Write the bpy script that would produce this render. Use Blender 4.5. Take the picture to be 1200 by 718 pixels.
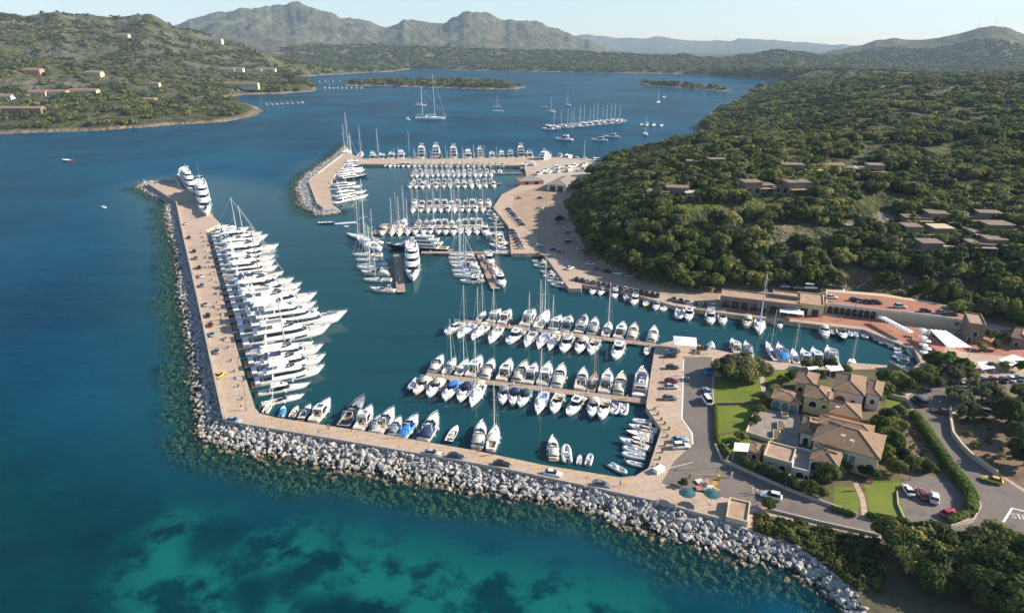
import bpy, bmesh, math, random
import numpy as np
from mathutils import Vector, Matrix, noise as mnoise, geometry as mgeo

SC = bpy.context.scene
for o in list(bpy.data.objects): bpy.data.objects.remove(o)
COL = SC.collection
R = math.radians

# ------------------------------------------------------------------ camera, sky, sun, exposure
H, F, YH, CX, CY = 95.0, 780.0, 54.0, 600.0, 359.0
PITCH = math.atan((CY - YH) / F)
cam = bpy.data.cameras.new('camera'); camo = bpy.data.objects.new('camera', cam); COL.objects.link(camo)
cam.sensor_width = 36.0; cam.lens = 36.0 * F / 1200.0
cam.clip_start = 1.0; cam.clip_end = 60000.0
camo.location = (0, 0, H); camo.rotation_euler = (math.pi / 2 - PITCH, 0, 0)
SC.camera = camo

SUN_AZ, SUN_EL = R(84.0), R(27.0)          # azimuth clockwise from +Y (view direction)
world = bpy.data.worlds.new('World'); SC.world = world; world.use_nodes = True
wn = world.node_tree.nodes; wl = world.node_tree.links
sky = wn.new('ShaderNodeTexSky'); sky.sky_type = 'NISHITA'; sky.sun_disc = False
sky.sun_elevation = SUN_EL; sky.sun_rotation = SUN_AZ
sky.altitude = 100; sky.air_density = 1.0; sky.dust_density = 0.2; sky.ozone_density = 2.5
bgn = wn['Background']; bgn.inputs['Strength'].default_value = 0.085
wl.new(sky.outputs[0], bgn.inputs['Color'])
sun = bpy.data.lights.new('sun', 'SUN'); sun.energy = 5.0; sun.angle = R(0.5); sun.color = (1.0, 0.89, 0.74)
suno = bpy.data.objects.new('sun', sun); COL.objects.link(suno)
sd = Vector((math.cos(SUN_EL) * math.sin(SUN_AZ), math.cos(SUN_EL) * math.cos(SUN_AZ), math.sin(SUN_EL)))
suno.rotation_euler = sd.to_track_quat('Z', 'Y').to_euler(); suno.location = sd * 500
vs = SC.view_settings; vs.view_transform = 'Standard'; vs.look = 'None'; vs.gamma = 1.0; vs.exposure = 1.08
SC.cycles.max_bounces = 6; SC.cycles.diffuse_bounces = 2; SC.cycles.glossy_bounces = 3
SC.cycles.transparent_max_bounces = 12; SC.cycles.volume_bounces = 0; SC.cycles.transmission_bounces = 3
SC.cycles.use_denoising = True

# ------------------------------------------------------------------ helpers
def ray(px, py):
    dx = (px - CX) / F; dy = (CY - py) / F
    return (dx, math.cos(PITCH) + dy * math.sin(PITCH), -math.sin(PITCH) + dy * math.cos(PITCH))
def P(px, py, z=0.0):
    d = ray(px, py); t = (z - H) / d[2]
    return Vector((d[0] * t, d[1] * t, z))
def PP(pts, z=0.0): return [P(x, y, z) for x, y in pts]

def put(o, **k):
    for a, b in k.items(): o[a] = b
    return o
def tag(o, label=None, cat=None, group=None, kind=None):
    if label: o['label'] = label
    if cat: o['category'] = cat
    if group: o['group'] = group
    if kind: o['kind'] = kind
    return o
def empty(name, loc=(0, 0, 0), rz=0.0, s=(1, 1, 1)):
    o = bpy.data.objects.new(name, None); COL.objects.link(o)
    o.location = loc; o.rotation_euler = (0, 0, rz); o.scale = s; o.empty_display_size = 0.2
    return o
def meshobj(name, V, Fc, m, parent=None, smooth=False, mats=None, mi=None, loc=None):
    me = bpy.data.meshes.new(name); me.from_pydata([tuple(v) for v in V], [], Fc); 
    ms = mats or [m]
    for q in ms: me.materials.append(q)
    if mi is not None: me.polygons.foreach_set('material_index', mi)
    if smooth: me.polygons.foreach_set('use_smooth', [True] * len(me.polygons))
    me.update()
    o = bpy.data.objects.new(name, me); COL.objects.link(o)
    if parent: o.parent = parent
    if loc is not None: o.location = loc
    return o
def copy_tree(o, parent=None):
    c = o.copy(); COL.objects.link(c)
    if parent: c.parent = parent
    for ch in KIDS.get(o.name, ()): copy_tree(ch, c)
    return c
KIDS = {}
def learn(o):
    KIDS[o.name] = list(o.children)
    for c in o.children: learn(c)
    return o

class MB:
    """collects faces for one mesh"""
    def __init__(s): s.v = []; s.f = []; s.mi = []; s.cur = 0
    def add(s, V, Fc):
        b = len(s.v); s.v += [tuple(v) for v in V]
        for f in Fc: s.f.append(tuple(b + i for i in f)); s.mi.append(s.cur)
        return s
    def box(s, x0, x1, y0, y1, z0, z1):
        return s.add([(x0,y0,z0),(x1,y0,z0),(x1,y1,z0),(x0,y1,z0),(x0,y0,z1),(x1,y0,z1),(x1,y1,z1),(x0,y1,z1)],
                     [(0,3,2,1),(4,5,6,7),(0,1,5,4),(1,2,6,5),(2,3,7,6),(3,0,4,7)])
    def obox(s, c, u, hx, hy, z0, z1):
        """box with horizontal axis direction u, half sizes hx, hy"""
        u = Vector((u[0], u[1], 0)).normalized(); w = Vector((-u.y, u.x, 0)); c = Vector((c[0], c[1], 0))
        V = []
        for z in (z0, z1):
            for a, b in ((-1,-1),(1,-1),(1,1),(-1,1)): 
                q = c + u * hx * a + w * hy * b; V.append((q.x, q.y, z))
        return s.add(V, [(0,3,2,1),(4,5,6,7),(0,1,5,4),(1,2,6,5),(2,3,7,6),(3,0,4,7)])
    def tube(s, a, b, r, r2=None, n=6, cap=True):
        a = Vector(a); b = Vector(b); d = (b - a)
        if d.length < 1e-6: return s
        q = d.to_track_quat('Z', 'Y'); r2 = r if r2 is None else r2
        V = []
        for p, rr in ((a, r), (b, r2)):
            for i in range(n):
                t = 2 * math.pi * i / n; V.append(p + q @ Vector((math.cos(t) * rr, math.sin(t) * rr, 0)))
        Fc = [(i, (i + 1) % n, n + (i + 1) % n, n + i) for i in range(n)]
        if cap: Fc += [tuple(range(n - 1, -1, -1)), tuple(range(n, 2 * n))]
        return s.add(V, Fc)
    def path(s, pts, r, n=5):
        for a, b in zip(pts[:-1], pts[1:]): s.tube(a, b, r, n=n)
        return s
    def rings(s, rs, cap0=False, cap1=True, closed=True):
        n = len(rs[0]); b = len(s.v)
        V = [p for r_ in rs for p in r_]; Fc = []
        for k in range(len(rs) - 1):
            for i in range(n if closed else n - 1):
                j = (i + 1) % n; Fc.append((k*n+i, k*n+j, (k+1)*n+j, (k+1)*n+i))
        if cap0: Fc.append(tuple(range(n - 1, -1, -1)))
        if cap1: Fc.append(tuple(range((len(rs)-1)*n, len(rs)*n)))
        return s.add(V, Fc)
    def ball(s, c, rx, ry=None, rz=None, n=8, m=5):
        ry = ry or rx; rz = rz or rx; rs = []
        for k in range(1, m):
            t = math.pi * k / m - math.pi / 2
            rs.append([(c[0] + rx*math.cos(t)*math.cos(2*math.pi*i/n), c[1] + ry*math.cos(t)*math.sin(2*math.pi*i/n), c[2] + rz*math.sin(t)) for i in range(n)])
        return s.rings(rs, True, True)
    def build(s, name, m, parent=None, smooth=False, mats=None):
        return meshobj(name, s.v, s.f, m, parent, smooth, mats, s.mi if mats else None)

def tess(poly):
    """triangulate a list of 3D points (planar, seen from above); faces wound upward"""
    P2 = [Vector((p[0], p[1], 0)) for p in poly]
    tr = mgeo.tessellate_polygon([P2]); out = []
    for a, b, c in tr:
        A, B, C = P2[a], P2[b], P2[c]
        if (B - A).cross(C - A).z < 0: a, b, c = a, c, b
        out.append((a, b, c))
    return out
def area2(poly):
    return sum(a[0]*b[1]-b[0]*a[1] for a, b in zip(poly, poly[1:]+poly[:1])) / 2
def sheet(name, px, z, m, pz=None, kind='structure'):
    poly = PP(px, z if pz is None else pz); poly = [(p.x, p.y, z) for p in poly]
    o = meshobj(name, poly, tess(poly), m)
    if kind: o['kind'] = kind
    return o
def slab_poly(mb, poly, z0, z1):
    if area2(poly) < 0: poly = poly[::-1]
    n = len(poly)
    V = [(p[0], p[1], z1) for p in poly] + [(p[0], p[1], z0) for p in poly]
    Fc = list(tess(poly)) + [(i, n+i, n+(i+1) % n, (i+1) % n) for i in range(n)]
    mb.add(V, Fc); return mb
def slab(name, px, z0, z1, m, parent=None, pz=None):
    poly = PP(px, z1 if pz is None else pz); mb = MB(); slab_poly(mb, [tuple(p) for p in poly], z0, z1)
    return mb.build(name, m, parent)
def inpoly(X, Y, poly):
    X = np.asarray(X); Y = np.asarray(Y); ins = np.zeros(X.shape, bool)
    n = len(poly)
    for i in range(n):
        x0, y0 = poly[i][0], poly[i][1]; x1, y1 = poly[(i+1) % n][0], poly[(i+1) % n][1]
        if y0 == y1: continue
        c = ((y0 > Y) != (y1 > Y)) & (X < (x1-x0)*(Y-y0)/(y1-y0) + x0)
        ins ^= c
    return ins
def distpoly(X, Y, poly, closed=True):
    D = np.full(np.shape(X), 1e9)
    n = len(poly)
    for i in range(n if closed else n - 1):
        x0, y0 = poly[i][0], poly[i][1]; x1, y1 = poly[(i+1) % n][0], poly[(i+1) % n][1]
        dx, dy = x1-x0, y1-y0; L = dx*dx+dy*dy + 1e-9
        t = np.clip(((X-x0)*dx+(Y-y0)*dy)/L, 0, 1)
        D = np.minimum(D, np.hypot(X-x0-t*dx, Y-y0-t*dy))
    return D
def sstep(a, b, x):
    t = np.clip((np.asarray(x, float)-a)/(b-a), 0, 1); return t*t*(3-2*t)
# numpy value noise -------------------------------------------------
_rs = np.random.RandomState(7); _G = _rs.rand(256, 256)
def vnoise(x, y):
    xi = np.floor(x).astype(int); yi = np.floor(y).astype(int); fx = x-xi; fy = y-yi
    fx = fx*fx*(3-2*fx); fy = fy*fy*(3-2*fy)
    a = _G[xi % 256, yi % 256]; b = _G[(xi+1) % 256, yi % 256]; c = _G[xi % 256, (yi+1) % 256]; d = _G[(xi+1) % 256, (yi+1) % 256]
    return (a*(1-fx)+b*fx)*(1-fy)+(c*(1-fx)+d*fx)*fy
def fbm(x, y, o=4, ridged=False):
    s = 0; a = 1; t = 0
    for k in range(o):
        n = vnoise(x*2**k + 17.3*k, y*2**k + 5.1*k)
        if ridged: n = 1-np.abs(2*n-1)
        s = s + a*n; t += a; a *= 0.5
    return s/t

# ------------------------------------------------------------------ materials
def nd(nt, t, **k):
    n = nt.nodes.new(t)
    for a, b in k.items():
        if hasattr(n, a): setattr(n, a, b)
    return n
def ramp(nt, fac, stops):
    r = nt.nodes.new('ShaderNodeValToRGB'); e = r.color_ramp.elements
    while len(e) > 1: e.remove(e[-1])
    e[0].position = stops[0][0]; e[0].color = tuple(stops[0][1])[:3] + (1,)
    for p, c in stops[1:]:
        q = e.new(p); q.color = tuple(c)[:3] + (1,)
    nt.links.new(fac, r.inputs[0]); return r.outputs[0]
def noise_n(nt, vec, scale, detail=4, rough=0.55):
    n = nt.nodes.new('ShaderNodeTexNoise'); n.inputs['Scale'].default_value = scale
    n.inputs['Detail'].default_value = detail; n.inputs['Roughness'].default_value = rough
    if vec is not None: nt.links.new(vec, n.inputs['Vector'])
    return n.outputs[0]
def mixc(nt, fac, a, b, mode='MIX'):
    m = nt.nodes.new('ShaderNodeMix'); m.data_type = 'RGBA'; m.blend_type = mode
    for s, v in ((m.inputs[0], fac), (m.inputs[6], a), (m.inputs[7], b)):
        if hasattr(v, 'is_output'): nt.links.new(v, s)
        elif isinstance(v, (int, float)): s.default_value = v
        else: s.default_value = tuple(v)[:3] + (1,)
    return m.outputs[2]
def math_n(nt, op, a, b=None, clamp=False):
    m = nt.nodes.new('ShaderNodeMath'); m.operation = op; m.use_clamp = clamp
    for s, v in ((m.inputs[0], a), (m.inputs[1], b)):
        if v is None: continue
        if hasattr(v, 'is_output'): nt.links.new(v, s)
        else: s.default_value = v
    return m.outputs[0]
def newmat(name):
    m = bpy.data.materials.new(name); m.use_nodes = True
    return m, m.node_tree, m.node_tree.nodes['Principled BSDF']
def bump(nt, b, h, strength=0.4, dist=0.1):
    n = nt.nodes.new('ShaderNodeBump'); n.inputs['Strength'].default_value = strength; n.inputs['Distance'].default_value = dist
    nt.links.new(h, n.inputs['Height']); nt.links.new(n.outputs[0], b.inputs['Normal'])
def simple(name, c, rough=0.6, var=0.12, scale=1.5, metal=0.0, bmp=0.0, spec=0.5, world_pos=False, coat=0):
    m, nt, b = newmat(name)
    b.inputs['Roughness'].default_value = rough; b.inputs['Metallic'].default_value = metal
    b.inputs['Specular IOR Level'].default_value = spec
    if coat: b.inputs['Coat Weight'].default_value = coat
    if world_pos: v = nt.nodes.new('ShaderNodeNewGeometry').outputs['Position']
    else: v = nt.nodes.new('ShaderNodeTexCoord').outputs['Object']
    n = noise_n(nt, v, scale)
    lo = [max(0, q*(1-var)) for q in c]; hi = [min(1, q*(1+var)) for q in c]
    nt.links.new(ramp(nt, n, [(0.3, lo), (0.7, hi)]), b.inputs['Base Color'])
    if bmp: bump(nt, b, n, bmp, 0.05)
    return m

M = {}
M['gelcoat'] = simple('white gelcoat', (0.80, 0.80, 0.78), 0.25, 0.03, 0.6)
M['deck'] = simple('deck paint', (0.74, 0.73, 0.70), 0.55, 0.05, 2)
M['cream'] = simple('cream gelcoat', (0.70, 0.64, 0.52), 0.35, 0.05, 1)
M['navy'] = simple('navy hull paint', (0.012, 0.022, 0.06), 0.12, 0.1, 1)
M['black'] = simple('black hull paint', (0.012, 0.012, 0.015), 0.15, 0.1, 1)
M['greyhull'] = simple('grey hull paint', (0.28, 0.30, 0.33), 0.25, 0.06, 1)
M['redhull'] = simple('red hull paint', (0.42, 0.045, 0.03), 0.3, 0.1, 1)
M['yellowhull'] = simple('yellow hull paint', (0.60, 0.40, 0.06), 0.35, 0.1, 1)
M['teak'] = simple('teak', (0.33, 0.21, 0.12), 0.65, 0.18, 3)
M['glass'] = simple('dark tinted glass', (0.012, 0.016, 0.022), 0.06, 0.2, 1)
M['blueglass'] = simple('blue tinted glass', (0.03, 0.06, 0.10), 0.06, 0.2, 1)
M['navycloth'] = simple('navy canvas', (0.02, 0.035, 0.11), 0.85, 0.15, 3, bmp=0.2)
M['bluecloth'] = simple('bright blue canvas', (0.03, 0.20, 0.55), 0.8, 0.12, 3, bmp=0.2)
M['tealcloth'] = simple('teal canvas', (0.01, 0.085, 0.105), 0.8, 0.15, 2, bmp=0.2)
M['creamcloth'] = simple('cream canvas', (0.62, 0.56, 0.45), 0.85, 0.1, 3, bmp=0.2)
M['greycloth'] = simple('grey canvas', (0.22, 0.24, 0.27), 0.85, 0.12, 3, bmp=0.2)
M['whitecloth'] = simple('white canvas', (0.80, 0.80, 0.78), 0.8, 0.05, 1, bmp=0.15)
M['redcloth'] = simple('red canvas', (0.50, 0.06, 0.05), 0.8, 0.1, 2)
M['chrome'] = simple('stainless rail', (0.65, 0.66, 0.68), 0.25, 0.05, 2, metal=0.8)
M['alu'] = simple('anodised mast', (0.72, 0.72, 0.70), 0.4, 0.05, 1, metal=0.2)
M['woodmast'] = simple('varnished spar', (0.42, 0.24, 0.10), 0.35, 0.15, 1)
M['rope'] = simple('rigging wire', (0.35, 0.36, 0.38), 0.5, 0.05, 1)
M['rubber'] = simple('black rubber', (0.02, 0.02, 0.022), 0.7, 0.1, 2)
M['ribtube'] = simple('light grey tube', (0.55, 0.56, 0.57), 0.55, 0.06, 1)
M['engine'] = simple('outboard cowl', (0.04, 0.045, 0.05), 0.3, 0.1, 1)
# ------------------------------------------------------------------ setting: outlines (photo pixels of shore and quay lines)
ZQ = 1.8
MOLE_OUT = [(172,215),(206,237),(214,272),(232,350),(247,420),(262,493),(400,517),(580,548),(690,571),(767,588),(847,610)]
INNER = [(205,215),(223,224),(258,262),(241,270),(262,350),(281,420),(299,478),(304,484),(324,489),(440,507),(554,527),(640,545),(727,559),(745,557),(760,548),(775,502),(757,476),(758,469),
         (763,435),(768,404),(797,397),(837,409),(860,414),(902,423),(960,429),(981,428),(1002,425),(1040,428),(1069,431),(1079,424),(1072,410),(1040,397),(1012,386),(957,380),(905,374),(851,367),(790,358),
         (720,338),(700,336),(682,333),(681,338),(667,338),(636,296),(617,297),(599,297),(596,265),(578,243),(588,228),(612,216),(617,206),(614,194),(405,192),(392,205),(386,217),(390,240),(397,245)]
NW_OUT = [(380,246),(371,240),(360,214),(372,203),(400,181),(407,178),(425,186),(520,186),(640,184),(690,186),(712,189)]
LAND_BACK = [(730,188),(760,200),(900,215),(1100,230),(1500,240),(2600,330),(2600,900),(1500,900),(1060,900),(1042,800),(1022,730),(1000,690),(960,657),(927,637),(880,622)]
PLAT = INNER + NW_OUT + LAND_BACK + MOLE_OUT[::-1]
PLATW = [tuple(p) for p in PP(PLAT, ZQ)]

def terr_z(px, py, z): 
    q = P(px, py, z); return (q.x, q.y, z)
# coast polygons (z=0)
C_LEFT = [(-420,172),(-120,166),(0,157),(60,155),(120,153),(200,147),(262,143),(300,136),(309,129),(290,122),(255,117),(285,111),(330,110),(370,107),(371,103),(340,98),(310,93),(350,90),(420,86),(460,84),(482,81),(560,83),(700,85.5),(800,87),(860,91),(940,96),(1100,94),(1500,90)]
C_RIGHT = [(1500,92),(1000,99),(930,99),(885,104),(872,112),(857,123),(830,130),(836,137),(820,142),(813,150),(822,163),(800,173),(760,182),(712,190),(690,197),(660,230),(655,255),(680,300),(740,335),(850,360),(1000,376),(1100,400),(1300,420),(2600,600)]
def W(px): return [tuple(P(x, y, 0))[:2] for x, y in px]
LEFTW = W(C_LEFT) + [(60000, 20000), (60000, 60000), (-60000, 60000), (-60000, 900)]
RIGHTW = W(C_RIGHT)
ISL = [W([(402,98.5),(430,96),(480,95),(540,95.5),(590,98),(618,102.5),(606,105),(560,105),(500,103),(440,101),(405,101)]),
       W([(744,97.5),(765,97.5),(800,100.5),(830,104),(862,106),(845,107.5),(800,104),(760,101)])]
# heights: control points (px, py, z) placed where their ray meets that height
CTL = [(690,200,1),(668,225,1),(660,250,1),(668,270,1),(690,300,1.2),(740,322,1.5),(800,336,1.6),(860,340,1.6),(920,342,1.6),(1000,340,2),(1080,352,2),(1150,378,2),(1230,395,2),(600,200,0),(560,300,0),(700,360,0),(900,400,0),(1100,440,0),(1300,470,0),
       (700,262,12),(682,240,9),(678,222,7),(684,275,9),(705,300,9),(750,316,8),(800,326,7),(720,240,18),(760,280,14),(800,250,22),(870,230,25),(840,290,13),(900,300,12),(950,250,22),(1000,285,14),(1050,300,11),(1000,318,7),(1100,280,14),(1150,300,12),(1190,330,9),(1100,335,6),(1300,330,14),
       (830,190,27),(790,186,26),(750,190,24),(720,205,17),(692,222,9),(850,172,25),(830,150,6),(850,140,5),(845,131,3),
       (900,160,21),(900,140,14),(900,118,6),(930,106,3),(960,101,4),(1000,90,46),(1060,92,43),(1130,93,42),(1200,96,46),(1300,98,50),(1000,110,36),(1100,112,38),(1200,122,42),(1000,140,30),(1100,150,33),(1200,152,38),
       (1000,180,29),(1100,190,28),(1200,200,29),(1000,220,25),(1100,232,23),(1200,242,22),(1300,200,32),(1300,150,42),
       (1000,96,3),(1100,94.5,6),
       (0,150,4),(100,147,5),(200,140,5),(280,131,4),(0,130,10),(100,125,12),(200,122,10),(250,121,8),(0,105,28),(100,100,32),(200,102,22),(300,104,8),(340,101,5),(0,80,60),(100,75,62),(200,82,40),(280,90,18),(360,85,16),(-200,140,8),(-200,90,50),
       (430,78,10),(520,78,10),(620,80,12),(700,82,8),(800,84,10),(900,88,10)]
cw = np.array([terr_z(*c) for c in CTL])
def uv(x, y):
    r = np.hypot(x, y); return np.stack([np.arctan2(x, y)*3.0, np.log(np.maximum(r, 1))*2.2], -1)
cu = uv(cw[:, 0], cw[:, 1])
A_ = np.linalg.norm(cu[:, None]-cu[None], axis=-1); n_ = len(cu)
K_ = np.zeros((n_+1, n_+1)); K_[:n_, :n_] = A_; K_[:n_, n_] = 1; K_[n_, :n_] = 1
wgt = np.linalg.solve(K_ + 1e-6*np.eye(n_+1), np.append(cw[:, 2], 0))
def rbf(x, y):
    x = np.asarray(x, float); y = np.asarray(y, float); u = uv(x, y); s = np.full(x.shape, wgt[-1])
    for k in range(n_): s = s + wgt[k]*np.linalg.norm(u-cu[k], axis=-1)
    return s
# mountain ridges: (distance, near width, far width, skyline in photo pixels)
RIDGES = [(2300, 1150, 900, 0.5, [(-300,30),(-60,22),(0,17),(20,20),(40,16),(67,12.5),(100,18),(133,22),(160,16.5),(177,18),(200,28),(225,37),(260,47),(300,56),(360,66),(420,80)]),
          (6200, 1900, 2500, 1.0, [(-300,60),(120,56),(200,30),(233,22),(267,13),(293,7),(310,8),(333,6),(353,4),(360,8),(373,12),(387,15),(400,21),(425,25),(450,32),(460,30),(473,22),(480,25),(500,27),(523,28),(537,18),(550,11.5),(567,13),(587,22),(600,24),(633,26),(667,37),(690,47),(712,56),(740,64),(900,75)]),
          (12500, 1800, 2500, 0.5, [(-300,70),(600,52),(687,40),(710,42),(733,44),(767,43),(800,47),(833,49),(850,47.5),(880,46),(900,47),(940,49),(993,53),(1100,58),(1500,60)]),
          (4700, 1500, 1800, 0.4, [(300,95),(860,76),(930,68),(967,62),(1007,53),(1027,47),(1055,46),(1083,47),(1100,45),(1133,37),(1150,32),(1162,30),(1180,33),(1200,40),(1300,62),(1500,80)]),
          (3700, 800, 900, 0.5, [(-100,80),(300,60),(380,52),(430,53),(480,55),(530,56),(560,58),(600,59),(650,60),(700,62),(740,65),(800,66),(840,70),(880,64),(905,60),(925,61),(960,66),(1000,68),(1100,72),(1300,76)])]
RID = []
for D, wn_, wf_, rk, sk in RIDGES:
    az = []; zz = []
    for x, y in sk:
        d = ray(x, y); hr = math.hypot(d[0], d[1]); az.append(math.atan2(d[0], d[1])); zz.append(H + D*d[2]/hr)
    a2 = np.linspace(min(az), max(az), 900); z2 = np.interp(a2, az, zz); z2 = z2+(fbm(a2*55+D, a2*0+1.5, 5)-.5)*D*.011*rk
    RID.append((D, wn_, wf_, rk, a2, z2))
def terrain(x, y):
    x = np.asarray(x, float); y = np.asarray(y, float)
    r = np.hypot(x, y); az = np.arctan2(x, y)
    base = rbf(x, y)
    far = sstep(1500, 2600, r)
    base = base*(1-far) + far*np.clip(base, 4, 14)
    base = base + (fbm(x/95, y/95, 4)-0.5)*np.clip(base*0.5, 0, 17) + (fbm(x/22+9, y/22, 3)-0.5)*np.clip(base*0.2, 0, 5)
    for D, wn_, wf_, rk, a, z in RID:
        zr = np.interp(az, a, z)
        u = (r-D); s = np.where(u < 0, 1+u/wn_, 1-u/wf_); s = np.clip(s, 0, 1)
        s2 = s**(2.1 if D == 2300 else 1.25)
        n = fbm(x/(D*0.10)+3, y/(D*0.10)+9, 6, True)
        n2 = fbm(x/(D*0.03)+3, y/(D*0.03)+1, 4)
        n3 = fbm(x/(D*0.045)+1, y/(D*0.045)+2, 5, True)
        hh = zr*s2*(1 + rk*(0.75*(n-0.62)+0.40*(n3-0.62))*np.clip((1-s)*3+0.12, 0, 1) + rk*0.16*(n2-0.5))
        base = np.maximum(base, hh)
    ins = inpoly(x, y, LEFTW) | inpoly(x, y, RIGHTW)
    d = np.minimum(distpoly(x, y, LEFTW[:len(C_LEFT)], False), distpoly(x, y, RIGHTW))
    wob = (fbm(x/40, y/40, 3)-0.5)
    sd_ = np.where(ins, d, -d)
    sd_ = sd_ + wob*np.clip(r*0.012, 2, 14)
    edge = 5 + r*0.012
    t = np.clip(sd_/edge, -1, 1)
    h = np.where(t > 0, np.maximum(base, 0.8)*sstep(0, 1, t) + 0.2, -3*sstep(0, 1, -t))
    for I in ISL:
        ii = inpoly(x, y, I); dd = distpoly(x, y, I)
        h = np.maximum(h, np.where(ii, np.minimum(3.5, dd*0.15)*(0.6+0.8*fbm(x/30, y/30, 3)), -3))
    return h
def T(px, py, r0=235.0, r1=9000.0):
    """where the photo ray meets the terrain"""
    d = ray(px, py); hr = math.hypot(d[0], d[1])
    rr = np.geomspace(r0, r1, 1500); x = d[0]/hr*rr; y = d[1]/hr*rr; z = H+d[2]/hr*rr
    h = np.maximum(terrain(x, y), 0.0)
    k = np.argmax(z < h); k = k if (z < h).any() else len(rr)-1
    return Vector((x[k], y[k], h[k]))

# terrain mesh on rings round the site, finer where it is near
NA, NR = 900, 540
az = np.linspace(R(-50), R(50), NA); rr = np.geomspace(228, 15500, NR)
AZ, RR = np.meshgrid(az, rr); X = RR*np.sin(AZ); Y = RR*np.cos(AZ)
Z = terrain(X, Y)
inpl = inpoly(X, Y, PLATW)
Z = np.where(inpl & (Z < 2.6), np.minimum(Z, 0.5), Z)
idx = np.arange(NA*NR).reshape(NR, NA)
q = np.stack([idx[:-1, :-1], idx[:-1, 1:], idx[1:, 1:], idx[1:, :-1]], -1).reshape(-1, 4)
zq = Z.reshape(-1)[q]; keep = (zq.max(1) > -2.9)
q = q[keep]
me = bpy.data.meshes.new('terrain')
V = np.stack([X, Y, Z], -1).reshape(-1, 3)
used = np.unique(q); rem = -np.ones(NA*NR, int); rem[used] = np.arange(len(used)); V = V[used]; q = rem[q]
q = q[:, ::-1]
me.vertices.add(len(V)); me.vertices.foreach_set('co', V.astype(np.float32).ravel())
me.loops.add(q.size); me.loops.foreach_set('vertex_index', q.astype(np.int32).ravel())
me.polygons.add(len(q)); me.polygons.foreach_set('loop_start', np.arange(0, q.size, 4, dtype=np.int32))
me.polygons.foreach_set('use_smooth', np.ones(len(q), bool))
me.update(); me.validate()

def terrain_mat():
    m, nt, b = newmat('scrubland')
    g = nt.nodes.new('ShaderNodeNewGeometry'); pos = g.outputs['Position']; L = nt.links
    sx = nt.nodes.new('ShaderNodeSeparateXYZ'); L.new(pos, sx.inputs[0])
    n1 = noise_n(nt, pos, 0.006, 6, 0.65); n2 = noise_n(nt, pos, 0.04, 6, 0.7); n3 = noise_n(nt, pos, 0.25, 4, 0.7)
    veg = ramp(nt, n2, [(0.34, (0.035, 0.044, 0.020)), (0.48, (0.070, 0.078, 0.032)), (0.60, (0.155, 0.140, 0.072)), (0.72, (0.22, 0.175, 0.10))])
    veg2 = ramp(nt, n3, [(0.35, (0.016, 0.026, 0.010)), (0.55, (0.07, 0.08, 0.030)), (0.7, (0.15, 0.13, 0.065))])
    c = mixc(nt, 0.5, veg, veg2)
    # granite outcrops
    vo = nt.nodes.new('ShaderNodeTexVoronoi'); vo.inputs['Scale'].default_value = 0.03; L.new(pos, vo.inputs['Vector'])
    rk = noise_n(nt, pos, 0.012, 8, 0.75)
    hz = math_n(nt, 'MINIMUM', math_n(nt, 'MULTIPLY', sx.outputs[2], 0.0016), 0.095)
    rkf = math_n(nt, 'ADD', rk, hz)
    f = ramp(nt, rkf, [(0.56, (0, 0, 0)), (0.68, (0.8, 0.8, 0.8))])
    c = mixc(nt, f, c, ramp(nt, n3, [(0.3, (0.085, 0.075, 0.062)), (0.7, (0.24, 0.21, 0.175))]))
    # bare shore rim
    sh = ramp(nt, math_n(nt, 'ADD', math_n(nt, 'MULTIPLY', sx.outputs[2], 0.20), math_n(nt, 'MULTIPLY', n2, 0.5)), [(0.55, (1, 1, 1)), (0.95, (0, 0, 0))])
    c = mixc(nt, sh, c, ramp(nt, n3, [(0.3, (0.11, 0.085, 0.06)), (0.7, (0.34, 0.265, 0.19))]))
    for an, c0, c1 in (('lawn', (0.06, 0.095, 0.016), (0.12, 0.15, 0.03)), ('bare', (0.13, 0.085, 0.055), (0.22, 0.15, 0.10)), ('drive', (0.16, 0.14, 0.12), (0.24, 0.21, 0.18))):
        at = nt.nodes.new('ShaderNodeAttribute'); at.attribute_name = an; c = mixc(nt, at.outputs['Fac'], c, ramp(nt, n3, [(0.3, c0), (0.7, c1)]))
    L.new(c, b.inputs['Base Color']); b.inputs['Roughness'].default_value = 0.95; b.inputs['Specular IOR Level'].default_value = 0.1
    gul = noise_n(nt, pos, 0.0035, 9, 0.62)
    bump(nt, b, math_n(nt, 'ADD', math_n(nt, 'MULTIPLY', gul, 16.0), math_n(nt, 'ADD', n2, math_n(nt, 'MULTIPLY', n3, 0.3))), 0.9, 7.0)
    return m
M['terrain'] = terrain_mat()
pxl = F*V[:, 0]/(V[:, 1]*math.cos(PITCH)-(V[:, 2]-H)*math.sin(PITCH))+CX; pyl = CY-F*(V[:, 1]*math.sin(PITCH)+(V[:, 2]-H)*math.cos(PITCH))/(V[:, 1]*math.cos(PITCH)-(V[:, 2]-H)*math.sin(PITCH))
rnear = np.hypot(V[:, 0], V[:, 1]) < 480
for nm_, polys in (('lawn', [[(762,235),(850,236),(842,246),(768,246)],[(868,231),(938,230),(932,239),(870,240)],[(1085,308),(1190,298),(1210,324),(1120,320)]]), ('bare', [[(980,318),(1078,322),(1072,340),(980,334)],[(1085,322),(1150,330),(1150,350),(1085,342)]]), ('drive', [[(975,272),(1000,257),(1035,249),(1048,255),(1020,269),(985,279)]])):
    mk_ = np.zeros(len(V))
    for pg in polys: mk_ = np.maximum(mk_, (inpoly(pxl, pyl, pg) & rnear)*1.0)
    at = me.attributes.new(nm_, 'FLOAT', 'POINT'); at.data.foreach_set('value', mk_.astype(np.float32))
me.materials.append(M['terrain'])
ter = bpy.data.objects.new('terrain', me); COL.objects.link(ter); ter['kind'] = 'structure'

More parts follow.
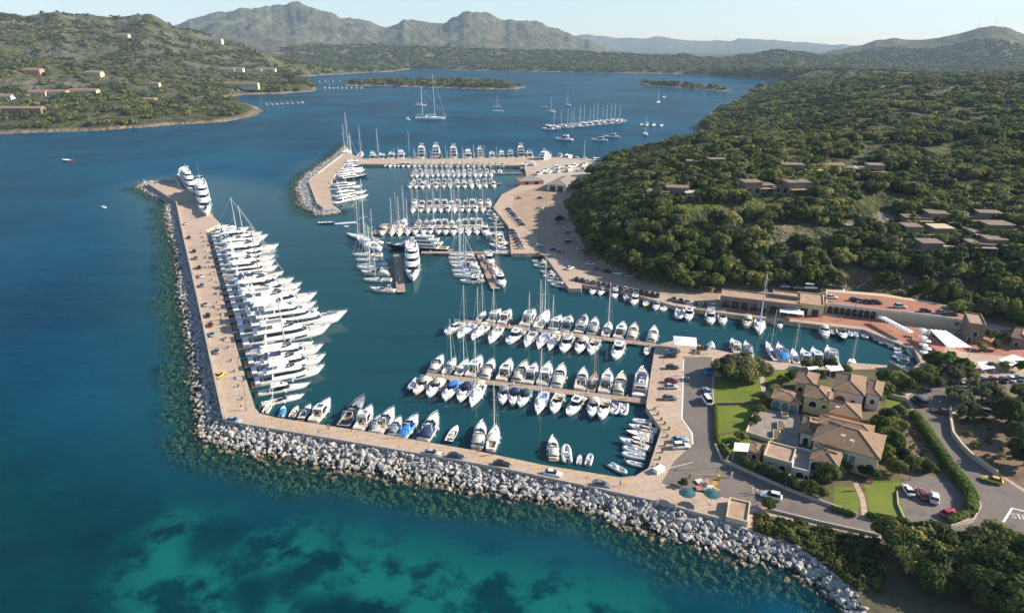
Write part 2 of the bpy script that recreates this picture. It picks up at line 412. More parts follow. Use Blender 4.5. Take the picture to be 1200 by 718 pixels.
# ------------------------------------------------------------------ water
SHORE_ROCK = [(159,221),(192,238),(191,262),(202,290),(207,332),(205,345),(217,395),(222,445),(225,482),(229,516),(252,530),(353,551),(486,572),(580,583),(677,598),(720,617),(793,644),(893,668),(960,691),(990,715),(1005,760),(1010,900)]
SHOREW = [tuple(p)[:2] for p in PP(SHORE_ROCK, 0)]
NWSHORE = [(405,170),(387,185),(357,205),(346,219),(350,234),(357,247),(372,252),(397,249)]
NWW = [tuple(p)[:2] for p in PP(NWSHORE, 0)]
WA, WR = 560, 560
az = np.linspace(R(-56), R(56), WA); rr = np.geomspace(60, 16500, WR)
AZ, RR = np.meshgrid(az, rr); X = RR*np.sin(AZ); Y = RR*np.cos(AZ)
dsh = np.minimum(distpoly(X, Y, SHOREW, False), distpoly(X, Y, NWW, False))
shal = 1-sstep(3.0, 12.0, dsh + (fbm(X/7, Y/7, 3)-0.5)*8)
harb = [tuple(p)[:2] for p in PP([(205,215),(241,270),(299,478),(324,489),(727,559),(775,502),(768,404),(837,409),(1079,424),(1012,386),(667,338),(580,243),(620,190),(405,192),(390,245)], 0)]
hin = inpoly(X, Y, harb); hd = distpoly(X, Y, harb); har = np.where(hin, 1, 1-sstep(0, 60, hd))
# sandy bottom showing in the shallow bay south of the breakwater
bx = [tuple(p)[:2] for p in PP([(90,650),(200,560),(420,590),(600,622),(760,650),(900,690),(985,735),(900,900),(300,900),(40,800)], 0)]
bin_ = np.where(inpoly(X, Y, bx), 1, 0) * sstep(0, 18, distpoly(X, Y, bx))
gx = X/50; sand = sstep(0.44, 0.58, fbm(X/26+2.2, Y/26+7.7, 4) + 0.03) * bin_
south = [tuple(p)[:2] for p in PP([(-700,470),(60,430),(235,500),(600,580),(1010,720),(1100,1500),(-1500,1500)], 0)]
bay_ = np.where(inpoly(X, Y, south), 1, 0)*sstep(0, 45, distpoly(X, Y, south, True))
wm = bpy.data.meshes.new('water')
idx = np.arange(WA*WR).reshape(WR, WA)
q = np.stack([idx[:-1, :-1], idx[1:, :-1], idx[1:, 1:], idx[:-1, 1:]], -1).reshape(-1, 4)[:, ::-1]
q = q.copy()
V = np.stack([X, Y, np.zeros_like(X)], -1).reshape(-1, 3)
wm.vertices.add(len(V)); wm.vertices.foreach_set('co', V.astype(np.float32).ravel())
wm.loops.add(q.size); wm.loops.foreach_set('vertex_index', q.astype(np.int32).ravel())
wm.polygons.add(len(q)); wm.polygons.foreach_set('loop_start', np.arange(0, q.size, 4, dtype=np.int32))
wm.update()
if wm.polygons[0].normal.z < 0: wm.flip_normals()
for nm, ar in (('shallow', shal), ('harbour', har), ('sand', sand), ('bay', np.maximum(bay_, bin_).astype(float))):
    at = wm.attributes.new(nm, 'FLOAT', 'POINT'); at.data.foreach_set('value', ar.astype(np.float32).ravel())
def water_mat():
    m, nt, b = newmat('sea water'); L = nt.links
    pos = nt.nodes.new('ShaderNodeNewGeometry').outputs['Position']
    def A(n):
        a = nt.nodes.new('ShaderNodeAttribute'); a.attribute_name = n; return a.outputs['Fac']
    big = noise_n(nt, pos, 0.006, 4, 0.6)
    sea = ramp(nt, big, [(0.35, (0.0004, 0.033, 0.068)), (0.65, (0.001, 0.070, 0.132))])
    c = mixc(nt, A('harbour'), sea, (0.006, 0.052, 0.064))
    pn = noise_n(nt, pos, 0.05, 5, 0.6)
    c = mixc(nt, math_n(nt, 'MULTIPLY', A('bay'), 0.92), c, ramp(nt, pn, [(0.35, (0.0006, 0.020, 0.030)), (0.7, (0.001, 0.040, 0.046))]))
    sn = noise_n(nt, pos, 0.09, 5, 0.65)
    sf = math_n(nt, 'MULTIPLY', A('sand'), ramp(nt, sn, [(0.41, (0, 0, 0)), (0.53, (0.95, 0.95, 0.95))]))
    c = mixc(nt, sf, c, (0.005, 0.108, 0.098))
    L.new(c, b.inputs['Base Color'])
    b.inputs['Roughness'].default_value = 0.9; b.inputs['Specular IOR Level'].default_value = 0.0
    mp = nt.nodes.new('ShaderNodeMapping'); L.new(pos, mp.inputs[0]); mp.inputs['Scale'].default_value = (0.5, 1.0, 1.0); mp.inputs['Rotation'].default_value = (0, 0, 0.5)
    w1 = noise_n(nt, mp.outputs[0], 0.55, 3, 0.6); w2 = noise_n(nt, mp.outputs[0], 0.10, 3, 0.5)
    hgt = math_n(nt, 'ADD', math_n(nt, 'MULTIPLY', w1, 0.35), w2)
    bn = nt.nodes.new('ShaderNodeBump'); bn.inputs['Distance'].default_value = 1.0; L.new(hgt, bn.inputs['Height'])
    L.new(math_n(nt, 'SUBTRACT', 0.55, math_n(nt, 'MULTIPLY', A('harbour'), 0.45)), bn.inputs['Strength'])
    L.new(bn.outputs[0], b.inputs['Normal'])
    # shallow rim by the rocks: clear, the stones below show through
    tr = nt.nodes.new('ShaderNodeBsdfTransparent'); tr.inputs[0].default_value = (0.52, 0.80, 0.66, 1)
    gl = nt.nodes.new('ShaderNodeBsdfGlossy'); gl.inputs['Roughness'].default_value = 0.12; L.new(bn.outputs[0], gl.inputs['Normal'])
    fr = nt.nodes.new('ShaderNodeFresnel'); fr.inputs['IOR'].default_value = 1.33; L.new(bn.outputs[0], fr.inputs['Normal'])
    wx = nt.nodes.new('ShaderNodeMixShader'); L.new(math_n(nt, 'MULTIPLY', fr.outputs[0], math_n(nt, 'ADD', 0.25, math_n(nt, 'MULTIPLY', A('harbour'), 0.42))), wx.inputs[0]); L.new(b.outputs[0], wx.inputs[1]); L.new(gl.outputs[0], wx.inputs[2])
    mx = nt.nodes.new('ShaderNodeMixShader'); L.new(math_n(nt, 'MULTIPLY', A('shallow'), 0.66), mx.inputs[0])
    L.new(wx.outputs[0], mx.inputs[1]); L.new(tr.outputs[0], mx.inputs[2])
    L.new(mx.outputs[0], nt.nodes['Material Output'].inputs['Surface'])
    return m
M['water'] = water_mat(); wm.materials.append(M['water'])
wo = bpy.data.objects.new('water', wm); COL.objects.link(wo); wo['kind'] = 'structure'
M['seabed'] = simple('seabed', (0.10, 0.10, 0.07), 0.9, 0.4, 0.2, world_pos=True)
sb = meshobj('seabed', [(-25000,40,-3.6),(25000,40,-3.6),(25000,30000,-3.6),(-25000,30000,-3.6)], [(0,1,2,3)], M['seabed']); sb['kind'] = 'structure'

# ------------------------------------------------------------------ quays, paving, roads
def paving_mat(name, c0, c1, joint, brick=3.0, tint=0.25):
    m, nt, b = newmat(name); L = nt.links
    pos = nt.nodes.new('ShaderNodeNewGeometry').outputs['Position']
    n1 = noise_n(nt, pos, 0.08, 5, 0.6); n2 = noise_n(nt, pos, 1.2, 4, 0.6)
    c = ramp(nt, n1, [(0.3, c0), (0.7, c1)])
    c = mixc(nt, tint, c, ramp(nt, n2, [(0.3, [q*0.6 for q in c0]), (0.7, [min(1, q*1.25) for q in c1])]))
    br = nt.nodes.new('ShaderNodeTexBrick'); mp = nt.nodes.new('ShaderNodeMapping'); L.new(pos, mp.inputs[0])
    mp.inputs['Rotation'].default_value = (0, 0, R(-16)); L.new(mp.outputs[0], br.inputs['Vector'])
    br.inputs['Scale'].default_value = 1.0; br.inputs['Brick Width'].default_value = brick*1.6; br.inputs['Row Height'].default_value = brick
    br.inputs['Mortar Size'].default_value = 0.10
    c = mixc(nt, math_n(nt, 'MULTIPLY', br.outputs['Fac'], joint), c, [q*0.5 for q in c0])
    # tyre-worn and stained patches
    st = noise_n(nt, pos, 0.22, 6, 0.7)
    c = mixc(nt, ramp(nt, st, [(0.55, (0, 0, 0)), (0.75, (0.75, 0.75, 0.75))]), c, [q*0.55 for q in c0])
    L.new(c, b.inputs['Base Color']); b.inputs['Roughness'].default_value = 0.9; b.inputs['Specular IOR Level'].default_value = 0.2
    return m
M['paving'] = paving_mat('pink concrete paving', (0.40, 0.30, 0.225), (0.50, 0.385, 0.295), 0.5)
M['asphalt'] = paving_mat('worn asphalt', (0.14, 0.118, 0.105), (0.20, 0.17, 0.15), 0.0)
M['darkasphalt'] = paving_mat('dark asphalt', (0.075, 0.068, 0.065), (0.115, 0.10, 0.095), 0.0)
M['redpaving'] = paving_mat('red paving', (0.34, 0.15, 0.10), (0.42, 0.20, 0.14), 0.4, 2.0)
M['sandlot'] = paving_mat('sandy lot', (0.30, 0.215, 0.15), (0.42, 0.31, 0.225), 0.0)
M['sandtrack'] = paving_mat('packed track', (0.27, 0.20, 0.145), (0.37, 0.28, 0.20), 0.0)
M['soil'] = paving_mat('dry soil', (0.13, 0.09, 0.06), (0.22, 0.155, 0.10), 0.0)
M['scrubsoil'] = paving_mat('scrub soil', (0.05, 0.05, 0.03), (0.13, 0.11, 0.065), 0.0)
M['lawn'] = paving_mat('lawn', (0.095, 0.135, 0.016), (0.175, 0.205, 0.032), 0.0)
M['gardenground'] = paving_mat('garden ground', (0.075, 0.075, 0.035), (0.16, 0.135, 0.075), 0.0)
M['concrete'] = simple('pale concrete', (0.40, 0.34, 0.28), 0.85, 0.15, 0.6, world_pos=True)
M['whitepaint'] = simple('white paint', (0.72, 0.71, 0.68), 0.7, 0.12, 2, world_pos=True)
M['yellowpaint'] = simple('yellow paint', (0.60, 0.38, 0.05), 0.6, 0.15, 2, world_pos=True)

mb = MB(); slab_poly(mb, PLATW, -3.5, ZQ); qy = mb.build('quay', M['paving']); qy['kind'] = 'structure'
Z1, Z2, Z3, Z4 = ZQ+0.004, ZQ+0.008, ZQ+0.012, ZQ+0.016
# asphalt: parking lot, seafront road, winding road
sheet('road', [(800,418),(834,418),(836,500),(838,523),(846,541),(892,562),(956,588),(1005,606),(1057,618),(1113,618),(1141,611),(1149,596),(1141,576),(1110,551),(1080,498),(1070,476),(1064,464),(1085,453),(1110,447),(1200,440),(1300,434),(1300,462),(1200,467),(1122,471),(1113,482),(1116,510),(1138,535),(1166,554),(1200,576),(1300,620),(1300,690),(1200,650),(1155,637),(1071,631),(1030,626),(960,611),(905,597),(864,586),(800,572),(775,566),(790,540),(812,520),(811,507),(799,489)], Z1, M['asphalt'])
sheet('garden_ground', [(837,442),(900,433),(985,433),(1040,432),(1060,440),(1062,470),(1078,498),(1108,551),(1137,580),(1110,612),(1057,616),(1005,604),(956,586),(892,560),(848,538),(838,520)], Z1, M['gardenground'])
sheet('car_park', [(1052,575),(1062,560),(1085,555),(1110,563),(1135,585),(1139,600),(1113,617),(1060,617)], Z2, M['asphalt'])
sheet('upper_lot', [(602,228),(640,215),(668,228),(660,250),(668,272),(690,302),(742,325),(842,340),(842,352),(790,348),(700,328),(640,288),(600,255)], Z1, M['sandlot'])
sheet('track', [(628,240),(636,222),(652,212),(656,216),(644,226),(640,250),(640,300),(632,298),(626,262)], Z2, M['sandtrack'])
sheet('boat_yard', [(622,200),(650,186),(700,190),(690,205),(672,216),(640,213)], Z2, M['concrete'])
sheet('promenade', [(851,362),(905,366),(960,370),(1020,372),(1075,384),(1110,400),(1105,415),(1085,422),(1076,408),(1042,394),(1012,383),(957,377),(905,371),(851,365)], Z2, M['redpaving'])
sheet('red_lane', [(1085,386),(1110,392),(1200,402),(1300,415),(1300,432),(1200,420),(1130,412),(1105,404)], Z2, M['redpaving'])
for nm, px in (('lawn', [(836,447),(890,440),(907,462),(892,471),(837,473)]), ('lawn', [(895,436),(934,432),(930,446),(896,454)]),
               ('lawn', [(837,476),(884,472),(874,504),(837,508)]), ('lawn', [(1040,460),(1057,464),(1060,488),(1036,486)]),
               ('lawn', [(978,570),(1000,570),(1007,585),(1005,604),(976,596)]), ('lawn', [(1011,562),(1055,562),(1053,577),(1063,606),(1020,604)]),
               ('lawn', [(838,512),(870,505),(884,520),(868,536),(846,528)])):
    sheet(nm, px, Z3, M['lawn'])
sheet('garden_soil', [(1034,494),(1072,492),(1106,552),(1082,556),(1058,560),(1040,545)], Z2, M['soil'])
sheet('scrub_bank', [(882,600),(960,616),(1030,632),(1155,645),(1300,700),(1300,900),(1060,900),(1042,800),(1022,730),(1000,690),(960,657),(927,637),(882,622)], Z2, M['scrubsoil'])
sheet('hill_park', [(1110,392),(1200,385),(1300,395),(1300,415),(1200,400)], Z3, M['soil'])
sheet('orchard_ground', [(1118,486),(1140,470),(1300,470),(1300,590),(1200,572),(1168,552),(1140,533),(1120,508)], Z2, M['soil'])
sheet('footpath', [(1000,566),(1004,563),(1013,580),(1018,606),(1010,607),(1008,586)], Z4, M['paving'])
sheet('footpath', [(890,441),(896,441),(897,455),(908,463),(902,466),(892,457)], Z4, M['concrete'])
# painted line between the quay strip and the parking lot
def strip(name, pts, w, z, m):
    q = [Vector(p) for p in PP(pts, z)]; V = []; Fc = []
    for i, p in enumerate(q):
        d = (q[min(i+1, len(q)-1)]-q[max(i-1, 0)]); d.z = 0; d.normalize(); nn = Vector((-d.y, d.x, 0))*w/2
        V += [p+nn, p-nn]
    for i in range(len(q)-1): Fc.append((2*i, 2*i+1, 2*i+3, 2*i+2))
    o = meshobj(name, V, Fc, m); o['kind'] = 'structure'; return o
sheet('outskirts', [(1304,405),(2590,405),(2590,890),(1304,890)], Z1, M['scrubsoil'])
strip('parking_line', [(801,420),(800,470),(799,490),(811,507),(812,520)], 0.35, Z3, M['whitepaint'])
strip('stop_line', [(1176,611),(1186,595),(1215,602)], 0.45, Z3, M['whitepaint'])
strip('road_line', [(785,548),(812,541)], 0.15, Z3, M['whitepaint'])
# ------------------------------------------------------------------ air
hz_m = bpy.data.materials.new('haze'); hz_m.use_nodes = True; nt = hz_m.node_tree
for n in list(nt.nodes):
    if n.type == 'BSDF_PRINCIPLED': nt.nodes.remove(n)
pv = nt.nodes.new('ShaderNodeVolumePrincipled'); pv.inputs['Color'].default_value = (0.58, 0.78, 1.0, 1)
pv.inputs['Density'].default_value = 0.000055; pv.inputs['Anisotropy'].default_value = 0.0
nt.links.new(pv.outputs[0], nt.nodes['Material Output'].inputs['Volume'])
mb = MB(); mb.box(-17000, 17000, -300, 17500, -5.0, 900); hz = mb.build('haze', hz_m); hz['kind'] = 'stuff'

# ------------------------------------------------------------------ breakwater stones
rng = random.Random(11)
def rock_mat():
    m, nt, b = newmat('granite boulders'); L = nt.links
    g = nt.nodes.new('ShaderNodeNewGeometry'); sx = nt.nodes.new('ShaderNodeSeparateXYZ'); L.new(g.outputs['Position'], sx.inputs[0])
    oi = nt.nodes.new('ShaderNodeObjectInfo')
    rnd = math_n(nt, 'FRACT', math_n(nt, 'ADD', g.outputs['Random Per Island'], oi.outputs['Random']))
    c = ramp(nt, rnd, [(0, (0.17, 0.17, 0.175)), (0.3, (0.31, 0.30, 0.295)), (0.6, (0.38, 0.345, 0.30)), (0.85, (0.25, 0.26, 0.28)), (1, (0.31, 0.25, 0.19))])
    n = noise_n(nt, g.outputs['Position'], 1.5, 5, 0.7)
    c = mixc(nt, 0.35, c, ramp(nt, n, [(0.3, (0.16, 0.15, 0.14)), (0.65, (0.58, 0.56, 0.53))]))
    wet = ramp(nt, math_n(nt, 'ADD', sx.outputs[2], math_n(nt, 'MULTIPLY', n, 0.9)), [(0.70, (1, 1, 1)), (1.5, (0, 0, 0))])
    c = mixc(nt, wet, c, ramp(nt, n, [(0.3, (0.045, 0.035, 0.02)), (0.7, (0.20, 0.15, 0.08))]))
    uw = ramp(nt, math_n(nt, 'ADD', sx.outputs[2], 1.0), [(0.25, (1, 1, 1)), (0.62, (0, 0, 0))])
    c = mixc(nt, uw, c, ramp(nt, n, [(0.3, (0.10, 0.105, 0.06)), (0.7, (0.27, 0.26, 0.17))]))
    L.new(c, b.inputs['Base Color']); b.inputs['Roughness'].default_value = 0.85
    bump(nt, b, n, 0.5, 0.15)
    return m
M['rock'] = rock_mat()
def rock_mesh(seed):
    r_ = random.Random(seed); bm = bmesh.new()
    a, b_, c_ = r_.uniform(.8, 1.15), r_.uniform(.6, .95), r_.uniform(.5, .8)
    for i in range(15):
        v = Vector((r_.gauss(0, 1), r_.gauss(0, 1), r_.gauss(0, 1))).normalized()
        v = Vector([max(-.74, min(.74, q*1.1)) for q in v])
        bm.verts.new((v.x*a, v.y*b_, v.z*c_))
    bmesh.ops.convex_hull(bm, input=bm.verts)
    for v in [v for v in bm.verts if not v.link_faces]: bm.verts.remove(v)
    bmesh.ops.dissolve_limit(bm, angle_limit=R(14), verts=bm.verts, edges=bm.edges)
    try: bmesh.ops.bevel(bm, geom=bm.edges, offset=0.04, segments=1, affect='EDGES')
    except Exception: pass
    bmesh.ops.triangulate(bm, faces=[f for f in bm.faces if len(f.verts) > 4])
    me = bpy.data.meshes.new('boulder'); bm.to_mesh(me); bm.free(); me.materials.append(M['rock']); return me
ROCKS = [rock_mesh(100+i) for i in range(12)]
RV = [(np.array([v.co[:] for v in m.vertices]), [tuple(p.vertices) for p in m.polygons]) for m in ROCKS]
def resample(pts, n):
    p = np.array(pts, float); d = np.r_[0, np.cumsum(np.linalg.norm(np.diff(p, axis=0), axis=1))]
    t = np.linspace(0, d[-1], n); return np.stack([np.interp(t, d, p[:, k]) for k in range(p.shape[1])], 1), d[-1]
def w2(px, z): return [(q.x, q.y) for q in PP(px, z)]
BANKS = [(w2(MOLE_OUT[:6], ZQ), w2(SHORE_ROCK[:10], 0)), (w2(MOLE_OUT[5:] + [(880,622),(927,637),(960,657),(1000,690),(1022,730),(1042,800)], ZQ), w2(SHORE_ROCK[9:], 0)),
         (w2([(407,178),(400,181),(372,203),(360,214),(371,240),(380,246),(397,245)], ZQ), w2([(405,170),(387,185),(357,205),(346,219),(352,240),(372,253),(400,250)], 0)),
         (w2([(205,214),(172,214.5),(172,215)], ZQ), w2([(206,211.5),(166,212),(159,221)], 0))]
mbk = MB(); spots = []
for top, bot in BANKS:
    a, La = resample(top, 60); b, Lb = resample(bot, 60)
    rows = []
    for t, z in ((-0.02, ZQ-0.6), (0.5, 0.0), (1.0, -1.1), (1.7, -2.4), (2.6, -3.7)):
        rows.append([(p[0]+(q_[0]-p[0])*t, p[1]+(q_[1]-p[1])*t, z) for p, q_ in zip(a, b)])
    mbk.rings(rows, False, False, closed=False)
    wid = np.linalg.norm(a-b, axis=1).mean(); L = max(La, Lb)
    far = np.linalg.norm(a.mean(0)) > 420
    n = int(L*wid*3.3*(0.62 if far else 1.25))
    ia = np.arange(60)
    for k in range(n):
        s = rng.random()*59; t = rng.random()*2.35-0.04
        i = int(s); f = s-i; j = min(i+1, 59)
        pa = a[i]*(1-f)+a[j]*f; pb = b[i]*(1-f)+b[j]*f
        zz = (1.2-2.0*t) if t < 1 else (-0.8-1.5*(t-1))
        p = pa+(pb-pa)*t
        sz = rng.choice([.36, .45, .55, .68, .82, 1.05])*rng.uniform(.85, 1.15)*(1.15 if t > .6 else 1.0)*(1.25 if far else 1)
        spots.append((p[0], p[1], zz+rng.uniform(-.1, .45), sz, t))
bk = mbk.build('rubble_bank', M['rock']); bk['kind'] = 'structure'
spots.sort(key=lambda s: -(s[3]/math.hypot(s[0], s[1]) if s[4] < 0.95 and math.hypot(s[0], s[1]) < 300 else -1))
mbs = MB()
for i, (x, y, z, s, t) in enumerate(spots):
    k = rng.randrange(12); e = Matrix.Rotation(rng.uniform(0, 6.28), 3, 'Z') @ Matrix.Rotation(rng.uniform(-.6, .6), 3, 'X') @ Matrix.Rotation(rng.uniform(-.6, .6), 3, 'Y')
    if i < 300:
        o = bpy.data.objects.new('boulder', ROCKS[k]); COL.objects.link(o); o.location = (x, y, z); o.scale = (s, s, s); o.rotation_euler = e.to_euler()
        wet = t > 0.72
        tag(o, 'brown wet boulder at the waterline of the breakwater' if wet else 'pale grey granite boulder on the dry slope of the breakwater', 'boulder', 'wet boulders along the waterline' if wet else 'pale boulders armouring the breakwater')
    else:
        v = (RV[k][0]*s) @ np.array(e).T + np.array((x, y, z)); mbs.add(v, RV[k][1])
st = mbs.build('breakwater_rocks', M['rock']); st['kind'] = 'stuff'
# ------------------------------------------------------------------ boats: bow along +X, origin amidships on the waterline
def beam_at(t, B, kind):
    if kind == 'sail':
        f = math.sin(math.pi*min(1, 0.30+0.70*t)**1.0*0.93 + 0.03) if t > 0.3 else 0.80+0.18*t/0.3
        f = 0.74+0.26*min(1, t/0.42)**0.8 if t < 0.42 else max(0.015, 1-((t-0.42)/0.58)**2.0)
    else:
        f = 0.90+0.10*min(1, t/0.35) if t < 0.38 else max(0.02, 1-((t-0.38)/0.62)**2.7)
    return B/2*f
def sheer(t, fs, fb): return fs+(fb-fs)*t**1.7
def hull(L, B, fs, fb, kind='motor', rake=0.11, n=16):
    mb = MB(); rs = []
    for k in range(n):
        t = 1-(1-k/(n-1))**1.25
        w = beam_at(t, B, kind); z = sheer(t, fs, fb)
        sec = []
        for u, fw in ((1.0, 1.0), (0.55, 0.965), (0.12, 0.86 if kind == 'motor' else 0.84), (-0.25, 0.5)):
            x = -L/2+L*t - rake*L*(1-u)*t**5
            sec.append((x, w*fw, z*u if u > 0 else -0.45))
        rs.append([(p[0], p[1], p[2]) for p in sec]+[(p[0], -p[1], p[2]) for p in sec[::-1]])
    rs = [r_[::-1] for r_ in rs]
    mb.rings(rs, True, True, closed=False)
    return mb
def deck(L, B, fs, fb, kind='motor', cock=None, drop=0.10, inset=0.93, zf=0.25, cw=0.68, n=18):
    """deck sheet; cock=(t0,t1) sinks a cockpit well into it. Returns (deck MB, floor MB)"""
    mb = MB(); fl = MB(); ts = [1-(1-k/(n-1))**1.25*1.0 for k in range(n)]
    ts = [max(0.004, min(0.985, t)) for t in ts]
    if cock: ts = sorted(ts+[cock[0]-1e-4, cock[0], cock[1], cock[1]+1e-4])
    rs = []; rf = []
    for t in ts:
        w = beam_at(t, B, kind)*inset; x = -L/2+L*t; z = sheer(t, fs, fb)-drop
        inn = cock and cock[0] <= t <= cock[1]
        wi = w*cw
        zz = zf if inn else z
        rs.append([(x, -w, z), (x, -wi, z), (x, -wi, zz), (x, wi, zz), (x, wi, z), (x, w, z)])
        if inn: rf.append([(x, -wi*.985, zz+0.02), (x, wi*.985, zz+0.02)])
    mb.rings([r_ for r_ in rs], False, False, closed=False)
    mb.f = [tuple(f[::-1]) for f in mb.f]
    if rf:
        fl.rings(rf, False, False, closed=False); fl.f = [tuple(f[::-1]) for f in fl.f]
    return mb, fl
def outline(xa, xf, w, nose=0.45, taper=0.62, n=7, aftw=1.0):
    """rounded plan: aft edge at xa, nose at xf. From aft starboard round the bow to aft port."""
    L = xf-xa; pts = [(xa, -w*aftw)]
    xs = xf-L*nose; pts.append((xs, -w))
    for i in range(1, n):
        a = math.pi/2*i/n; pts.append((xs+(xf-xs)*math.sin(a)**0.9, -w*(math.cos(a)**taper)))
    pts.append((xf, -w*0.12)); 
    return pts+[(x, -y) for x, y in pts[::-1]]
def tier(mb, xa, xf, w, z0, z1, fs=0.8, bs=0.2, tum=0.1, nose=0.45, taper=0.62, top=True, aftw=1.0):
    o0 = outline(xa, xf, w, nose, taper, aftw=aftw); o1 = outline(xa+bs, xf-fs, w-tum, nose, taper, aftw=aftw)
    mb.rings([[(x, y, z0) for x, y in o0], [(x, y, z1) for x, y in o1]], False, top)
    return mb
def band(mb, xa, xf, w, z0, z1, u0, u1, fs=0.8, bs=0.2, tum=0.1, nose=0.45, taper=0.62, off=0.03, skip=1, aftw=1.0, front=True, side=True):
    """window band wrapped round a tier"""
    def at(u):
        o0 = outline(xa-0, xf, w, nose, taper, aftw=aftw); o1 = outline(xa+bs, xf-fs, w-tum, nose, taper, aftw=aftw)
        o = [(a[0]+(b[0]-a[0])*u, a[1]+(b[1]-a[1])*u) for a, b in zip(o0, o1)]
        cx = sum(p[0] for p in o)/len(o)
        out = []
        for x, y in o:
            d = math.hypot((x-cx)*.3, y)+1e-6; out.append((x+off*(x-cx)*.3/d, y+off*y/d, z0+(z1-z0)*u))
        # start the band a little forward of the aft corners
        a, b = out[0], out[1]; out[0] = (a[0]+(b[0]-a[0])*0.12, a[1]+(b[1]-a[1])*0.12, a[2])
        a, b = out[-1], out[-2]; out[-1] = (a[0]+(b[0]-a[0])*0.12, a[1]+(b[1]-a[1])*0.12, a[2])
        return out
    lo, hi = at(u0), at(u1)
    n = len(lo); V = lo+hi; Fc = []
    for i in range(n-1):
        sd = i == 0 or i == n-2
        if sd and not side: continue
        if not sd and not front: continue
        Fc.append((i, i+1, n+i+1, n+i))
    mb.add(V, Fc); return mb
def rail(L, B, fs, fb, kind, t0, t1, h=0.6, n=7, r=0.03):
    mb = MB()
    for s in (-1, 1):
        pts = []
        for k in range(n):
            t = t0+(t1-t0)*k/(n-1); w = beam_at(t, B, kind)*0.94
            p = Vector((-L/2+L*min(t, .99), s*w, sheer(t, fs, fb))); pts.append(p+Vector((0, 0, h)))
            mb.tube(p-Vector((0, 0, .1)), p+Vector((0, 0, h)), r, n=4, cap=False)
        mb.path(pts, r, 4)
    return mb
def hull_windows(L, B, fs, fb, segs, kind='motor', u0=0.50, u1=0.74, off=0.035):
    mb = MB()
    for t0, t1 in segs:
        for s in (-1, 1):
            V = []; n = 5
            for k in range(n):
                t = t0+(t1-t0)*k/(n-1); w = beam_at(t, B, kind); z = sheer(t, fs, fb)
                for u in (u0, u1):
                    fw = 0.965+(1-0.965)*(u-0.55)/0.45
                    V.append((-L/2+L*t-0.11*L*(1-u)*t**5, s*(w*fw+off), z*u))
            Fc = [(2*k, 2*k+2, 2*k+3, 2*k+1) for k in range(n-1)]
            if s > 0: Fc = [f[::-1] for f in Fc]
            mb.add(V, Fc)
    return mb
def fenders(L, B, fs, fb, kind, ts, parent):
    for s in (-1, 1):
        for t in ts:
            w = beam_at(t, B, kind)+0.10; x = -L/2+L*t
            mb = MB(); mb.tube((x, s*w, 0.15), (x, s*w, 0.75), 0.15, n=6); mb.build('fender', M['whitecloth'], parent)

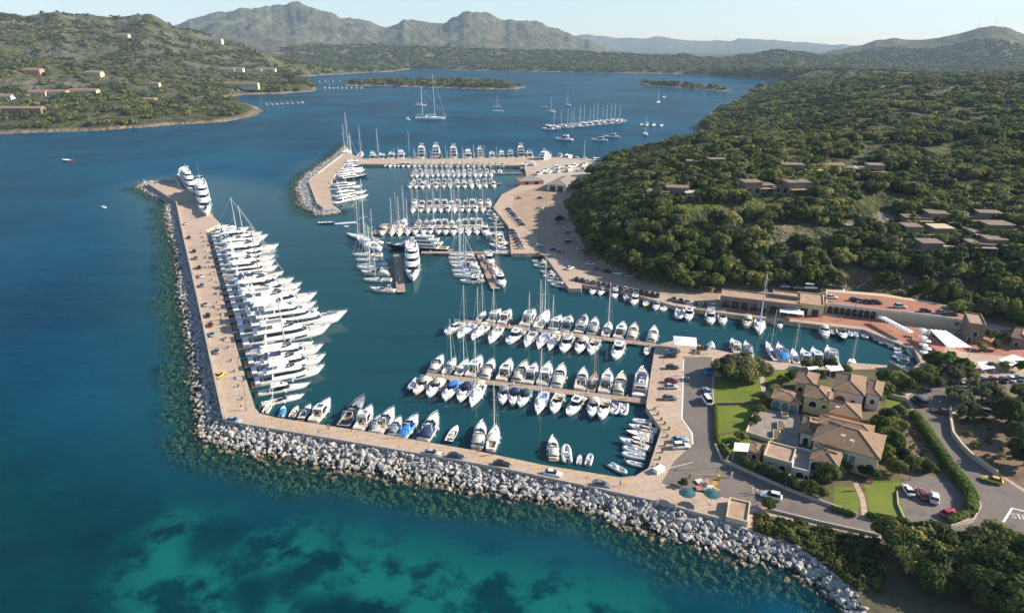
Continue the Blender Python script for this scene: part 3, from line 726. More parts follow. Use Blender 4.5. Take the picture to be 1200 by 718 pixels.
def motor_yacht(L=20, hullm='gelcoat', cover=None, hardtop=False, tiers=1, sunroof=False, win='glass', arch=True, pad='creamcloth'):
    """flybridge motor yacht"""
    B = L*0.245+0.4; fs = 1.15+L*0.022; fb = fs*1.55
    r_ = empty('motor_yacht')
    hull(L, B, fs, fb).build('hull', M[hullm], r_, True)
    d, f = deck(L, B, fs, fb, cock=(0.07, 0.24), zf=0.75, cw=0.80); d.build('deck', M['deck'], r_); f.build('cockpit_floor', M['teak'], r_)
    mb = MB(); mb.box(-L/2-L*.055, -L/2+.05, -B*.40, B*.40, .30, .46); mb.build('swim_platform', M['teak'], r_)
    hull_windows(L, B, fs, fb, [(.34, .50), (.56, .70)]).build('hull_window', M[win], r_)
    z0 = fs+.02; z1 = z0+2.0; xa, xf, w = -L*.27, L*.26, B*.37
    tier(MB(), xa, xf, w, z0, z1, fs=L*.11, bs=.2, tum=.22, nose=.5).build('cabin', M['gelcoat'], r_)
    band(MB(), xa, xf, w, z0, z1, .38, .84, fs=L*.11, bs=.2, tum=.22, nose=.5).build('window', M[win], r_)
    # overhanging flybridge deck with bulwark and seats
    zf = z1; xa2, xf2, w2_ = -L*.37, L*.10, B*.385
    tier(MB(), xa2, xf2, w2_, zf, zf+.16, fs=.1, bs=0, tum=0, nose=.35).build('flybridge_deck', M['gelcoat'], r_)
    mb = MB(); o0 = outline(xa2+.9, xf2-.1, w2_-.05, .35); o1 = outline(xa2+.9, xf2-.5, w2_-.16, .35); o2 = outline(xa2+1.0, xf2-.75, w2_-.30, .35)
    mb.rings([[(x, y, zf+.16) for x, y in o0], [(x, y, zf+.86) for x, y in o1], [(x, y, zf+.86) for x, y in o2], [(x, y, zf+.20) for x, y in o2]], False, False)
    mb.build('bulwark', M['gelcoat'], r_)
    band(MB(), xa2+.9, xf2-.5, w2_-.14, zf+.86, zf+1.25, 0, 1, fs=.35, bs=0, tum=.1, nose=.35, off=0, side=False).build('windscreen', M['glass'], r_)
    for q in ((-L*.30, -L*.16, -B*.28, -B*.12, zf+.16, zf+.62), (-L*.30, -L*.16, B*.12, B*.28, zf+.16, zf+.62), (-L*.02, L*.02, -B*.22, B*.05, zf+.16, zf+.65)): MB().box(*q).build('seat', M[pad], r_)
    MB().box(-L*.255-.03, -L*.255+.0, -B*.26, B*.26, z0+.15, z0+1.75).build('aft_door', M['glass'], r_) if False else MB().add([(-L*.27-.02, B*.27, z0+.1), (-L*.27-.02, -B*.27, z0+.1), (-L*.27+.17, -B*.25, z0+1.8), (-L*.27+.17, B*.25, z0+1.8)], [(0, 1, 2, 3)]).build('aft_door', M['glass'], r_)
    if tiers > 1:
        z2 = zf+.16
        tier(MB(), -L*.24, L*.05, B*.30, z2, z2+1.9, fs=L*.06, bs=.2, tum=.2, nose=.4).build('upper_cabin', M['gelcoat'], r_)
        band(MB(), -L*.24, L*.05, B*.30, z2, z2+1.9, .35, .85, fs=L*.06, bs=.2, tum=.2, nose=.4).build('window', M[win], r_)
        tier(MB(), -L*.30, L*.01, B*.32, z2+1.9, z2+2.05, fs=.1, bs=0, tum=0, nose=.3).build('hardtop', M['gelcoat'], r_)
        ztop = z2+2.05
    elif hardtop:
        mb = MB(); tier(mb, -L*.28, -L*.01, B*.33, zf+2.05, zf+2.2, fs=.2, bs=.2, tum=.1, nose=.3)
        for s in (-1, 1):
            mb.tube((-L*.26, s*B*.30, zf+.2), (-L*.22, s*B*.28, zf+2.1), .10, n=5); mb.tube((-L*.06, s*B*.30, zf+.6), (-L*.08, s*B*.27, zf+2.1), .08, n=5)
        mb.build('hardtop', M['gelcoat'], r_); ztop = zf+2.2
        if sunroof:
            mb = MB(); mb.box(-L*.22, -L*.06, -B*.20, B*.20, zf+2.2, zf+2.23); mb.build('sunroof', M['greycloth'], r_)
    else: ztop = zf+.5
    if cover:
        mb = MB(); n = 7; rs = []
        for k in range(n):
            x = -L*.30+(L*.20)*k/(n-1)
            rs.append([(x, B*.30*math.cos(a), zf+1.7+.35*math.sin(a)+.12*math.sin(k*1.1)) for a in [math.pi*i/8 for i in range(9)]])
        mb.rings(rs, False, False, closed=False)
        for s in (-1, 1):
            for x in (-L*.29, -L*.11): mb.tube((x, s*B*.29, zf+.2), (x, s*B*.29, zf+1.75), .04, n=4)
        mb.build('bimini', M[cover], r_)
    if arch:
        mb = MB(); xb = -L*.27
        for s in (-1, 1): mb.tube((xb-.4, s*B*.30, ztop-.3 if (hardtop or tiers > 1) else zf+.2), (xb+.5, s*B*.22, ztop+1.3), .16, .10, n=6)
        mb.tube((xb+.5, -B*.22, ztop+1.3), (xb+.5, B*.22, ztop+1.3), .12, n=6)
        ar = mb.build('radar_arch', M['gelcoat'], r_)
        mb = MB(); mb.ball((xb+.5, 0, ztop+1.62), .34, n=8); mb.build('radar_dome', M['gelcoat'], ar, True)
        mb = MB(); mb.tube((xb+.5, B*.15, ztop+1.3), (xb-.2, B*.17, ztop+3.6), .035, .015, n=4); mb.tube((xb+.5, -B*.15, ztop+1.3), (xb-.2, -B*.17, ztop+3.2), .035, .015, n=4)
        mb.build('antenna', M['gelcoat'], ar)
    mb = MB(); zz = sheer(.78, fs, fb)-.08; tier(mb, L*.24, L*.36, B*.20, zz, zz+.28, fs=.3, bs=.1, tum=.1, nose=.3); mb.build('sunpad', M[pad], r_)
    mb = MB(); zz = sheer(.93, fs, fb)-.1; mb.box(L*.40, L*.43, -.3, .3, zz, zz+.3); mb.build('windlass', M['chrome'], r_)
    rail(L, B, fs, fb, 'motor', .45, .995, .65, 8).build('bow_rail', M['chrome'], r_)
    mb = MB(); mb.box(-L*.40, -L*.375, -B*.28, B*.28, .77, 1.2); mb.build('cockpit_seat', M[pad], r_)
    fenders(L, B, fs, fb, 'motor', (.3, .5), r_)
    return learn(r_)

def super_yacht(L=42, hullm='gelcoat', win='glass'):
    B = L*0.165+1.2; fs = 2.5; fb = 4.3
    r_ = empty('super_yacht')
    hull(L, B, fs, fb, n=20).build('hull', M[hullm], r_, True)
    d, f = deck(L, B, fs, fb, cock=(0.04, 0.17), zf=1.5, cw=.82); d.build('deck', M['deck'], r_); f.build('aft_deck', M['teak'], r_)
    mb = MB(); mb.box(-L/2-1.6, -L/2+.05, -B*.42, B*.42, .4, .65); mb.build('swim_platform', M['teak'], r_)
    hull_windows(L, B, fs, fb, [(.25, .30), (.34, .40), (.44, .52), (.58, .66)], u0=.55, u1=.72).build('hull_window', M[win], r_)
    z = fs+.05
    spec = [(-L*.32, L*.26, B*.42, 2.5, L*.06), (-L*.27, L*.15, B*.385, 2.3, L*.05), (-L*.19, L*.05, B*.32, 2.0, L*.04)]
    for i, (xa, xf, w, h, s) in enumerate(spec):
        tier(MB(), xa, xf, w, z, z+h, fs=s, bs=.3, tum=.18, nose=.4).build(['main_cabin', 'bridge_cabin', 'sky_lounge'][i], M['gelcoat'], r_)
        band(MB(), xa, xf, w, z, z+h, .35, .80, fs=s, bs=.3, tum=.18, nose=.4, off=.04).build('window', M[win], r_)
        MB().add([(xa-.02+.03, w*.75, z+.1), (xa-.02+.03, -w*.75, z+.1), (xa+.25, -w*.72, z+h*.86), (xa+.25, w*.72, z+h*.86)], [(0, 1, 2, 3)]).build('aft_door', M['glass'], r_)
        z += h
        tier(MB(), xa-L*.075, xf-s*.55, w+.18, z, z+.22, fs=.4, bs=0, tum=0, nose=.35).build('deck_overhang', M['gelcoat'], r_)
        mb = MB(); o = outline(xa-L*.07, xf-s-.4, w, .35)
        o2 = outline(xa-L*.065, xf-s-.7, w-.15, .35)
        mb.rings([[(x, y, z+.22) for x, y in o], [(x, y, z+.95) for x, y in o], [(x, y, z+.95) for x, y in o2], [(x, y, z+.25) for x, y in o2]], False, False); mb.build('bulwark', M['gelcoat'], r_)
        mb = MB(); mb.box(xa-L*.05, xa-L*.02, -w*.6, w*.6, z+.22, z+.6); mb.build('seat', M['creamcloth'], r_)
        z += .22
    mb = MB()
    for s in (-1, 1): mb.tube((-L*.13, s*B*.2, z), (-L*.10, s*B*.06, z+2.6), .35, .2, n=6)
    mb.tube((-L*.10, 0, z+1.6), (-L*.11, 0, z+5.0), .22, .07, n=6); mb.tube((-L*.10, -1.6, z+2.6), (-L*.10, 1.6, z+2.6), .12, n=5)
    ms = mb.build('radar_mast', M['gelcoat'], r_)
    for s in (-1, 1):
        mb = MB(); mb.ball((-L*.10, s*1.5, z+3.1), .55, n=8); mb.build('radar_dome', M['gelcoat'], ms, True)
    rail(L, B, fs, fb, 'motor', .55, .99, .8, 9, .04).build('bow_rail', M['chrome'], r_)
    mb = MB(); zz = sheer(.85, fs, fb); hull(4.6, 1.9, .5, .8, n=8); t = hull(4.8, 1.9, .5, .75, n=8)
    t.v = [(x+L*.36, y, q+zz+.35) for x, y, q in t.v]; t.build('tender', M['greycloth'], r_, True)
    mb = MB(); mb.box(-L/2-3.5, -L/2+1.0, B*.2, B*.2+.7, 1.55, 1.65); mb.build('gangway', M['alu'], r_)
    fenders(L, B, fs, fb, 'motor', (.25, .4, .55), r_)
    return learn(r_)

def motorboat(L=11, hullm='gelcoat', cover=None, style='cruiser', pad='creamcloth', floor='teak', deckm='deck'):
    """open sports cruiser; style: cruiser, hardtop, fly, covered"""
    B = L*.29+.25; fs = .95+L*.012; fb = fs*1.5
    r_ = empty('motorboat')
    hull(L, B, fs, fb).build('hull', M[hullm], r_, True)
    d, f = deck(L, B, fs, fb, cock=(.06, .44), zf=.55, cw=.78); d.build('deck', M[deckm], r_); f.build('cockpit_floor', M[floor], r_)
    mb = MB(); mb.box(-L/2-.75, -L/2+.03, -B*.40, B*.40, .28, .40); mb.build('swim_platform', M['teak' if floor == 'teak' else 'deck'], r_)
    z0 = sheer(.55, fs, fb)-.14
    tier(MB(), -L*.04, L*.34, B*.34, z0, z0+.62, fs=L*.13, bs=.0, tum=.25, nose=.6).build('foredeck_cabin', M[deckm], r_)
    band(MB(), -L*.04, L*.34, B*.34, z0, z0+.62, .3, .75, fs=L*.13, bs=.0, tum=.25, nose=.6, front=False).build('side_window', M['glass'], r_)
    mb = MB(); mb.box(L*.08, L*.13, -.28, .28, z0+.60, z0+.66); mb.build('hatch', M['glass'], r_)
    # wrap-round windscreen
    band(MB(), -L*.16, L*.10, B*.37, z0+.42, z0+1.15, 0, 1, fs=L*.07, bs=.1, tum=.16, nose=.55, off=.01).build('windscreen', M['glass'], r_)
    for q in ((-L*.10, -L*.06, B*.05, B*.24, .57, 1.35), (-L*.40, -L*.34, -B*.27, B*.27, .57, 1.0), (-L*.33, -L*.20, -B*.27, -B*.18, .57, .95)): MB().box(*q).build('seat', M[pad], r_)
    mb = MB(); mb.box(-L*.46, -L*.405, -B*.30, B*.30, fs-.15, fs+.02); mb.build('sunpad', M[pad], r_)
    if style in ('hardtop', 'fly'):
        zt = z0+1.75
        mb = MB(); tier(mb, -L*.26, L*.06, B*.36, zt, zt+.16, fs=.3, bs=.1, tum=.08, nose=.4)
        for s in (-1, 1): mb.tube((-L*.25, s*B*.36, fs), (-L*.22, s*B*.33, zt+.05), .09, n=5); mb.tube((L*.06, s*B*.28, z0+.5), (-L*.03, s*B*.3, zt+.05), .06, n=5)
        mb.build('hardtop', M['gelcoat'], r_)
        band(MB(), -L*.20, L*.11, B*.36, z0+.45, zt, 0, 1, fs=L*.08, bs=.1, tum=.05, nose=.4, off=.0).build('cabin_window', M['glass'], r_)
        if style == 'fly':
            mb = MB(); o = outline(-L*.25, L*.0, B*.33, .35); o2 = outline(-L*.24, -L*.02, B*.30, .35)
            mb.rings([[(x, y, zt+.16) for x, y in o], [(x, y, zt+.75) for x, y in o], [(x, y, zt+.75) for x, y in o2], [(x, y, zt+.2) for x, y in o2]], False, False); mb.build('bulwark', M['gelcoat'], r_)
            mb = MB(); mb.box(-L*.20, -L*.14, -B*.24, B*.24, zt+.16, zt+.6); mb.build('fly_seat', M[pad], r_)
        else:
            mb = MB(); mb.box(-L*.17, -L*.02, -B*.2, B*.2, zt+.16, zt+.19); mb.build('sunroof', M['navycloth' if cover == 'navycloth' else 'greycloth'], r_)
        ztop = zt+.3
    else: ztop = z0+1.15
    if cover and style not in ('hardtop', 'fly'):
        mb = MB(); rs = []; x0, x1 = ((-L*.45, -L*.10) if style == 'cruiser' else (-L*.47, L*.14)); n = 8
        for k in range(n):
            x = x0+(x1-x0)*k/(n-1); t = (x+L/2)/L; w = beam_at(max(t, .02), B, 'motor')*.86; e = math.sin(math.pi*(k+.4)/(n-.2))
            zc = fs+.15+1.15*e**.5 if style == 'cruiser' else fs+.10+.75*e
            rs.append([(x, w*math.cos(a), fs-.05+(zc-fs)*math.sin(a)**.8) for a in [math.pi*i/10 for i in range(11)]])
        mb.rings(rs, False, False, closed=False); mb.build('canvas_cover', M[cover], r_, True)
    mb = MB(); xb = -L*.28
    for s in (-1, 1): mb.tube((xb-.3, s*B*.40, fs-.1), (xb+.5, s*B*.30, ztop+.75), .10, .07, n=5)
    mb.tube((xb+.5, -B*.30, ztop+.75), (xb+.5, B*.30, ztop+.75), .08, n=5); mb.build('radar_arch', M['gelcoat'], r_)
    rail(L, B, fs, fb, 'motor', .5, .99, .5, 6, .025).build('bow_rail', M['chrome'], r_)
    fenders(L, B, fs, fb, 'motor', (.25, .5), r_)
    return learn(r_)

def sailing_boat(L=13, hullm='gelcoat', cover='bluecloth', spar='alu', masts=1, mh=1.35, bim=None, deckm='deck'):
    B = L*.255+.45; fs = 1.0+L*.008; fb = fs*1.25
    r_ = empty('sailing_boat')
    hull(L, B, fs, fb, 'sail', rake=.05).build('hull', M[hullm], r_, True)
    d, f = deck(L, B, fs, fb, 'sail', cock=(.06, .34), zf=.5, cw=.62, drop=.04, inset=.96); d.build('deck', M[deckm], r_); f.build('cockpit_floor', M['teak'], r_)
    z0 = sheer(.5, fs, fb)-.06
    tier(MB(), -L*.15, L*.24, B*.27, z0, z0+.52, fs=L*.10, bs=.05, tum=.12, nose=.5).build('cabin_trunk', M['gelcoat'], r_)
    band(MB(), -L*.15, L*.24, B*.27, z0, z0+.52, .35, .78, fs=L*.10, bs=.05, tum=.12, nose=.5, front=False).build('cabin_window', M['glass'], r_)
    mb = MB(); mb.box(L*.28, L*.32, -.25, .25, z0+.05, z0+.15); mb.build('hatch', M['glass'], r_)
    mb = MB(); rs = []
    for k in range(4):
        x = -L*.17+L*.07*k/3; rs.append([(x, B*.26*math.cos(a), z0+.40+(.75-.12*k)*math.sin(a)) for a in [math.pi*i/7 for i in range(8)]])
    mb.rings(rs, False, False, closed=False); mb.build('spray_hood', M[cover], r_, True)
    if bim:
        mb = MB(); rs = []
        for k in range(4):
            x = -L*.40+L*.16*k/3; rs.append([(x, B*.34*math.cos(a), fs+1.75+.25*math.sin(a)) for a in [math.pi*i/6 for i in range(7)]])
        mb.rings(rs, False, False, closed=False); mb.build('bimini', M[bim], r_, True)
    specs = [(L*.08, L*mh, L*.42)] if masts == 1 else [(L*.14, L*mh, L*.34), (-L*.26, L*mh*.72, L*.22)]
    for xm, hm, bl in specs:
        mb = MB(); mb.tube((xm, 0, z0+.3), (xm-.02*hm, 0, z0+hm), .145, .10, n=6); ma = mb.build('mast', M[spar], r_)
        for u, w in ((.38, .30), (.66, .22)): MB().tube((xm-.02*hm*u, -B*w, z0+hm*u), (xm-.02*hm*u, B*w, z0+hm*u), .045, n=4).build('spreader', M[spar], ma)
        mb = MB(); mb.tube((xm, 0, z0+1.45), (xm-bl, 0, z0+1.55), .10, n=6); bo = mb.build('boom', M[spar], ma)
        mb = MB(); rs = []
        for k in range(5):
            x = xm-.1-bl*.95*k/4; rr_ = .24-.025*k; rs.append([(x, rr_*.8*math.cos(a), z0+1.70+rr_*math.sin(a)) for a in [2*math.pi*i/6 for i in range(6)]])
        mb.rings(rs, True, True); mb.build('sail_cover', M[cover], ma, True)
        mb = MB(); top = (xm-.02*hm, 0, z0+hm*.97)
        for s in (-1, 1):
            mb.tube((xm-.3, s*B*.46, fs), (xm-.02*hm*.66, s*B*.22, z0+hm*.66), .022, n=3, cap=False); mb.tube((xm-.02*hm*.66, s*B*.22, z0+hm*.66), top, .022, n=3, cap=False)
        mb.tube((L*.485, 0, fb), top, .05, n=4, cap=False); mb.tube((-L*.49, 0, fs), top, .022, n=3, cap=False)
        mb.build('rigging', M['rope'], ma)
    mb = MB(); mb.tube((-L*.36, 0, .5), (-L*.36, 0, 1.3), .06, n=5)
    pts = [(-L*.36, .5*math.cos(a), 1.35+.5*math.sin(a)) for a in [2*math.pi*i/10 for i in range(11)]]; mb.path(pts, .035, 4); mb.build('steering_wheel', M['chrome'], r_)
    rail(L, B, fs, fb, 'sail', .03, .985, .6, 8, .022).build('guard_rail', M['chrome'], r_)
    fenders(L, B, fs, fb, 'sail', (.35, .55), r_)
    return learn(r_)

def inflatable(L=7, tube='ribtube', cover=None):
    B = L*.36; r_ = empty('inflatable_boat'); rad = B*.17
    mb = MB(); rs = []; n = 22
    for k in range(n+1):
        a = k/n
        if a < .33: u = a/.33; p = (-L*.46+u*L*.62, -(B/2-rad)); d = (1, 0)
        elif a > .67: u = (1-a)/.33; p = (-L*.46+u*L*.62, (B/2-rad)); d = (-1, 0)
        else:
            u = (a-.33)/.34*math.pi-math.pi/2; p = (L*.16+L*.30*math.cos(u), (B/2-rad)*math.sin(u)); d = (-math.sin(u)*L*.3, (B/2-rad)*math.cos(u))
        q = Vector((d[0], d[1], 0)).normalized(); nn = Vector((-q.y, q.x, 0)); zc = .42+.25*max(0, (p[0]-.0)/(L*.46))**2
        rr_ = rad*(.7 if k in (0, n) else 1)
        rs.append([(p[0]+nn.x*rr_*math.cos(t), p[1]+nn.y*rr_*math.cos(t), zc+rr_*math.sin(t)) for t in [2*math.pi*i/8 for i in range(8)]])
    mb.rings(rs, True, True); mb.build('tube', M[tube], r_, True)
    h = hull(L*.86, B*.62, .42, .5, n=8); h.v = [(x-.03*L, y, z) for x, y, z in h.v]; h.build('hull', M['gelcoat'], r_)
    mb = MB(); mb.box(-L*.44, L*.15, -B*.3, B*.3, .40, .44); mb.build('floor', M['deck'], r_)
    mb = MB(); tier(mb, -L*.10, L*.06, B*.14, .44, 1.15, fs=.35, bs=.1, tum=.05, nose=.4); mb.build('console', M['gelcoat'], r_)
    for q in ((-L*.24, -L*.13, -B*.16, B*.16, .44, .9), (-L*.40, -L*.34, -B*.28, B*.28, .44, .75)): MB().box(*q).build('seat', M['greycloth' if not cover else cover], r_)
    mb = MB(); tier(mb, -L*.52, -L*.44, .24, .55, 1.15, fs=.08, bs=.08, tum=.05, nose=.4); mb.box(-L*.51, -L*.48, -.08, .08, -.3, .6); mb.build('outboard', M['engine'], r_)
    if cover:
        mb = MB(); rs = []
        for k in range(4): x = -L*.26+L*.24*k/3; rs.append([(x, B*.30*math.cos(a), 1.8+.15*math.sin(a)) for a in [math.pi*i/6 for i in range(7)]])
        mb.rings(rs, False, False, closed=False)
        for s in (-1, 1):
            for x in (-L*.25, -L*.03): mb.tube((x, s*B*.3, .45), (x, s*B*.3, 1.82), .03, n=4)
        mb.build('bimini', M[cover], r_, True)
    return learn(r_)

def small_boat(L=6, hullm='gelcoat', cover=None, floor='deck'):
    B = L*.34; fs, fb = .62, .95; r_ = empty('open_boat')
    hull(L, B, fs, fb, n=12).build('hull', M[hullm], r_, True)
    d, f = deck(L, B, fs, fb, cock=(.06, .62), zf=.28, cw=.80, drop=.03); d.build('deck', M['deck'], r_); f.build('cockpit_floor', M[floor], r_)
    mb = MB(); mb.box(-L*.10, L*.0, -B*.14, B*.14, .3, 1.0); mb.build('console', M['gelcoat'], r_)
    for q in ((-L*.32, -L*.22, -B*.34, B*.34, .3, .6), (-L*.19, -L*.12, -B*.2, B*.2, .3, .65)): MB().box(*q).build('seat', M['creamcloth'], r_)
    mb = MB(); tier(mb, -L*.56, -L*.47, .22, .55, 1.1, fs=.08, bs=.06, tum=.05, nose=.4); mb.box(-L*.54, -L*.50, -.07, .07, -.2, .6); mb.build('outboard', M['engine'], r_)
    if cover:
        mb = MB(); rs = []
        for k in range(7):
            x = -L*.47+L*.74*k/6; t = (x+L/2)/L; w = beam_at(max(t, .02), B, 'motor')*.92; e = math.sin(math.pi*(k+.5)/7)
            rs.append([(x, w*math.cos(a), fs-.03+(.55*e+.05)*math.sin(a)) for a in [math.pi*i/8 for i in range(9)]])
        mb.rings(rs, False, False, closed=False); mb.build('canvas_cover', M[cover], r_, True)
    return learn(r_)

PROTO = {}
def proto(key, desc, cat, o, L): PROTO[key] = (o, desc, cat, L)
proto('ya', 'white flybridge motor yacht', 'yacht', motor_yacht(22), 22)
proto('yb', 'white motor yacht with grey hardtop sunroof', 'yacht', motor_yacht(24, hardtop=True, sunroof=True), 24)
proto('yc', 'white motor yacht with navy canopy', 'yacht', motor_yacht(21, cover='navycloth'), 21)
proto('yd', 'tall white two-deck motor yacht', 'yacht', motor_yacht(26, tiers=2), 26)
proto('ye', 'cream-cushioned white motor yacht with hardtop', 'yacht', motor_yacht(20, hardtop=True), 20)
proto('yn', 'dark navy hulled motor yacht', 'yacht', motor_yacht(28, hullm='navy', hardtop=True, tiers=1, cover=None), 28)
proto('yg', 'grey hulled motor yacht', 'yacht', motor_yacht(23, hullm='greyhull', tiers=2), 23)
proto('sy', 'large white three-deck yacht', 'yacht', super_yacht(42), 42)
proto('sb', 'large navy hulled three-deck yacht', 'yacht', super_yacht(42, hullm='navy'), 42)
proto('m0', 'white open motorboat with teak cockpit', 'motorboat', motorboat(11), 11)
proto('m1', 'white motorboat with navy cockpit cover', 'motorboat', motorboat(11, cover='navycloth'), 11)
proto('m2', 'white motorboat with cream cockpit cover', 'motorboat', motorboat(11, cover='creamcloth'), 11)
proto('m3', 'white motorboat with bright blue cover', 'motorboat', motorboat(10, cover='bluecloth', style='covered'), 10)
proto('m4', 'white hardtop cruiser', 'motorboat', motorboat(13, style='hardtop'), 13)
proto('m5', 'white flybridge cruiser', 'motorboat', motorboat(13, style='fly'), 13)
proto('m6', 'white hardtop cruiser with navy sunroof', 'motorboat', motorboat(14, style='hardtop', cover='navycloth'), 14)
proto('m7', 'white motorboat with grey cover', 'motorboat', motorboat(10, cover='greycloth', floor='deck'), 10)
proto('m8', 'white motorboat with teal cockpit cover', 'motorboat', motorboat(10, cover='tealcloth'), 10)
proto('m9', 'cream coloured cabin motorboat', 'motorboat', motorboat(11, hullm='cream', deckm='cream', cover='creamcloth'), 11)
proto('mk', 'black hulled sports motorboat', 'motorboat', motorboat(14, hullm='black', floor='teak', deckm='greyhull', pad='rubber'), 14)
proto('mn', 'navy hulled motorboat', 'motorboat', motorboat(11, hullm='navy'), 11)
proto('s0', 'white sailing boat with blue sail cover', 'sailing boat', sailing_boat(13), 13)
proto('s1', 'white sailing boat with cream sail cover', 'sailing boat', sailing_boat(13, cover='creamcloth', bim='creamcloth'), 13)
proto('s2', 'white sailing boat with navy sail cover', 'sailing boat', sailing_boat(14, cover='navycloth', bim='navycloth'), 14)
proto('s3', 'teak-decked sailing boat with wooden mast', 'sailing boat', sailing_boat(14, cover='creamcloth', spar='woodmast', deckm='teak'), 14)
proto('s4', 'navy hulled sailing boat', 'sailing boat', sailing_boat(16, hullm='navy', cover='whitecloth'), 16)
proto('s5', 'black hulled sailing yacht', 'sailing boat', sailing_boat(24, hullm='black', cover='greycloth', mh=1.25), 24)
proto('s6', 'white two-masted sailing yacht', 'sailing boat', sailing_boat(18, cover='whitecloth', masts=2), 18)
proto('s7', 'white sailing boat with grey sail cover', 'sailing boat', sailing_boat(12, cover='greycloth'), 12)
proto('i0', 'light grey inflatable boat', 'dinghy', inflatable(7), 7)
proto('i1', 'grey inflatable boat with navy canopy', 'dinghy', inflatable(8, cover='navycloth'), 8)
proto('i2', 'red inflatable boat', 'dinghy', inflatable(8, tube='redhull'), 8)
proto('o0', 'small white open boat', 'boat', small_boat(6), 6)
proto('o1', 'small boat under a bright blue cover', 'boat', small_boat(7, cover='bluecloth'), 7)
proto('o2', 'small wooden-floored boat', 'boat', small_boat(7, hullm='cream', floor='teak'), 7)
proto('o3', 'dark hulled open boat', 'boat', small_boat(8, hullm='navy', floor='teak'), 8)
proto('o4', 'yellow open boat', 'boat', small_boat(7, hullm='yellowhull'), 7)
proto('o5', 'small boat under a navy cover', 'boat', small_boat(6.5, cover='navycloth'), 6.5)
proto('or', 'red hulled work boat', 'boat', small_boat(8, hullm='redhull'), 8)
ORD = 'first second third fourth fifth sixth seventh eighth ninth tenth eleventh twelfth thirteenth fourteenth fifteenth sixteenth seventeenth eighteenth nineteenth twentieth'.split()
def ordn(i):
    if i < 20: return ORD[i]
    if i < 29: return 'twenty-' + ORD[i-20]
    return 'thirtieth' if i == 29 else 'thirty-' + ORD[i-30]
brng = random.Random(5); NB = [0]
def boat(key, stern, bow=None, length=None, heading=None, where='', group=None, wscale=None, label=None):
    """stern / bow in world metres; either bow or heading + length"""
    pr, desc, cat, L0 = PROTO[key]
    o = copy_tree(pr); s = Vector((stern[0], stern[1], 0))
    if bow is not None:
        v = Vector((bow[0], bow[1], 0))-s; ln = length or v.length; hd = math.atan2(v.y, v.x)
    else: hd = heading; ln = length
    k = ln/L0; kw = (wscale or (k**0.8))*1.0
    o.scale = (k, kw, kw); u = Vector((math.cos(hd), math.sin(hd), 0))
    o.location = s+u*(ln/2+.3); o.rotation_euler = (0, 0, hd)
    tag(o, label or (desc+(', '+where if where else '')), cat, group); NB[0] += 1
    return o
# ------------------------------------------------------------------ pontoons and the boats moored to them
def proj(v):
    y = v[1]; z = v[2]-H if len(v) > 2 else -H
    dep = y*math.cos(PITCH)-z*math.sin(PITCH); up = y*math.sin(PITCH)+z*math.cos(PITCH)
    return (CX+F*v[0]/dep, CY-F*up/dep)
def at_px(a, b, x=None, y=None):
    """point on segment a-b whose picture x (or y) is given"""
    best = None
    for k in range(-20, 421):
        p = a+(b-a)*(k/400); q = proj(p); d = abs(q[0]-x) if x is not None else abs(q[1]-y)
        if best is None or d < best[0]: best = (d, p)
    return best[1]
M['pontoon'] = paving_mat('pontoon decking', (0.33, 0.23, 0.165), (0.45, 0.33, 0.25), 0.5, 1.2)
M['floatblock'] = simple('float concrete', (0.22, 0.20, 0.18), 0.9, 0.2, 1)
M['pile'] = simple('weathered pile', (0.25, 0.22, 0.19), 0.85, 0.2, 2)
def pontoon(p0, p1, w, label, z=0.75, piles=6, m='pontoon'):
    a, b = P(*p0, z), P(*p1, z); u = (b-a).normalized(); L = (b-a).length; c = (a+b)/2
    r_ = empty('pontoon', (c.x, c.y, 0), math.atan2(u.y, u.x)); tag(r_, label, 'pontoon', 'pontoons in the marina')
    mb = MB(); mb.box(-L/2, L/2, -w/2, w/2, z-.14, z); mb.build('decking', M[m], r_)
    mb = MB(); n = max(2, int(L/7))
    for k in range(n):
        x = -L/2+L*(k+.5)/n; mb.box(x-2.2, x+2.2, -w/2+.15, w/2-.15, -.5, z-.145)
    mb.build('float', M['floatblock'], r_)
    mb = MB()
    for s in (-1, 1): mb.box(-L/2+.1, L/2-.1, s*(w/2+.06)-.06, s*(w/2+.06)+.06, z-.28, z-.02)
    mb.build('timber_edge', M['pile'], r_)
    for k in range(piles):
        x = -L/2+L*(k+.5)/piles; mb = MB(); mb.box(x-.12, x+.12, -.15, .15, z, z+1.0); mb.box(x-.15, x+.15, -.18, .18, z+1.0, z+1.12); mb.build('power_pedestal', M['whitepaint'], r_)
    return a, b
def row(a, b, side, items, where, group, half=1.3, jit=2.0, turn=0.0, by='x'):
    u = (b-a).normalized(); nrm = Vector((-u.y, u.x, 0))*side
    hd = math.atan2(nrm.y, nrm.x)+R(turn)
    for i, it in enumerate(items):
        key, x, ln = it[:3]
        p = at_px(a, b, **{by: x}); p = p+nrm*(half+.5)
        boat(key, p, length=ln, heading=hd+R(brng.uniform(-jit, jit)+(it[3] if len(it) > 3 else 0)), where=where.replace('#', ordn(i)), group=group)
LOW = pontoon((499,438.5), (758,470), 2.6, 'lower of the two long finger pontoons lined with boats')
UPP = pontoon((544,376), (768,404), 2.6, 'upper of the two long finger pontoons lined with boats')
row(*LOW, 1, [('m2',503,11),('s2',519,11),('s1',534,11),('m4',549,13.5),('m2',565,12),('m6',586,13.5),('m9',603,13),('m5',616,12.5),('m4',634,14),('m2',650,13.5),('m0',678,12.5),('s3',691,11),('m5',707,13.5),('m9',723,12.5),('yc',748,17)],
    '# from the tip, lower pontoon’s far side', 'boats on the lower finger pontoon')
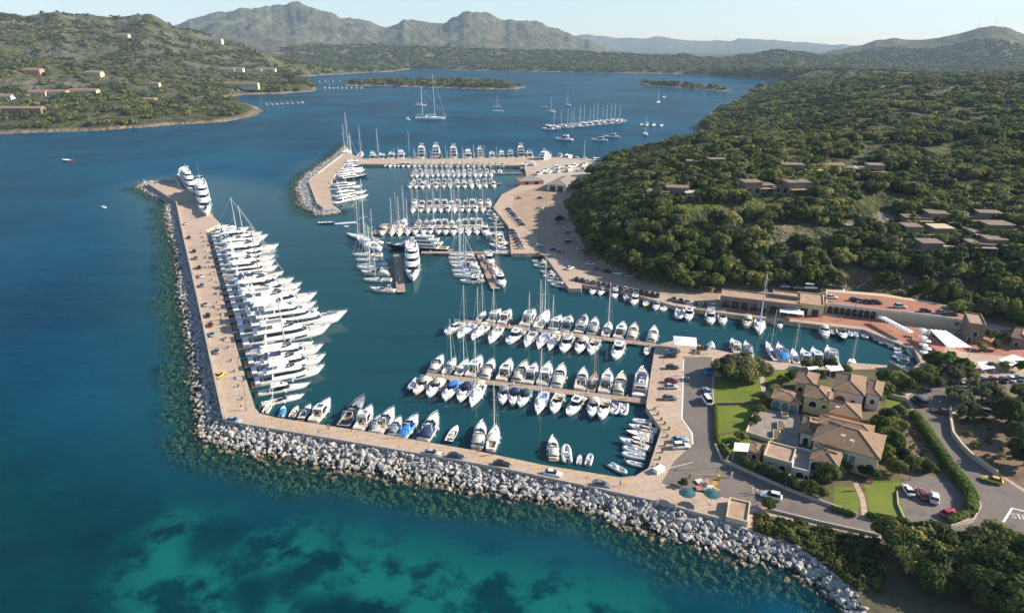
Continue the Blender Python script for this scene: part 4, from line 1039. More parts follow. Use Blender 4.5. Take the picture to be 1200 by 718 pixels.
row(*LOW, -1, [('i0',494,8),('m9',505,11),('m2',520,11.5),('m3',539,12.5),('m1',553,12),('s1',568,13),('m7',593,10.5,12),('m1',606,10.5,8),('m8',621,10.5),('s0',641,12.5),('m0',659,11.5),('m6',684,12,-10),('m2',699,11),('m0',712,11.5),('i1',724,7),('i0',733,7)],
    '# from the tip, lower pontoon’s near side', 'boats on the lower finger pontoon')
row(*UPP, 1, [('s7',558,9),('m4',572,12),('m4',586,12.5),('m5',612,15),('s6',628,17),('m4',646,12.5),('m5',660,13),('yc',676,15),('m7',691,13),('s2',708,12.5),('m6',723,13),('m9',738,12.5),('m2',762,12)],
    '# from the tip, upper pontoon’s far side', 'boats on the upper finger pontoon')
row(*UPP, -1, [('m0',544,12,-8),('s0',558,12.5,-6),('s1',573,12.5,-6),('s7',589,13.5),('m4',614,13,-6),('s2',628,12.5),('s0',643,12.5),('s1',655,12.5),('m5',670,14),('m2',687,13),('m0',701,12.5),('m4',729,14),('o0',761,7)],
    '# from the tip, upper pontoon’s near side', 'boats on the upper finger pontoon')
# ---- west breakwater: big yachts stern-to
edge = [P(x, y, ZQ) for x, y in [(241,270),(262,350),(281,420),(299,478)]]
rs_, Ltot = resample([tuple(p) for p in edge], 400)
WY = [('ya',20),('s1',22),('yb',25),('yd',27),('yc',23),('s2',24),('ya',29),('yg',27),('yb',25),('ye',24),('yd',24),('s3',25),('yb',22),('yc',27),('yd',29),('ya',27),('yb',32),('yd',30),('ye',29),('sy',38),('yb',30),('s2',22),('ya',24),('yc',23),('ye',21),('m5',15),('m0',12)]
wts = [8.5 if k == 'sy' else 5.2+0.085*l for k, l in WY]; tot = sum(wts); acc = 0
dv = (edge[3]-edge[0]).normalized(); nrm = Vector((-dv.y, dv.x, 0))
if nrm.x < 0: nrm = -nrm
for i, (k, l) in enumerate(WY):
    s = (acc+wts[i]/2)/tot; acc += wts[i]; p = Vector(rs_[int(s*399)])
    bm_ = None if k == 'sy' else l/PROTO[k][3]*(1.0 if k[0] == 'y' else 0.66)
    boat(k, p+nrm*1.8, length=l, heading=math.atan2(nrm.y, nrm.x)+R(brng.uniform(-1.5, 1.5)-2), wscale=bm_, where=ordn(i)+' along the west breakwater', group='yachts along the west breakwater')
def bp(key, s, b, label, group, z=0.6, **k): return boat(key, P(*s, z), P(*b, z), label=label, group=group, **k)
bp('sy', (214,206), (232,232), 'white three-deck yacht alongside the very end of the west breakwater', 'yachts along the west breakwater', wscale=1.0)
bp('sy', (236,222), (243,258), 'white three-deck yacht, bow towards land, behind another at the breakwater end', 'yachts along the west breakwater', wscale=1.12)
bp('s5', (226,207), (238,206), 'black hulled sailing yacht beyond the tip of the west breakwater', 'yachts along the west breakwater')
# ---- south breakwater: smaller boats stern-to
for i, (k, s, b, nm) in enumerate([('o0',(310,483),(318,471),None),('o1',(329,487),(333,476),None),('o2',(341,488),(349,476),None),('mn',(352,491),(364,475),None),('m6',(367,494),(387,469),None),('mk',(401,501),(427,467),None),('m5',(420,504),(436,478),None),('m7',(436,506),(446,489),None),('m0',(442,508),(462,481),None),('m7',(458,510),(470,491),None),
        ('m3',(470,513),(490,489),None),('o5',(486,514),(493,504),None),('m1',(496,517),(513,487),None),('o3',(525,517),(536,499),None),('m2',(559,525),(566,497),None),('s1',(575,528),(582,500),None),('m2',(649,538),(648,514),None),('i0',(665,542),(663,522),None),('o0',(678,543),(680,533),None),('i0',(688,545),(692,532),None)]):
    boat(k, P(*s, .6), P(*b, .6), where=ordn(i)+' along the south breakwater from its corner', group='boats on the south breakwater', wscale={'mk': 1.0}.get(k))
bp('i0', (712,541), (733,553), 'grey inflatable boat lying aslant off the south breakwater’s inner end', 'boats in the quay corner')
for i, (k, s, b) in enumerate([('i0',(768,494),(742,492)),('m0',(771,505),(738,499)),('or',(768,511),(735,505)),('o2',(767,516),(742,512)),('m0',(762,526),(727,515)),('i0',(760,530),(731,524)),('i0',(760,536),(730,531)),('i0',(757,545),(735,540))]):
    boat(k, P(*s, .6), P(*b, .6), where=ordn(i)+' in the angled quay corner, counted from above', group='boats in the quay corner')
# ---- right-hand basin, north quay (bows to the camera) and south quay
NQ = [(720,338),(790,358),(851,367),(957,380),(1012,386),(1040,397),(1072,410)]
def on(pts, x):
    for (x0, y0), (x1, y1) in zip(pts[:-1], pts[1:]):
        if x0 <= x <= x1: return (x, y0+(y1-y0)*(x-x0)/(x1-x0))
    return (x, pts[-1][1])
for i, (k, x, dx, dy) in enumerate([('m0',699,-7,8),('m2',708,-6,8),('m5',722,-3,9),('o0',735,-2,8),('m4',746,-5,10),('o4',760,-5,8),('m7',771,-4,9),('o0',784,-10,6),('i0',797,-2,13),('m6',808,-2,14),('m5',832,1,15),('m0',846,1,13),('m9',877,-2,13),('s0',890,0,18),('m7',913,1,8),('m2',965,3,14),('o3',974,2,9),('mn',984,5,15),('i0',993,3,8),('i0',1000,3,8),('i1',1010,5,8)]):
    s = on([(660,330)]+NQ, x) if x < 720 else on(NQ, x)
    boat(k, P(s[0], s[1]+1.5, .6), P(s[0]+dx, s[1]+1.5+dy, .6), where=ordn(i)+' from the west on the restaurant quay', group='boats on the restaurant quay')
for i, (k, s, b) in enumerate([('i0',(1029,393),(1019,392)),('i0',(1037,397),(1025,397)),('i0',(1045,400),(1031,401)),('m0',(1062,407),(1040,404)),('i0',(1059,402),(1046,400)),('m2',(1070,411),(1048,409)),('m8',(1071,417),(1048,413)),('i1',(1068,421),(1047,417)),('o5',(1068,424),(1052,421)),('o0',(1062,429),(1044,426))]):
    boat(k, P(*s, .6), P(*b, .6), where=ordn(i)+' round the small inner basin', group='boats in the small inner basin')
for i, (k, s, b) in enumerate([('m4',(866,414),(858,398)),('m7',(879,416),(874,402)),('s2',(911,422),(898,400)),('m3',(921,423),(912,405)),('s4',(934,425),(929,408)),('m6',(947,426),(941,410)),('m4',(961,427),(953,409)),('m5',(978,428),(970,408)),('s6',(996,427),(1001,420))]):
    boat(k, P(*s, .9), P(*b, .9), where=ordn(i)+' from the west below the garden quay', group='boats below the garden quay', wscale={'s2': .75, 's4': .62, 's6': .5}.get(k))
# ---- inner piers
EP = pontoon((494,295.5), (619,296), 3.2, 'pier with two side jetties in the middle of the marina', z=.9)
FJ = pontoon((465,298), (470,342), 3.4, 'narrow jetty beside the large white yacht', z=.85)
GJ = pontoon((563,298), (581,338), 3.6, 'slanting jetty between two ranks of boats', z=.85)
DP = pontoon((449,267), (591,266), 2.6, 'floating pontoon that ends in a square platform')
tp = pontoon((437,272), (447,272), 7.5, 'square floating platform at the tip of a pontoon', z=1.0, piles=2)
pontoon((447,264), (456,264), 8.0, 'second square platform with a light post at a pontoon tip', z=1.1, piles=1)
CP = pontoon((482,242.5), (580,242.5), 2.4, 'short pontoon inside the marina behind two masts')
BP = pontoon((480,216), (588,215), 2.4, 'outer pontoon crowded with moored boats on both sides')
AP = pontoon((480,203.5), (612,203), 2.4, 'second outer pontoon, nearest the big yacht pier')
bp('sb', (527,293), (452,290), 'large navy hulled yacht lying along the middle pier', 'boats on the middle pier', wscale=.72)
bp('sy', (483,297), (484,333), 'large white yacht, bow towards land, beside the narrow jetty', 'boats on the middle pier', wscale=.92)
for i, (k, s, b) in enumerate([('s6',(447,285),(406,274)),('s0',(443,293),(418,279)),('s2',(449,299),(414,299)),('s1',(450,305),(418,305)),('s7',(455,310),(420,312)),('s0',(456,316),(419,314)),('m9',(457,322),(424,320)),('s2',(460,328),(427,328)),('m0',(464,341),(435,339))]):
    boat(k, P(*s, .6), P(*b, .6), where=ordn(i)+' in the rank left of the narrow jetty'.replace('left', 'west'), group='boats beside the narrow jetty', wscale=.95 if k == 's6' else None)
for i, (k, s, b) in enumerate([('s0',(556,299),(527,299)),('s1',(557,304),(526,303)),('s2',(560,309),(527,308)),('m2',(562,314),(530,313)),('s0',(564,319),(530,318)),('s7',(567,324),(532,323)),('m4',(569,329),(540,330))]):
    boat(k, P(*s, .6), P(*b, .6), where=ordn(i)+' in the rank west of the slanting jetty', group='boats beside the slanting jetty')
for i, (k, s, b) in enumerate([('m5',(570,300),(577,312)),('s3',(576,311),(585,325)),('m4',(583,323),(590,337))]):
    boat(k, P(*s, .6), P(*b, .6), where=ordn(i)+' along the slanting jetty’s east side', group='boats beside the slanting jetty')
for i, (k, s, b) in enumerate([('m4',(590,287),(573,275)),('s2',(592,291),(574,286)),('s0',(598,295),(571,297)),('m0',(578,248),(566,246)),('m2',(582,253),(570,251)),('m4',(587,258),(573,256)),('m0',(591,263),(578,262)),('m2',(573,268),(560,270))]):
    boat(k, P(*s, .6), P(*b, .6), where=ordn(i)+' against the stepped east quay', group='boats on the stepped east quay')
for i, (k, s, b) in enumerate([('m0',(634,299),(620,297)),('m2',(641,308),(624,306)),('m4',(646,312),(626,311)),('m9',(650,321),(634,318)),('m4',(655,326),(637,323)),('m0',(659,330),(642,329)),('m6',(665,335),(646,333))]):
    boat(k, P(*s, .6), P(*b, .6), where=ordn(i)+' against the east quay below the car park', group='boats on the lower east quay')
MIX = ['m4','s0','m5','m2','s1','m0','s2','m6','m9','s7','m1','s0','m5','m4','s1','m2']
def fill(a, b, side, xs, where, group, lens, seed, half=1.2, keys=MIX, turn=0):
    r_ = random.Random(seed); items = []
    for x in xs:
        k = r_.choice(keys); items.append((k, x, r_.uniform(*lens)))
    row(a, b, side, items, where, group, half, turn=turn)
fill(*DP, -1, [452,463,471,480,489,498,506,516,524,533,541,550,559,568], '# from tip, near side of platform pontoon', 'boats on the platform pontoon', (12,15), 21, keys=['m4','m2','s0','s1','m0','s7','s2'])
fill(*DP, 1, [462,470,489,498,506,513,521,529,537,545,553,562], '# from tip, far side of platform pontoon', 'boats on the platform pontoon', (12,16), 22, keys=['m5','s2','s0','m4','s1','s3'])
fill(*CP, -1, [487,495,503,511,518,526,534,542,550,558,567], '# from tip, near side of short pontoon', 'boats on the short pontoon', (11,13), 23)
fill(*CP, 1, [484,493,502,511,520,528,536,545,553,562,571], '# from tip, far side of short pontoon', 'boats on the short pontoon', (12,16), 24, keys=['m5','m4','s0','m2','s2'])
fill(*BP, -1, [482,489,496,503,511,520,528,537,545,553,561,569,578], '# from tip, near side of crowded pontoon', 'boats on the crowded pontoon', (11,14), 25, keys=['m4','m5','s0','m2','s2','s1','m0'])
fill(*BP, 1, [484,491,498,506,513,520,527,535,543,551,560,568,576], '# from tip, far side of crowded pontoon', 'boats on the crowded pontoon', (11,13), 26, keys=['s0','s1','s2','m4','m5'])
fill(*AP, -1, [484,490,496,502,508,514,520,526,532,538,544,550,557,563,569,575], '# from tip, near side of second outer pontoon', 'boats on the second outer pontoon', (10,13), 27, keys=['s0','s1','s2','s7','m4','m2'])
fill(*AP, 1, [486,492,498,504,511,517,524,530,537,543,550,556,563,570,578,586], '# from tip, far side of second outer pontoon', 'boats on the second outer pontoon', (10,13), 28, keys=['s0','s1','m4','s7','m5'])
TA, TB = P(430,191,ZQ), P(640,191,ZQ)
fill(TA, TB, -1, [453,459,464,469,474,480,487,493,500,506,512,518,524,530,537,543,549,556,562,568,575,582,590], '# along the big yacht pier’s inner side', 'boats inside the big yacht pier', (10,13), 29, half=.6, keys=['m4','m5','s0','s2','m2','s1'])
TA, TB = P(425,186,ZQ), P(660,184,ZQ)
row(TA, TB, 1, [(k, x, l) for k, x, l in [('yg',435,22),('ya',446,22),('s2',441,20),('yc',457,25),('yd',469,29),('s5',478,18),('sy',493,38),('sb',510,40),('sy',531,36),('yd',548,30),('sy',563,30),('ya',577,24),('yd',588,24),('yb',599,25),('sy',611,36),('yc',622,26)]], '# on the big yacht pier’s outer side', 'yachts outside the big yacht pier', half=.8, jit=1.5)
for i, (k, s, b) in enumerate([('ya',(612,198),(628,186)),('yd',(622,197),(640,185)),('sy',(632,190),(652,182)),('yg',(640,186),(652,176)),('m5',(655,184),(662,180)),('ya',(662,187),(672,183)),('m5',(675,188),(680,184)),('yd',(690,191),(712,190)),('m4',(684,188),(690,184)),('s7',(683,190),(686,186))]):
    boat(k, P(*s, .6), P(*b, .6), length={'y': 19, 's': 30, 'm': 11}[k[0]] if k != 's7' else 13, where=ordn(i)+' off the boat yard shore', group='boats off the boat yard')
# ---- small north-west breakwater
for i, (k, s, b) in enumerate([('yb',(389,238),(432,230)),('ya',(388,230),(430,225)),('yd',(386,222),(425,219)),('s2',(387,217),(417,215)),('yn',(390,211),(432,206)),('ye',(393,205),(428,200)),('s0',(395,201),(425,198)),('s4',(398,197),(424,194)),('ya',(401,193),(430,190))]):
    boat(k, P(*s, .6), P(*b, .6), where=ordn(i)+' along the short curved breakwater', group='yachts on the short curved breakwater', wscale=.78 if k[0] == 'y' else None)
bp('s6', (402,183), (414,176), 'tall white two-masted yacht at the bend of the short curved breakwater', 'yachts on the short curved breakwater', length=30, wscale=1.5)
bp('s2', (421,184), (426,176), 'white sailing yacht with a tall mast where breakwater and pier meet', 'yachts on the short curved breakwater', length=26, wscale=1.35)
# ---- at anchor and under way
for k, s, b, lb, L in [('s6',(487,140),(508,140),'two-masted sailing yacht at anchor in the open bay',42),('s1',(486,124),(494,124),'sailing boat at anchor just beyond the two-masted yacht',20),('m5',(480,141),(472,140),'small motorboat lying beside the anchored two-masted yacht',11),
        ('s0',(590,131),(582,131),'sailing boat at anchor in the middle of the bay',17),('m4',(587,126),(580,126),'white cruiser beside the anchored sailing boat in mid bay',14),('s1',(650,132),(643,131),'sailing boat at anchor short of the island, hull towards the jetty',16),('m4',(642,126),(637,126),'white cruiser at anchor behind a sailing boat',13),
        ('s7',(668,124),(662,123),'lone sailing boat at anchor farthest out before the island',16),('s0',(757,159),(753,152),'sailing boat with a tall mast at anchor between jetty and hill',18),('s7',(773,120),(768,121),'sailing boat at anchor near the sandbar',16),('m4',(779,114),(773,115),'white motorboat anchored close to the low rocky spit',12),
        ('m5',(671,165),(654,164),'motor cruiser at anchor nearest the boat yard',20),('m4',(712,165),(698,165),'low white motorboat at anchor between cruiser and shore',17),('m4',(726,161),(713,161),'white motorboat moored off the sailing boat jetty',17),
        ('or',(84,189),(73,188),'small red and white boat crossing the open water to the west',None),('o3',(372,262),(392,262),'dark launch leaving a wake off the short curved breakwater',None),('o0',(409,265),(403,266),'white dinghy drifting off the marina entrance',None),('i2',(415,264),(421,263),'red inflatable boat drifting off the marina entrance',None),
        ('m0',(124,244),(119,243),'tiny white motorboat alone west of the breakwater end',None)]:
    boat(k, P(*s), P(*b), length=L, label=lb, group='boats out on the bay', wscale=(L/PROTO[k][3] if L else None))
JT = pontoon((640,150), (735,141), 3.0, 'offshore jetty crowded with sailing boats', z=1.0, piles=3)
fill(*JT, 1, [656,664,672,680,686,692,698,703,708,713,718,723,728,733], '# on the offshore jetty’s far side', 'boats on the offshore jetty', (14,19), 31, keys=['s0','s1','s2','s7'])
fill(*JT, -1, [636,645,655,663,671,678,685,692,699,706,713,720], '# on the offshore jetty’s near side', 'boats on the offshore jetty', (15,24), 32, keys=['m5','ya','s0','m4','s1','s2'])
fill(P(752,146), P(800,148), -1, [753,759,767,776], '# on the mooring line beside the hill shore', 'boats near the hill shore', (12,14), 33, keys=['m4','m2','m0'])
fill(P(375,104), P(430,104), 1, [380,385,390,395,400,405,411,417,423], '# beside the spit jetty', 'boats in the far western cove', (11,14), 34, keys=['m4','s7','m5','m0'])
fill(P(310,123), P(355,121), -1, [311,317,323,329,335,341,348,353], '# off the western beach', 'boats off the western beach', (11,14), 35, keys=['m4','m2','m0','m5'])
fill(P(372,96), P(430,95), -1, [374,381,390,398,406,414,423], '# at the far shore moorings', 'boats in the far western cove', (12,14), 36, keys=['m4','m2','m0'])
# ---- hauled out in the boat yard
for i, (x, y, k, hdg) in enumerate([(628,206,'m4',60),(634,203,'m2',50),(641,204,'s7',60),(646,199,'m5',30),(652,203,'m4',80),(657,198,'m0',20),(664,202,'m2',60),(668,197,'m4',45),(675,201,'m0',10),(680,196,'m7',50)]):
    o = boat(k, P(x, y, ZQ), length=11, heading=R(hdg), where=ordn(i)+' of those hauled out in the boat yard', group='boats hauled out in the boat yard'); o.location.z = ZQ+.5
for o, *_ in PROTO.values():
    def rm(q):
        for c in list(q.children): rm(c)
        KIDS.pop(q.name, None); bpy.data.objects.remove(q)
    rm(o)
# ------------------------------------------------------------------ buildings
M['cream_wall'] = simple('cream render', (0.52, 0.43, 0.29), 0.9, 0.08, 0.5)
M['yellow_wall'] = simple('yellow render', (0.55, 0.46, 0.24), 0.9, 0.08, 0.5)
M['salmon_wall'] = simple('salmon render', (0.50, 0.25, 0.18), 0.9, 0.08, 0.5)
M['orange_wall'] = simple('orange render', (0.52, 0.22, 0.10), 0.9, 0.08, 0.5)
M['stone_wall'] = simple('brown stone wall', (0.20, 0.155, 0.115), 0.95, 0.35, 1.6, bmp=0.5)
M['white_wall'] = simple('white render', (0.62, 0.58, 0.52), 0.9, 0.08, 0.5)
M['windowglass'] = simple('window glass', (0.02, 0.025, 0.032), 0.12, 0.2, 1)
M['shutter'] = simple('blue green shutter', (0.10, 0.20, 0.22), 0.7, 0.1, 2)
M['wood'] = simple('dark timber', (0.12, 0.075, 0.045), 0.8, 0.2, 2)
def tile_mat():
    m, nt, b = newmat('roof tiles'); L = nt.links
    tc = nt.nodes.new('ShaderNodeTexCoord').outputs['Object']
    n = noise_n(nt, tc, 0.35, 5, 0.65); n2 = noise_n(nt, tc, 3.0, 3, 0.7)
    c = ramp(nt, n, [(0.3, (0.16, 0.10, 0.062)), (0.55, (0.245, 0.155, 0.092)), (0.72, (0.31, 0.205, 0.125))])
    c = mixc(nt, 0.35, c, ramp(nt, n2, [(0.3, (0.12, 0.07, 0.045)), (0.7, (0.33, 0.21, 0.125))]))
    wv = nt.nodes.new('ShaderNodeTexWave'); wv.inputs['Scale'].default_value = 1.1; wv.inputs['Distortion'].default_value = 1.0; L.new(tc, wv.inputs['Vector'])
    L.new(c, b.inputs['Base Color']); b.inputs['Roughness'].default_value = 0.9
    bump(nt, b, math_n(nt, 'ADD', wv.outputs['Fac'], n2), 0.5, 0.12)
    return m
M['tile'] = tile_mat()
M['flatroof'] = simple('flat terracotta terrace', (0.36, 0.24, 0.165), 0.9, 0.2, 0.4)
M['villaroof'] = simple('villa roof', (0.19, 0.14, 0.10), 0.9, 0.3, 0.3)
M['greyroof'] = simple('grey roof felt', (0.25, 0.22, 0.19), 0.9, 0.2, 0.5)
def arch_pts(w, h, n=7):
    r_ = w/2; pts = [(-r_, 0), (r_, 0), (r_, h-r_)]
    pts += [(r_*math.cos(math.pi*i/n), h-r_+r_*math.sin(math.pi*i/n)) for i in range(1, n)]
    return pts+[(-r_, h-r_)]
def wall_opening(parent, c, u, w, h, arched=True, name='window', m='windowglass', frame='whitepaint', dep=0.06):
    """an opening on a wall: c = bottom centre on the wall plane, u = along the wall (outside on its right)"""
    u = Vector((u[0], u[1], 0)).normalized(); n = Vector((u.y, -u.x, 0))
    pts = arch_pts(w, h) if arched else [(-w/2, 0), (w/2, 0), (w/2, h), (-w/2, h)]
    def to(p, d): return Vector(c)+u*p[0]+Vector((0, 0, p[1]))+n*d
    big = [(x*(1+.24/w), y*(1+.12/h)) for x, y in pts]
    mb = MB(); mb.rings([[to(p, -.02) for p in big], [to(p, dep) for p in big], [to(p, dep) for p in pts], [to(p, .02) for p in pts]], False, False)
    f = mb.build(name, M[frame], parent)
    mb = MB(); mb.add([to(p, .025) for p in pts], [tuple(range(len(pts)))]); mb.build('pane', M[m], f)
    return f
def local(root): return root
class House:
    def __init__(s, name, label, cat, at, group=None):
        s.r = empty(name, (0, 0, 0)); tag(s.r, label, cat, group)
        s.r.location = (at[0], at[1], ZQ); s.off = Vector((at[0], at[1], ZQ))
    def fix(s):
        # meshes were written in world space: move them under the root
        def shift(o):
            for c in o.children:
                if c.data and not c.get('_s'):
                    c.data.transform(Matrix.Translation(-s.off)); c['_s'] = 1
                shift(c)
        shift(s.r)
        for o in bpy.data.objects:
            if '_s' in o: del o['_s']
    def rect(s, fl, fr, br, z):
        a, b, c = P(*fl, z), P(*fr, z), P(*br, z); u = (b-a); L = u.length; u = u/L; v = Vector((-u.y, u.x, 0)); d = max(2.0, (c-b).dot(v))
        return a, u, v, L, d
    def block(s, fl, fr, br, z, wall, roof='hip', over=.45, pitch=.48, z0=ZQ-.3, rm='tile'):
        a, u, v, L, d = s.rect(fl, fr, br, z)
        a = Vector((a.x, a.y, 0)); C_ = [a, a+u*L, a+u*L+v*d, a+v*d]
        ins = over
        W_ = [a+u*ins+v*ins, a+u*(L-ins)+v*ins, a+u*(L-ins)+v*(d-ins), a+u*ins+v*(d-ins)]
        mb = MB(); top = z+(.0 if roof == 'hip' else 0.55)
        slab_poly(mb, [(p.x, p.y, 0) for p in W_], z0, top if roof != 'flat' else z+.55)
        mb.build('wall', M[wall], s.r)
        if roof == 'hip':
            mb = MB(); sh = min(L, d)/2; hgt = sh*pitch
            if L >= d: r0, r1 = a+u*sh*.95+v*d/2, a+u*(L-sh*.95)+v*d/2
            else: r0, r1 = a+u*L/2+v*sh*.95, a+u*L/2+v*(d-sh*.95)
            V = [(p.x, p.y, z) for p in C_]+[(p.x, p.y, z+.16) for p in C_]+[(r0.x, r0.y, z+hgt), (r1.x, r1.y, z+hgt)]
            if L >= d: tf = [(4,5,9,8), (5,6,9), (6,7,8,9), (7,4,8)]
            else: tf = [(4,5,8), (5,6,9,8), (6,7,9), (7,4,8,9)]
            mb.add(V, [(0,3,2,1), (0,1,5,4), (1,2,6,5), (2,3,7,6), (3,0,4,7)]+tf)
            ro = mb.build('roof', M[rm], s.r)
            mb = MB()
            P8, P9 = Vector(V[8]), Vector(V[9]); rid = [(4,8),(7,8),(5,9),(6,9)] if L >= d else [(4,8),(5,8),(6,9),(7,9)]
            for i, j in rid: mb.tube(Vector(V[i]), Vector(V[j]), .13, n=5)
            mb.tube(P8, P9, .14, n=5); mb.build('ridge_tiles', M['flatroof'], ro)
        else:
            t = .3; I_ = [W_[0]+(u+v)*t, W_[1]+(-u+v)*t, W_[2]+(-u-v)*t, W_[3]+(u-v)*t]
            # terrace floor sunk behind a parapet
            mb = MB(); mb.add([(p.x, p.y, z+.56) for p in W_]+[(p.x, p.y, z+.565) for p in I_], [(4,5,6,7)])
            mb.build('roof', M[rm if rm != 'tile' else 'flatroof'], s.r)
            mb = MB()
            for (p, q_) in ((0,1),(1,2),(2,3),(3,0)):
                mb.rings([[(W_[p].x, W_[p].y, z+.555), (W_[q_].x, W_[q_].y, z+.555), (I_[q_].x, I_[q_].y, z+.555), (I_[p].x, I_[p].y, z+.555)],
                          [(W_[p].x, W_[p].y, z+.95), (W_[q_].x, W_[q_].y, z+.95), (I_[q_].x, I_[q_].y, z+.95), (I_[p].x, I_[p].y, z+.95)]])
            mb.build('parapet', M[wall], s.r)
        s.W, s.u, s.v, s.L, s.d, s.z = W_, u, v, L, d, z
        return s
    def open_front(s, t, zb, w, h, **k):
        """t 0..1 along the front wall"""
        p = s.W[0]+(s.W[1]-s.W[0])*t; wall_opening(s.r, (p.x, p.y, zb), s.u, w, h, **k)
    def open_side(s, t, zb, w, h, right=True, **k):
        a, b = (s.W[1], s.W[2]) if right else (s.W[3], s.W[0]); p = a+(b-a)*t
        wall_opening(s.r, (p.x, p.y, zb), (b-a), w, h, **k)
    def chimney(s, x, y, z0, h=1.0, w=.34):
        p = P(x, y, z0+h); mb = MB(); mb.obox(p, s.u, w, w*.8, z0-.6, z0+h); mb.obox(p, s.u, w+.12, w*.8+.12, z0+h+.003, z0+h+.15); mb.build('chimney', M['cream_wall'], s.r)
def Q8(x, y): return (860+x/4.49, 420+y/4.49)
VG = 'houses of the seafront villa complex'
def villa(label, at): return House('house', label, 'house', P(*Q8(*at), ZQ), VG)
h = villa('largest cream house with a broad hipped tile roof above the garden path', (600,520))
h.block(Q8(408,432), Q8(772,536), Q8(792,405), 7.2, 'cream_wall'); 
for t in (.52, .62): h.open_front(t, 4.3, 1.5, 1.9, arched=False, m='shutter')
h.open_front(.90, 3.6, 1.7, 1.7); h.open_front(.36, ZQ+.1, 1.3, 2.4); h.open_side(.4, 4.2, 1.2, 1.5); h.open_side(.7, 4.2, 1.2, 1.5)
h.chimney(*Q8(622,432), 9.4); h.chimney(*Q8(575,405), 9.6, .8)
h.fix()
h = villa('cream wing with a hipped roof and arched door facing the lower road', (440,640))
h.block(Q8(396,528), Q8(552,575), Q8(600,505), 6.4, 'cream_wall'); h.open_front(.18, 3.6, 2.0, 2.3); h.open_front(.70, 3.8, 1.2, 1.4, arched=False); h.open_front(.3, ZQ, 1.4, 1.6); h.open_side(.5, 3.7, 1.2, 1.6)
h.fix()
h = villa('house with a long tiled roof just behind the largest cream house', (590,380))
h.block(Q8(440,340), Q8(735,412), Q8(748,358), 7.9, 'cream_wall', pitch=.35); h.open_side(.5, 4.5, 1.2, 1.5); h.fix()
h = villa('house with an orange wall under a pyramid tiled roof', (590,320))
h.block(Q8(500,288), Q8(676,322), Q8(690,250), 6.6, 'orange_wall'); h.open_side(.5, 4.2, 1.2, 1.4); h.chimney(*Q8(545,255), 8.0, .9); h.fix()
h = villa('grey cream house with a dark arched loggia, nearest the boat basin', (610,200))
h.block(Q8(522,165), Q8(692,200), Q8(722,105), 7.2, 'white_wall'); h.open_front(.24, 3.6, 2.6, 2.2); h.open_front(.68, 3.8, 1.1, 1.4, arched=False); h.fix()
h = villa('east wing with a hipped roof beside the bright lawn', (740,200))
h.block(Q8(692,184), Q8(778,204), Q8(796,128), 6.4, 'white_wall'); h.open_side(.5, 3.6, 1.2, 1.5); h.open_front(.5, 3.6, 1.1, 1.4); h.fix()
h = villa('yellow house at the upper end of the complex by the palms', (370,160))
h.block(Q8(316,122), Q8(432,148), Q8(500,95), 6.2, 'yellow_wall'); h.open_front(.3, 3.4, 1.2, 1.5); h.open_front(.7, 3.4, 1.2, 1.5, arched=False); h.fix()
h = villa('yellow house with a round-topped window above the arcade', (430,240))
h.block(Q8(362,198), Q8(516,232), Q8(530,160), 6.6, 'yellow_wall'); h.open_front(.36, 3.9, 1.9, 1.7); h.open_front(.8, 4.2, 1.0, .9, arched=False); h.chimney(*Q8(500,170), 8.2, 1.1); h.fix()
h = villa('low salmon arcade house with three blue arches facing the patio', (280,240))
h.block(Q8(193,208), Q8(352,244), Q8(378,188), 4.9, 'salmon_wall', pitch=.3)
for t in (.18, .5, .82): h.open_front(t, ZQ+.1, 2.3, 2.5, m='shutter')
h.fix()
h = villa('small grey house with a dark tiled roof inside the courtyard', (390,360))
h.block(Q8(342,388), Q8(425,408), Q8(455,318), 5.2, 'white_wall'); h.open_front(.5, ZQ+.1, 1.2, 2.1); h.fix()
h = villa('small salmon block beside the white canopy', (120,510))
h.block(Q8(74,486), Q8(142,506), Q8(182,462), 4.2, 'salmon_wall', over=.15, roof='hip', pitch=.25); h.open_front(.5, ZQ+.4, 1.1, 1.5, arched=False); h.fix()
h = villa('flat-roofed beige house with a terrace parapet above the road', (230,560))
h.block(Q8(152,524), Q8(305,566), Q8(345,490), 4.4, 'cream_wall', roof='flat', over=.05)
h.open_front(.25, ZQ+.2, 1.4, 1.9); h.open_front(.7, ZQ+.2, 1.4, 1.9); h.fix()
h = villa('terrace block with a teal balcony next to the arched door', (360,560))
h.block(Q8(300,588), Q8(398,612), Q8(420,500), 4.0, 'white_wall', roof='flat', over=.05, rm='greyroof'); h.open_front(.5, ZQ+.1, 1.7, 2.2); h.open_front(.85, ZQ+.3, .9, 1.6); h.fix()
# patio with planters
sheet('patio', [Q8(118,262), Q8(290,288), Q8(352,300), Q8(335,470), Q8(190,440), Q8(62,402)], Z3+.3, M['greyroof'], pz=ZQ)
mb = MB(); slab_poly(mb, [tuple(p) for p in PP([Q8(118,262), Q8(290,288), Q8(352,300), Q8(335,470), Q8(190,440), Q8(62,402)], ZQ)], ZQ-.2, ZQ+.3); o = mb.build('patio_base', M['stone_wall']); o['kind'] = 'structure'
def wall_run(px, h_, w, m, label, name='garden_wall', cat='wall', z0=ZQ-.2, group=None, cap=None):
    q = [Vector(p) for p in PP(px, ZQ)]; L_, R_ = [], []
    for i, p in enumerate(q):
        d = q[min(i+1, len(q)-1)]-q[max(i-1, 0)]; d.z = 0; d.normalize(); n = Vector((-d.y, d.x, 0))*w/2
        L_.append(p+n); R_.append(p-n)
    mb = MB(); rs = [[(r_.x, r_.y, z0), (r_.x, r_.y, ZQ+h_), (l_.x, l_.y, ZQ+h_), (l_.x, l_.y, z0)] for l_, r_ in zip(L_, R_)]
    mb.rings([r_[::-1] for r_ in rs], True, True); o = mb.build(name, M[m]); tag(o, label, cat, group); 
    return o
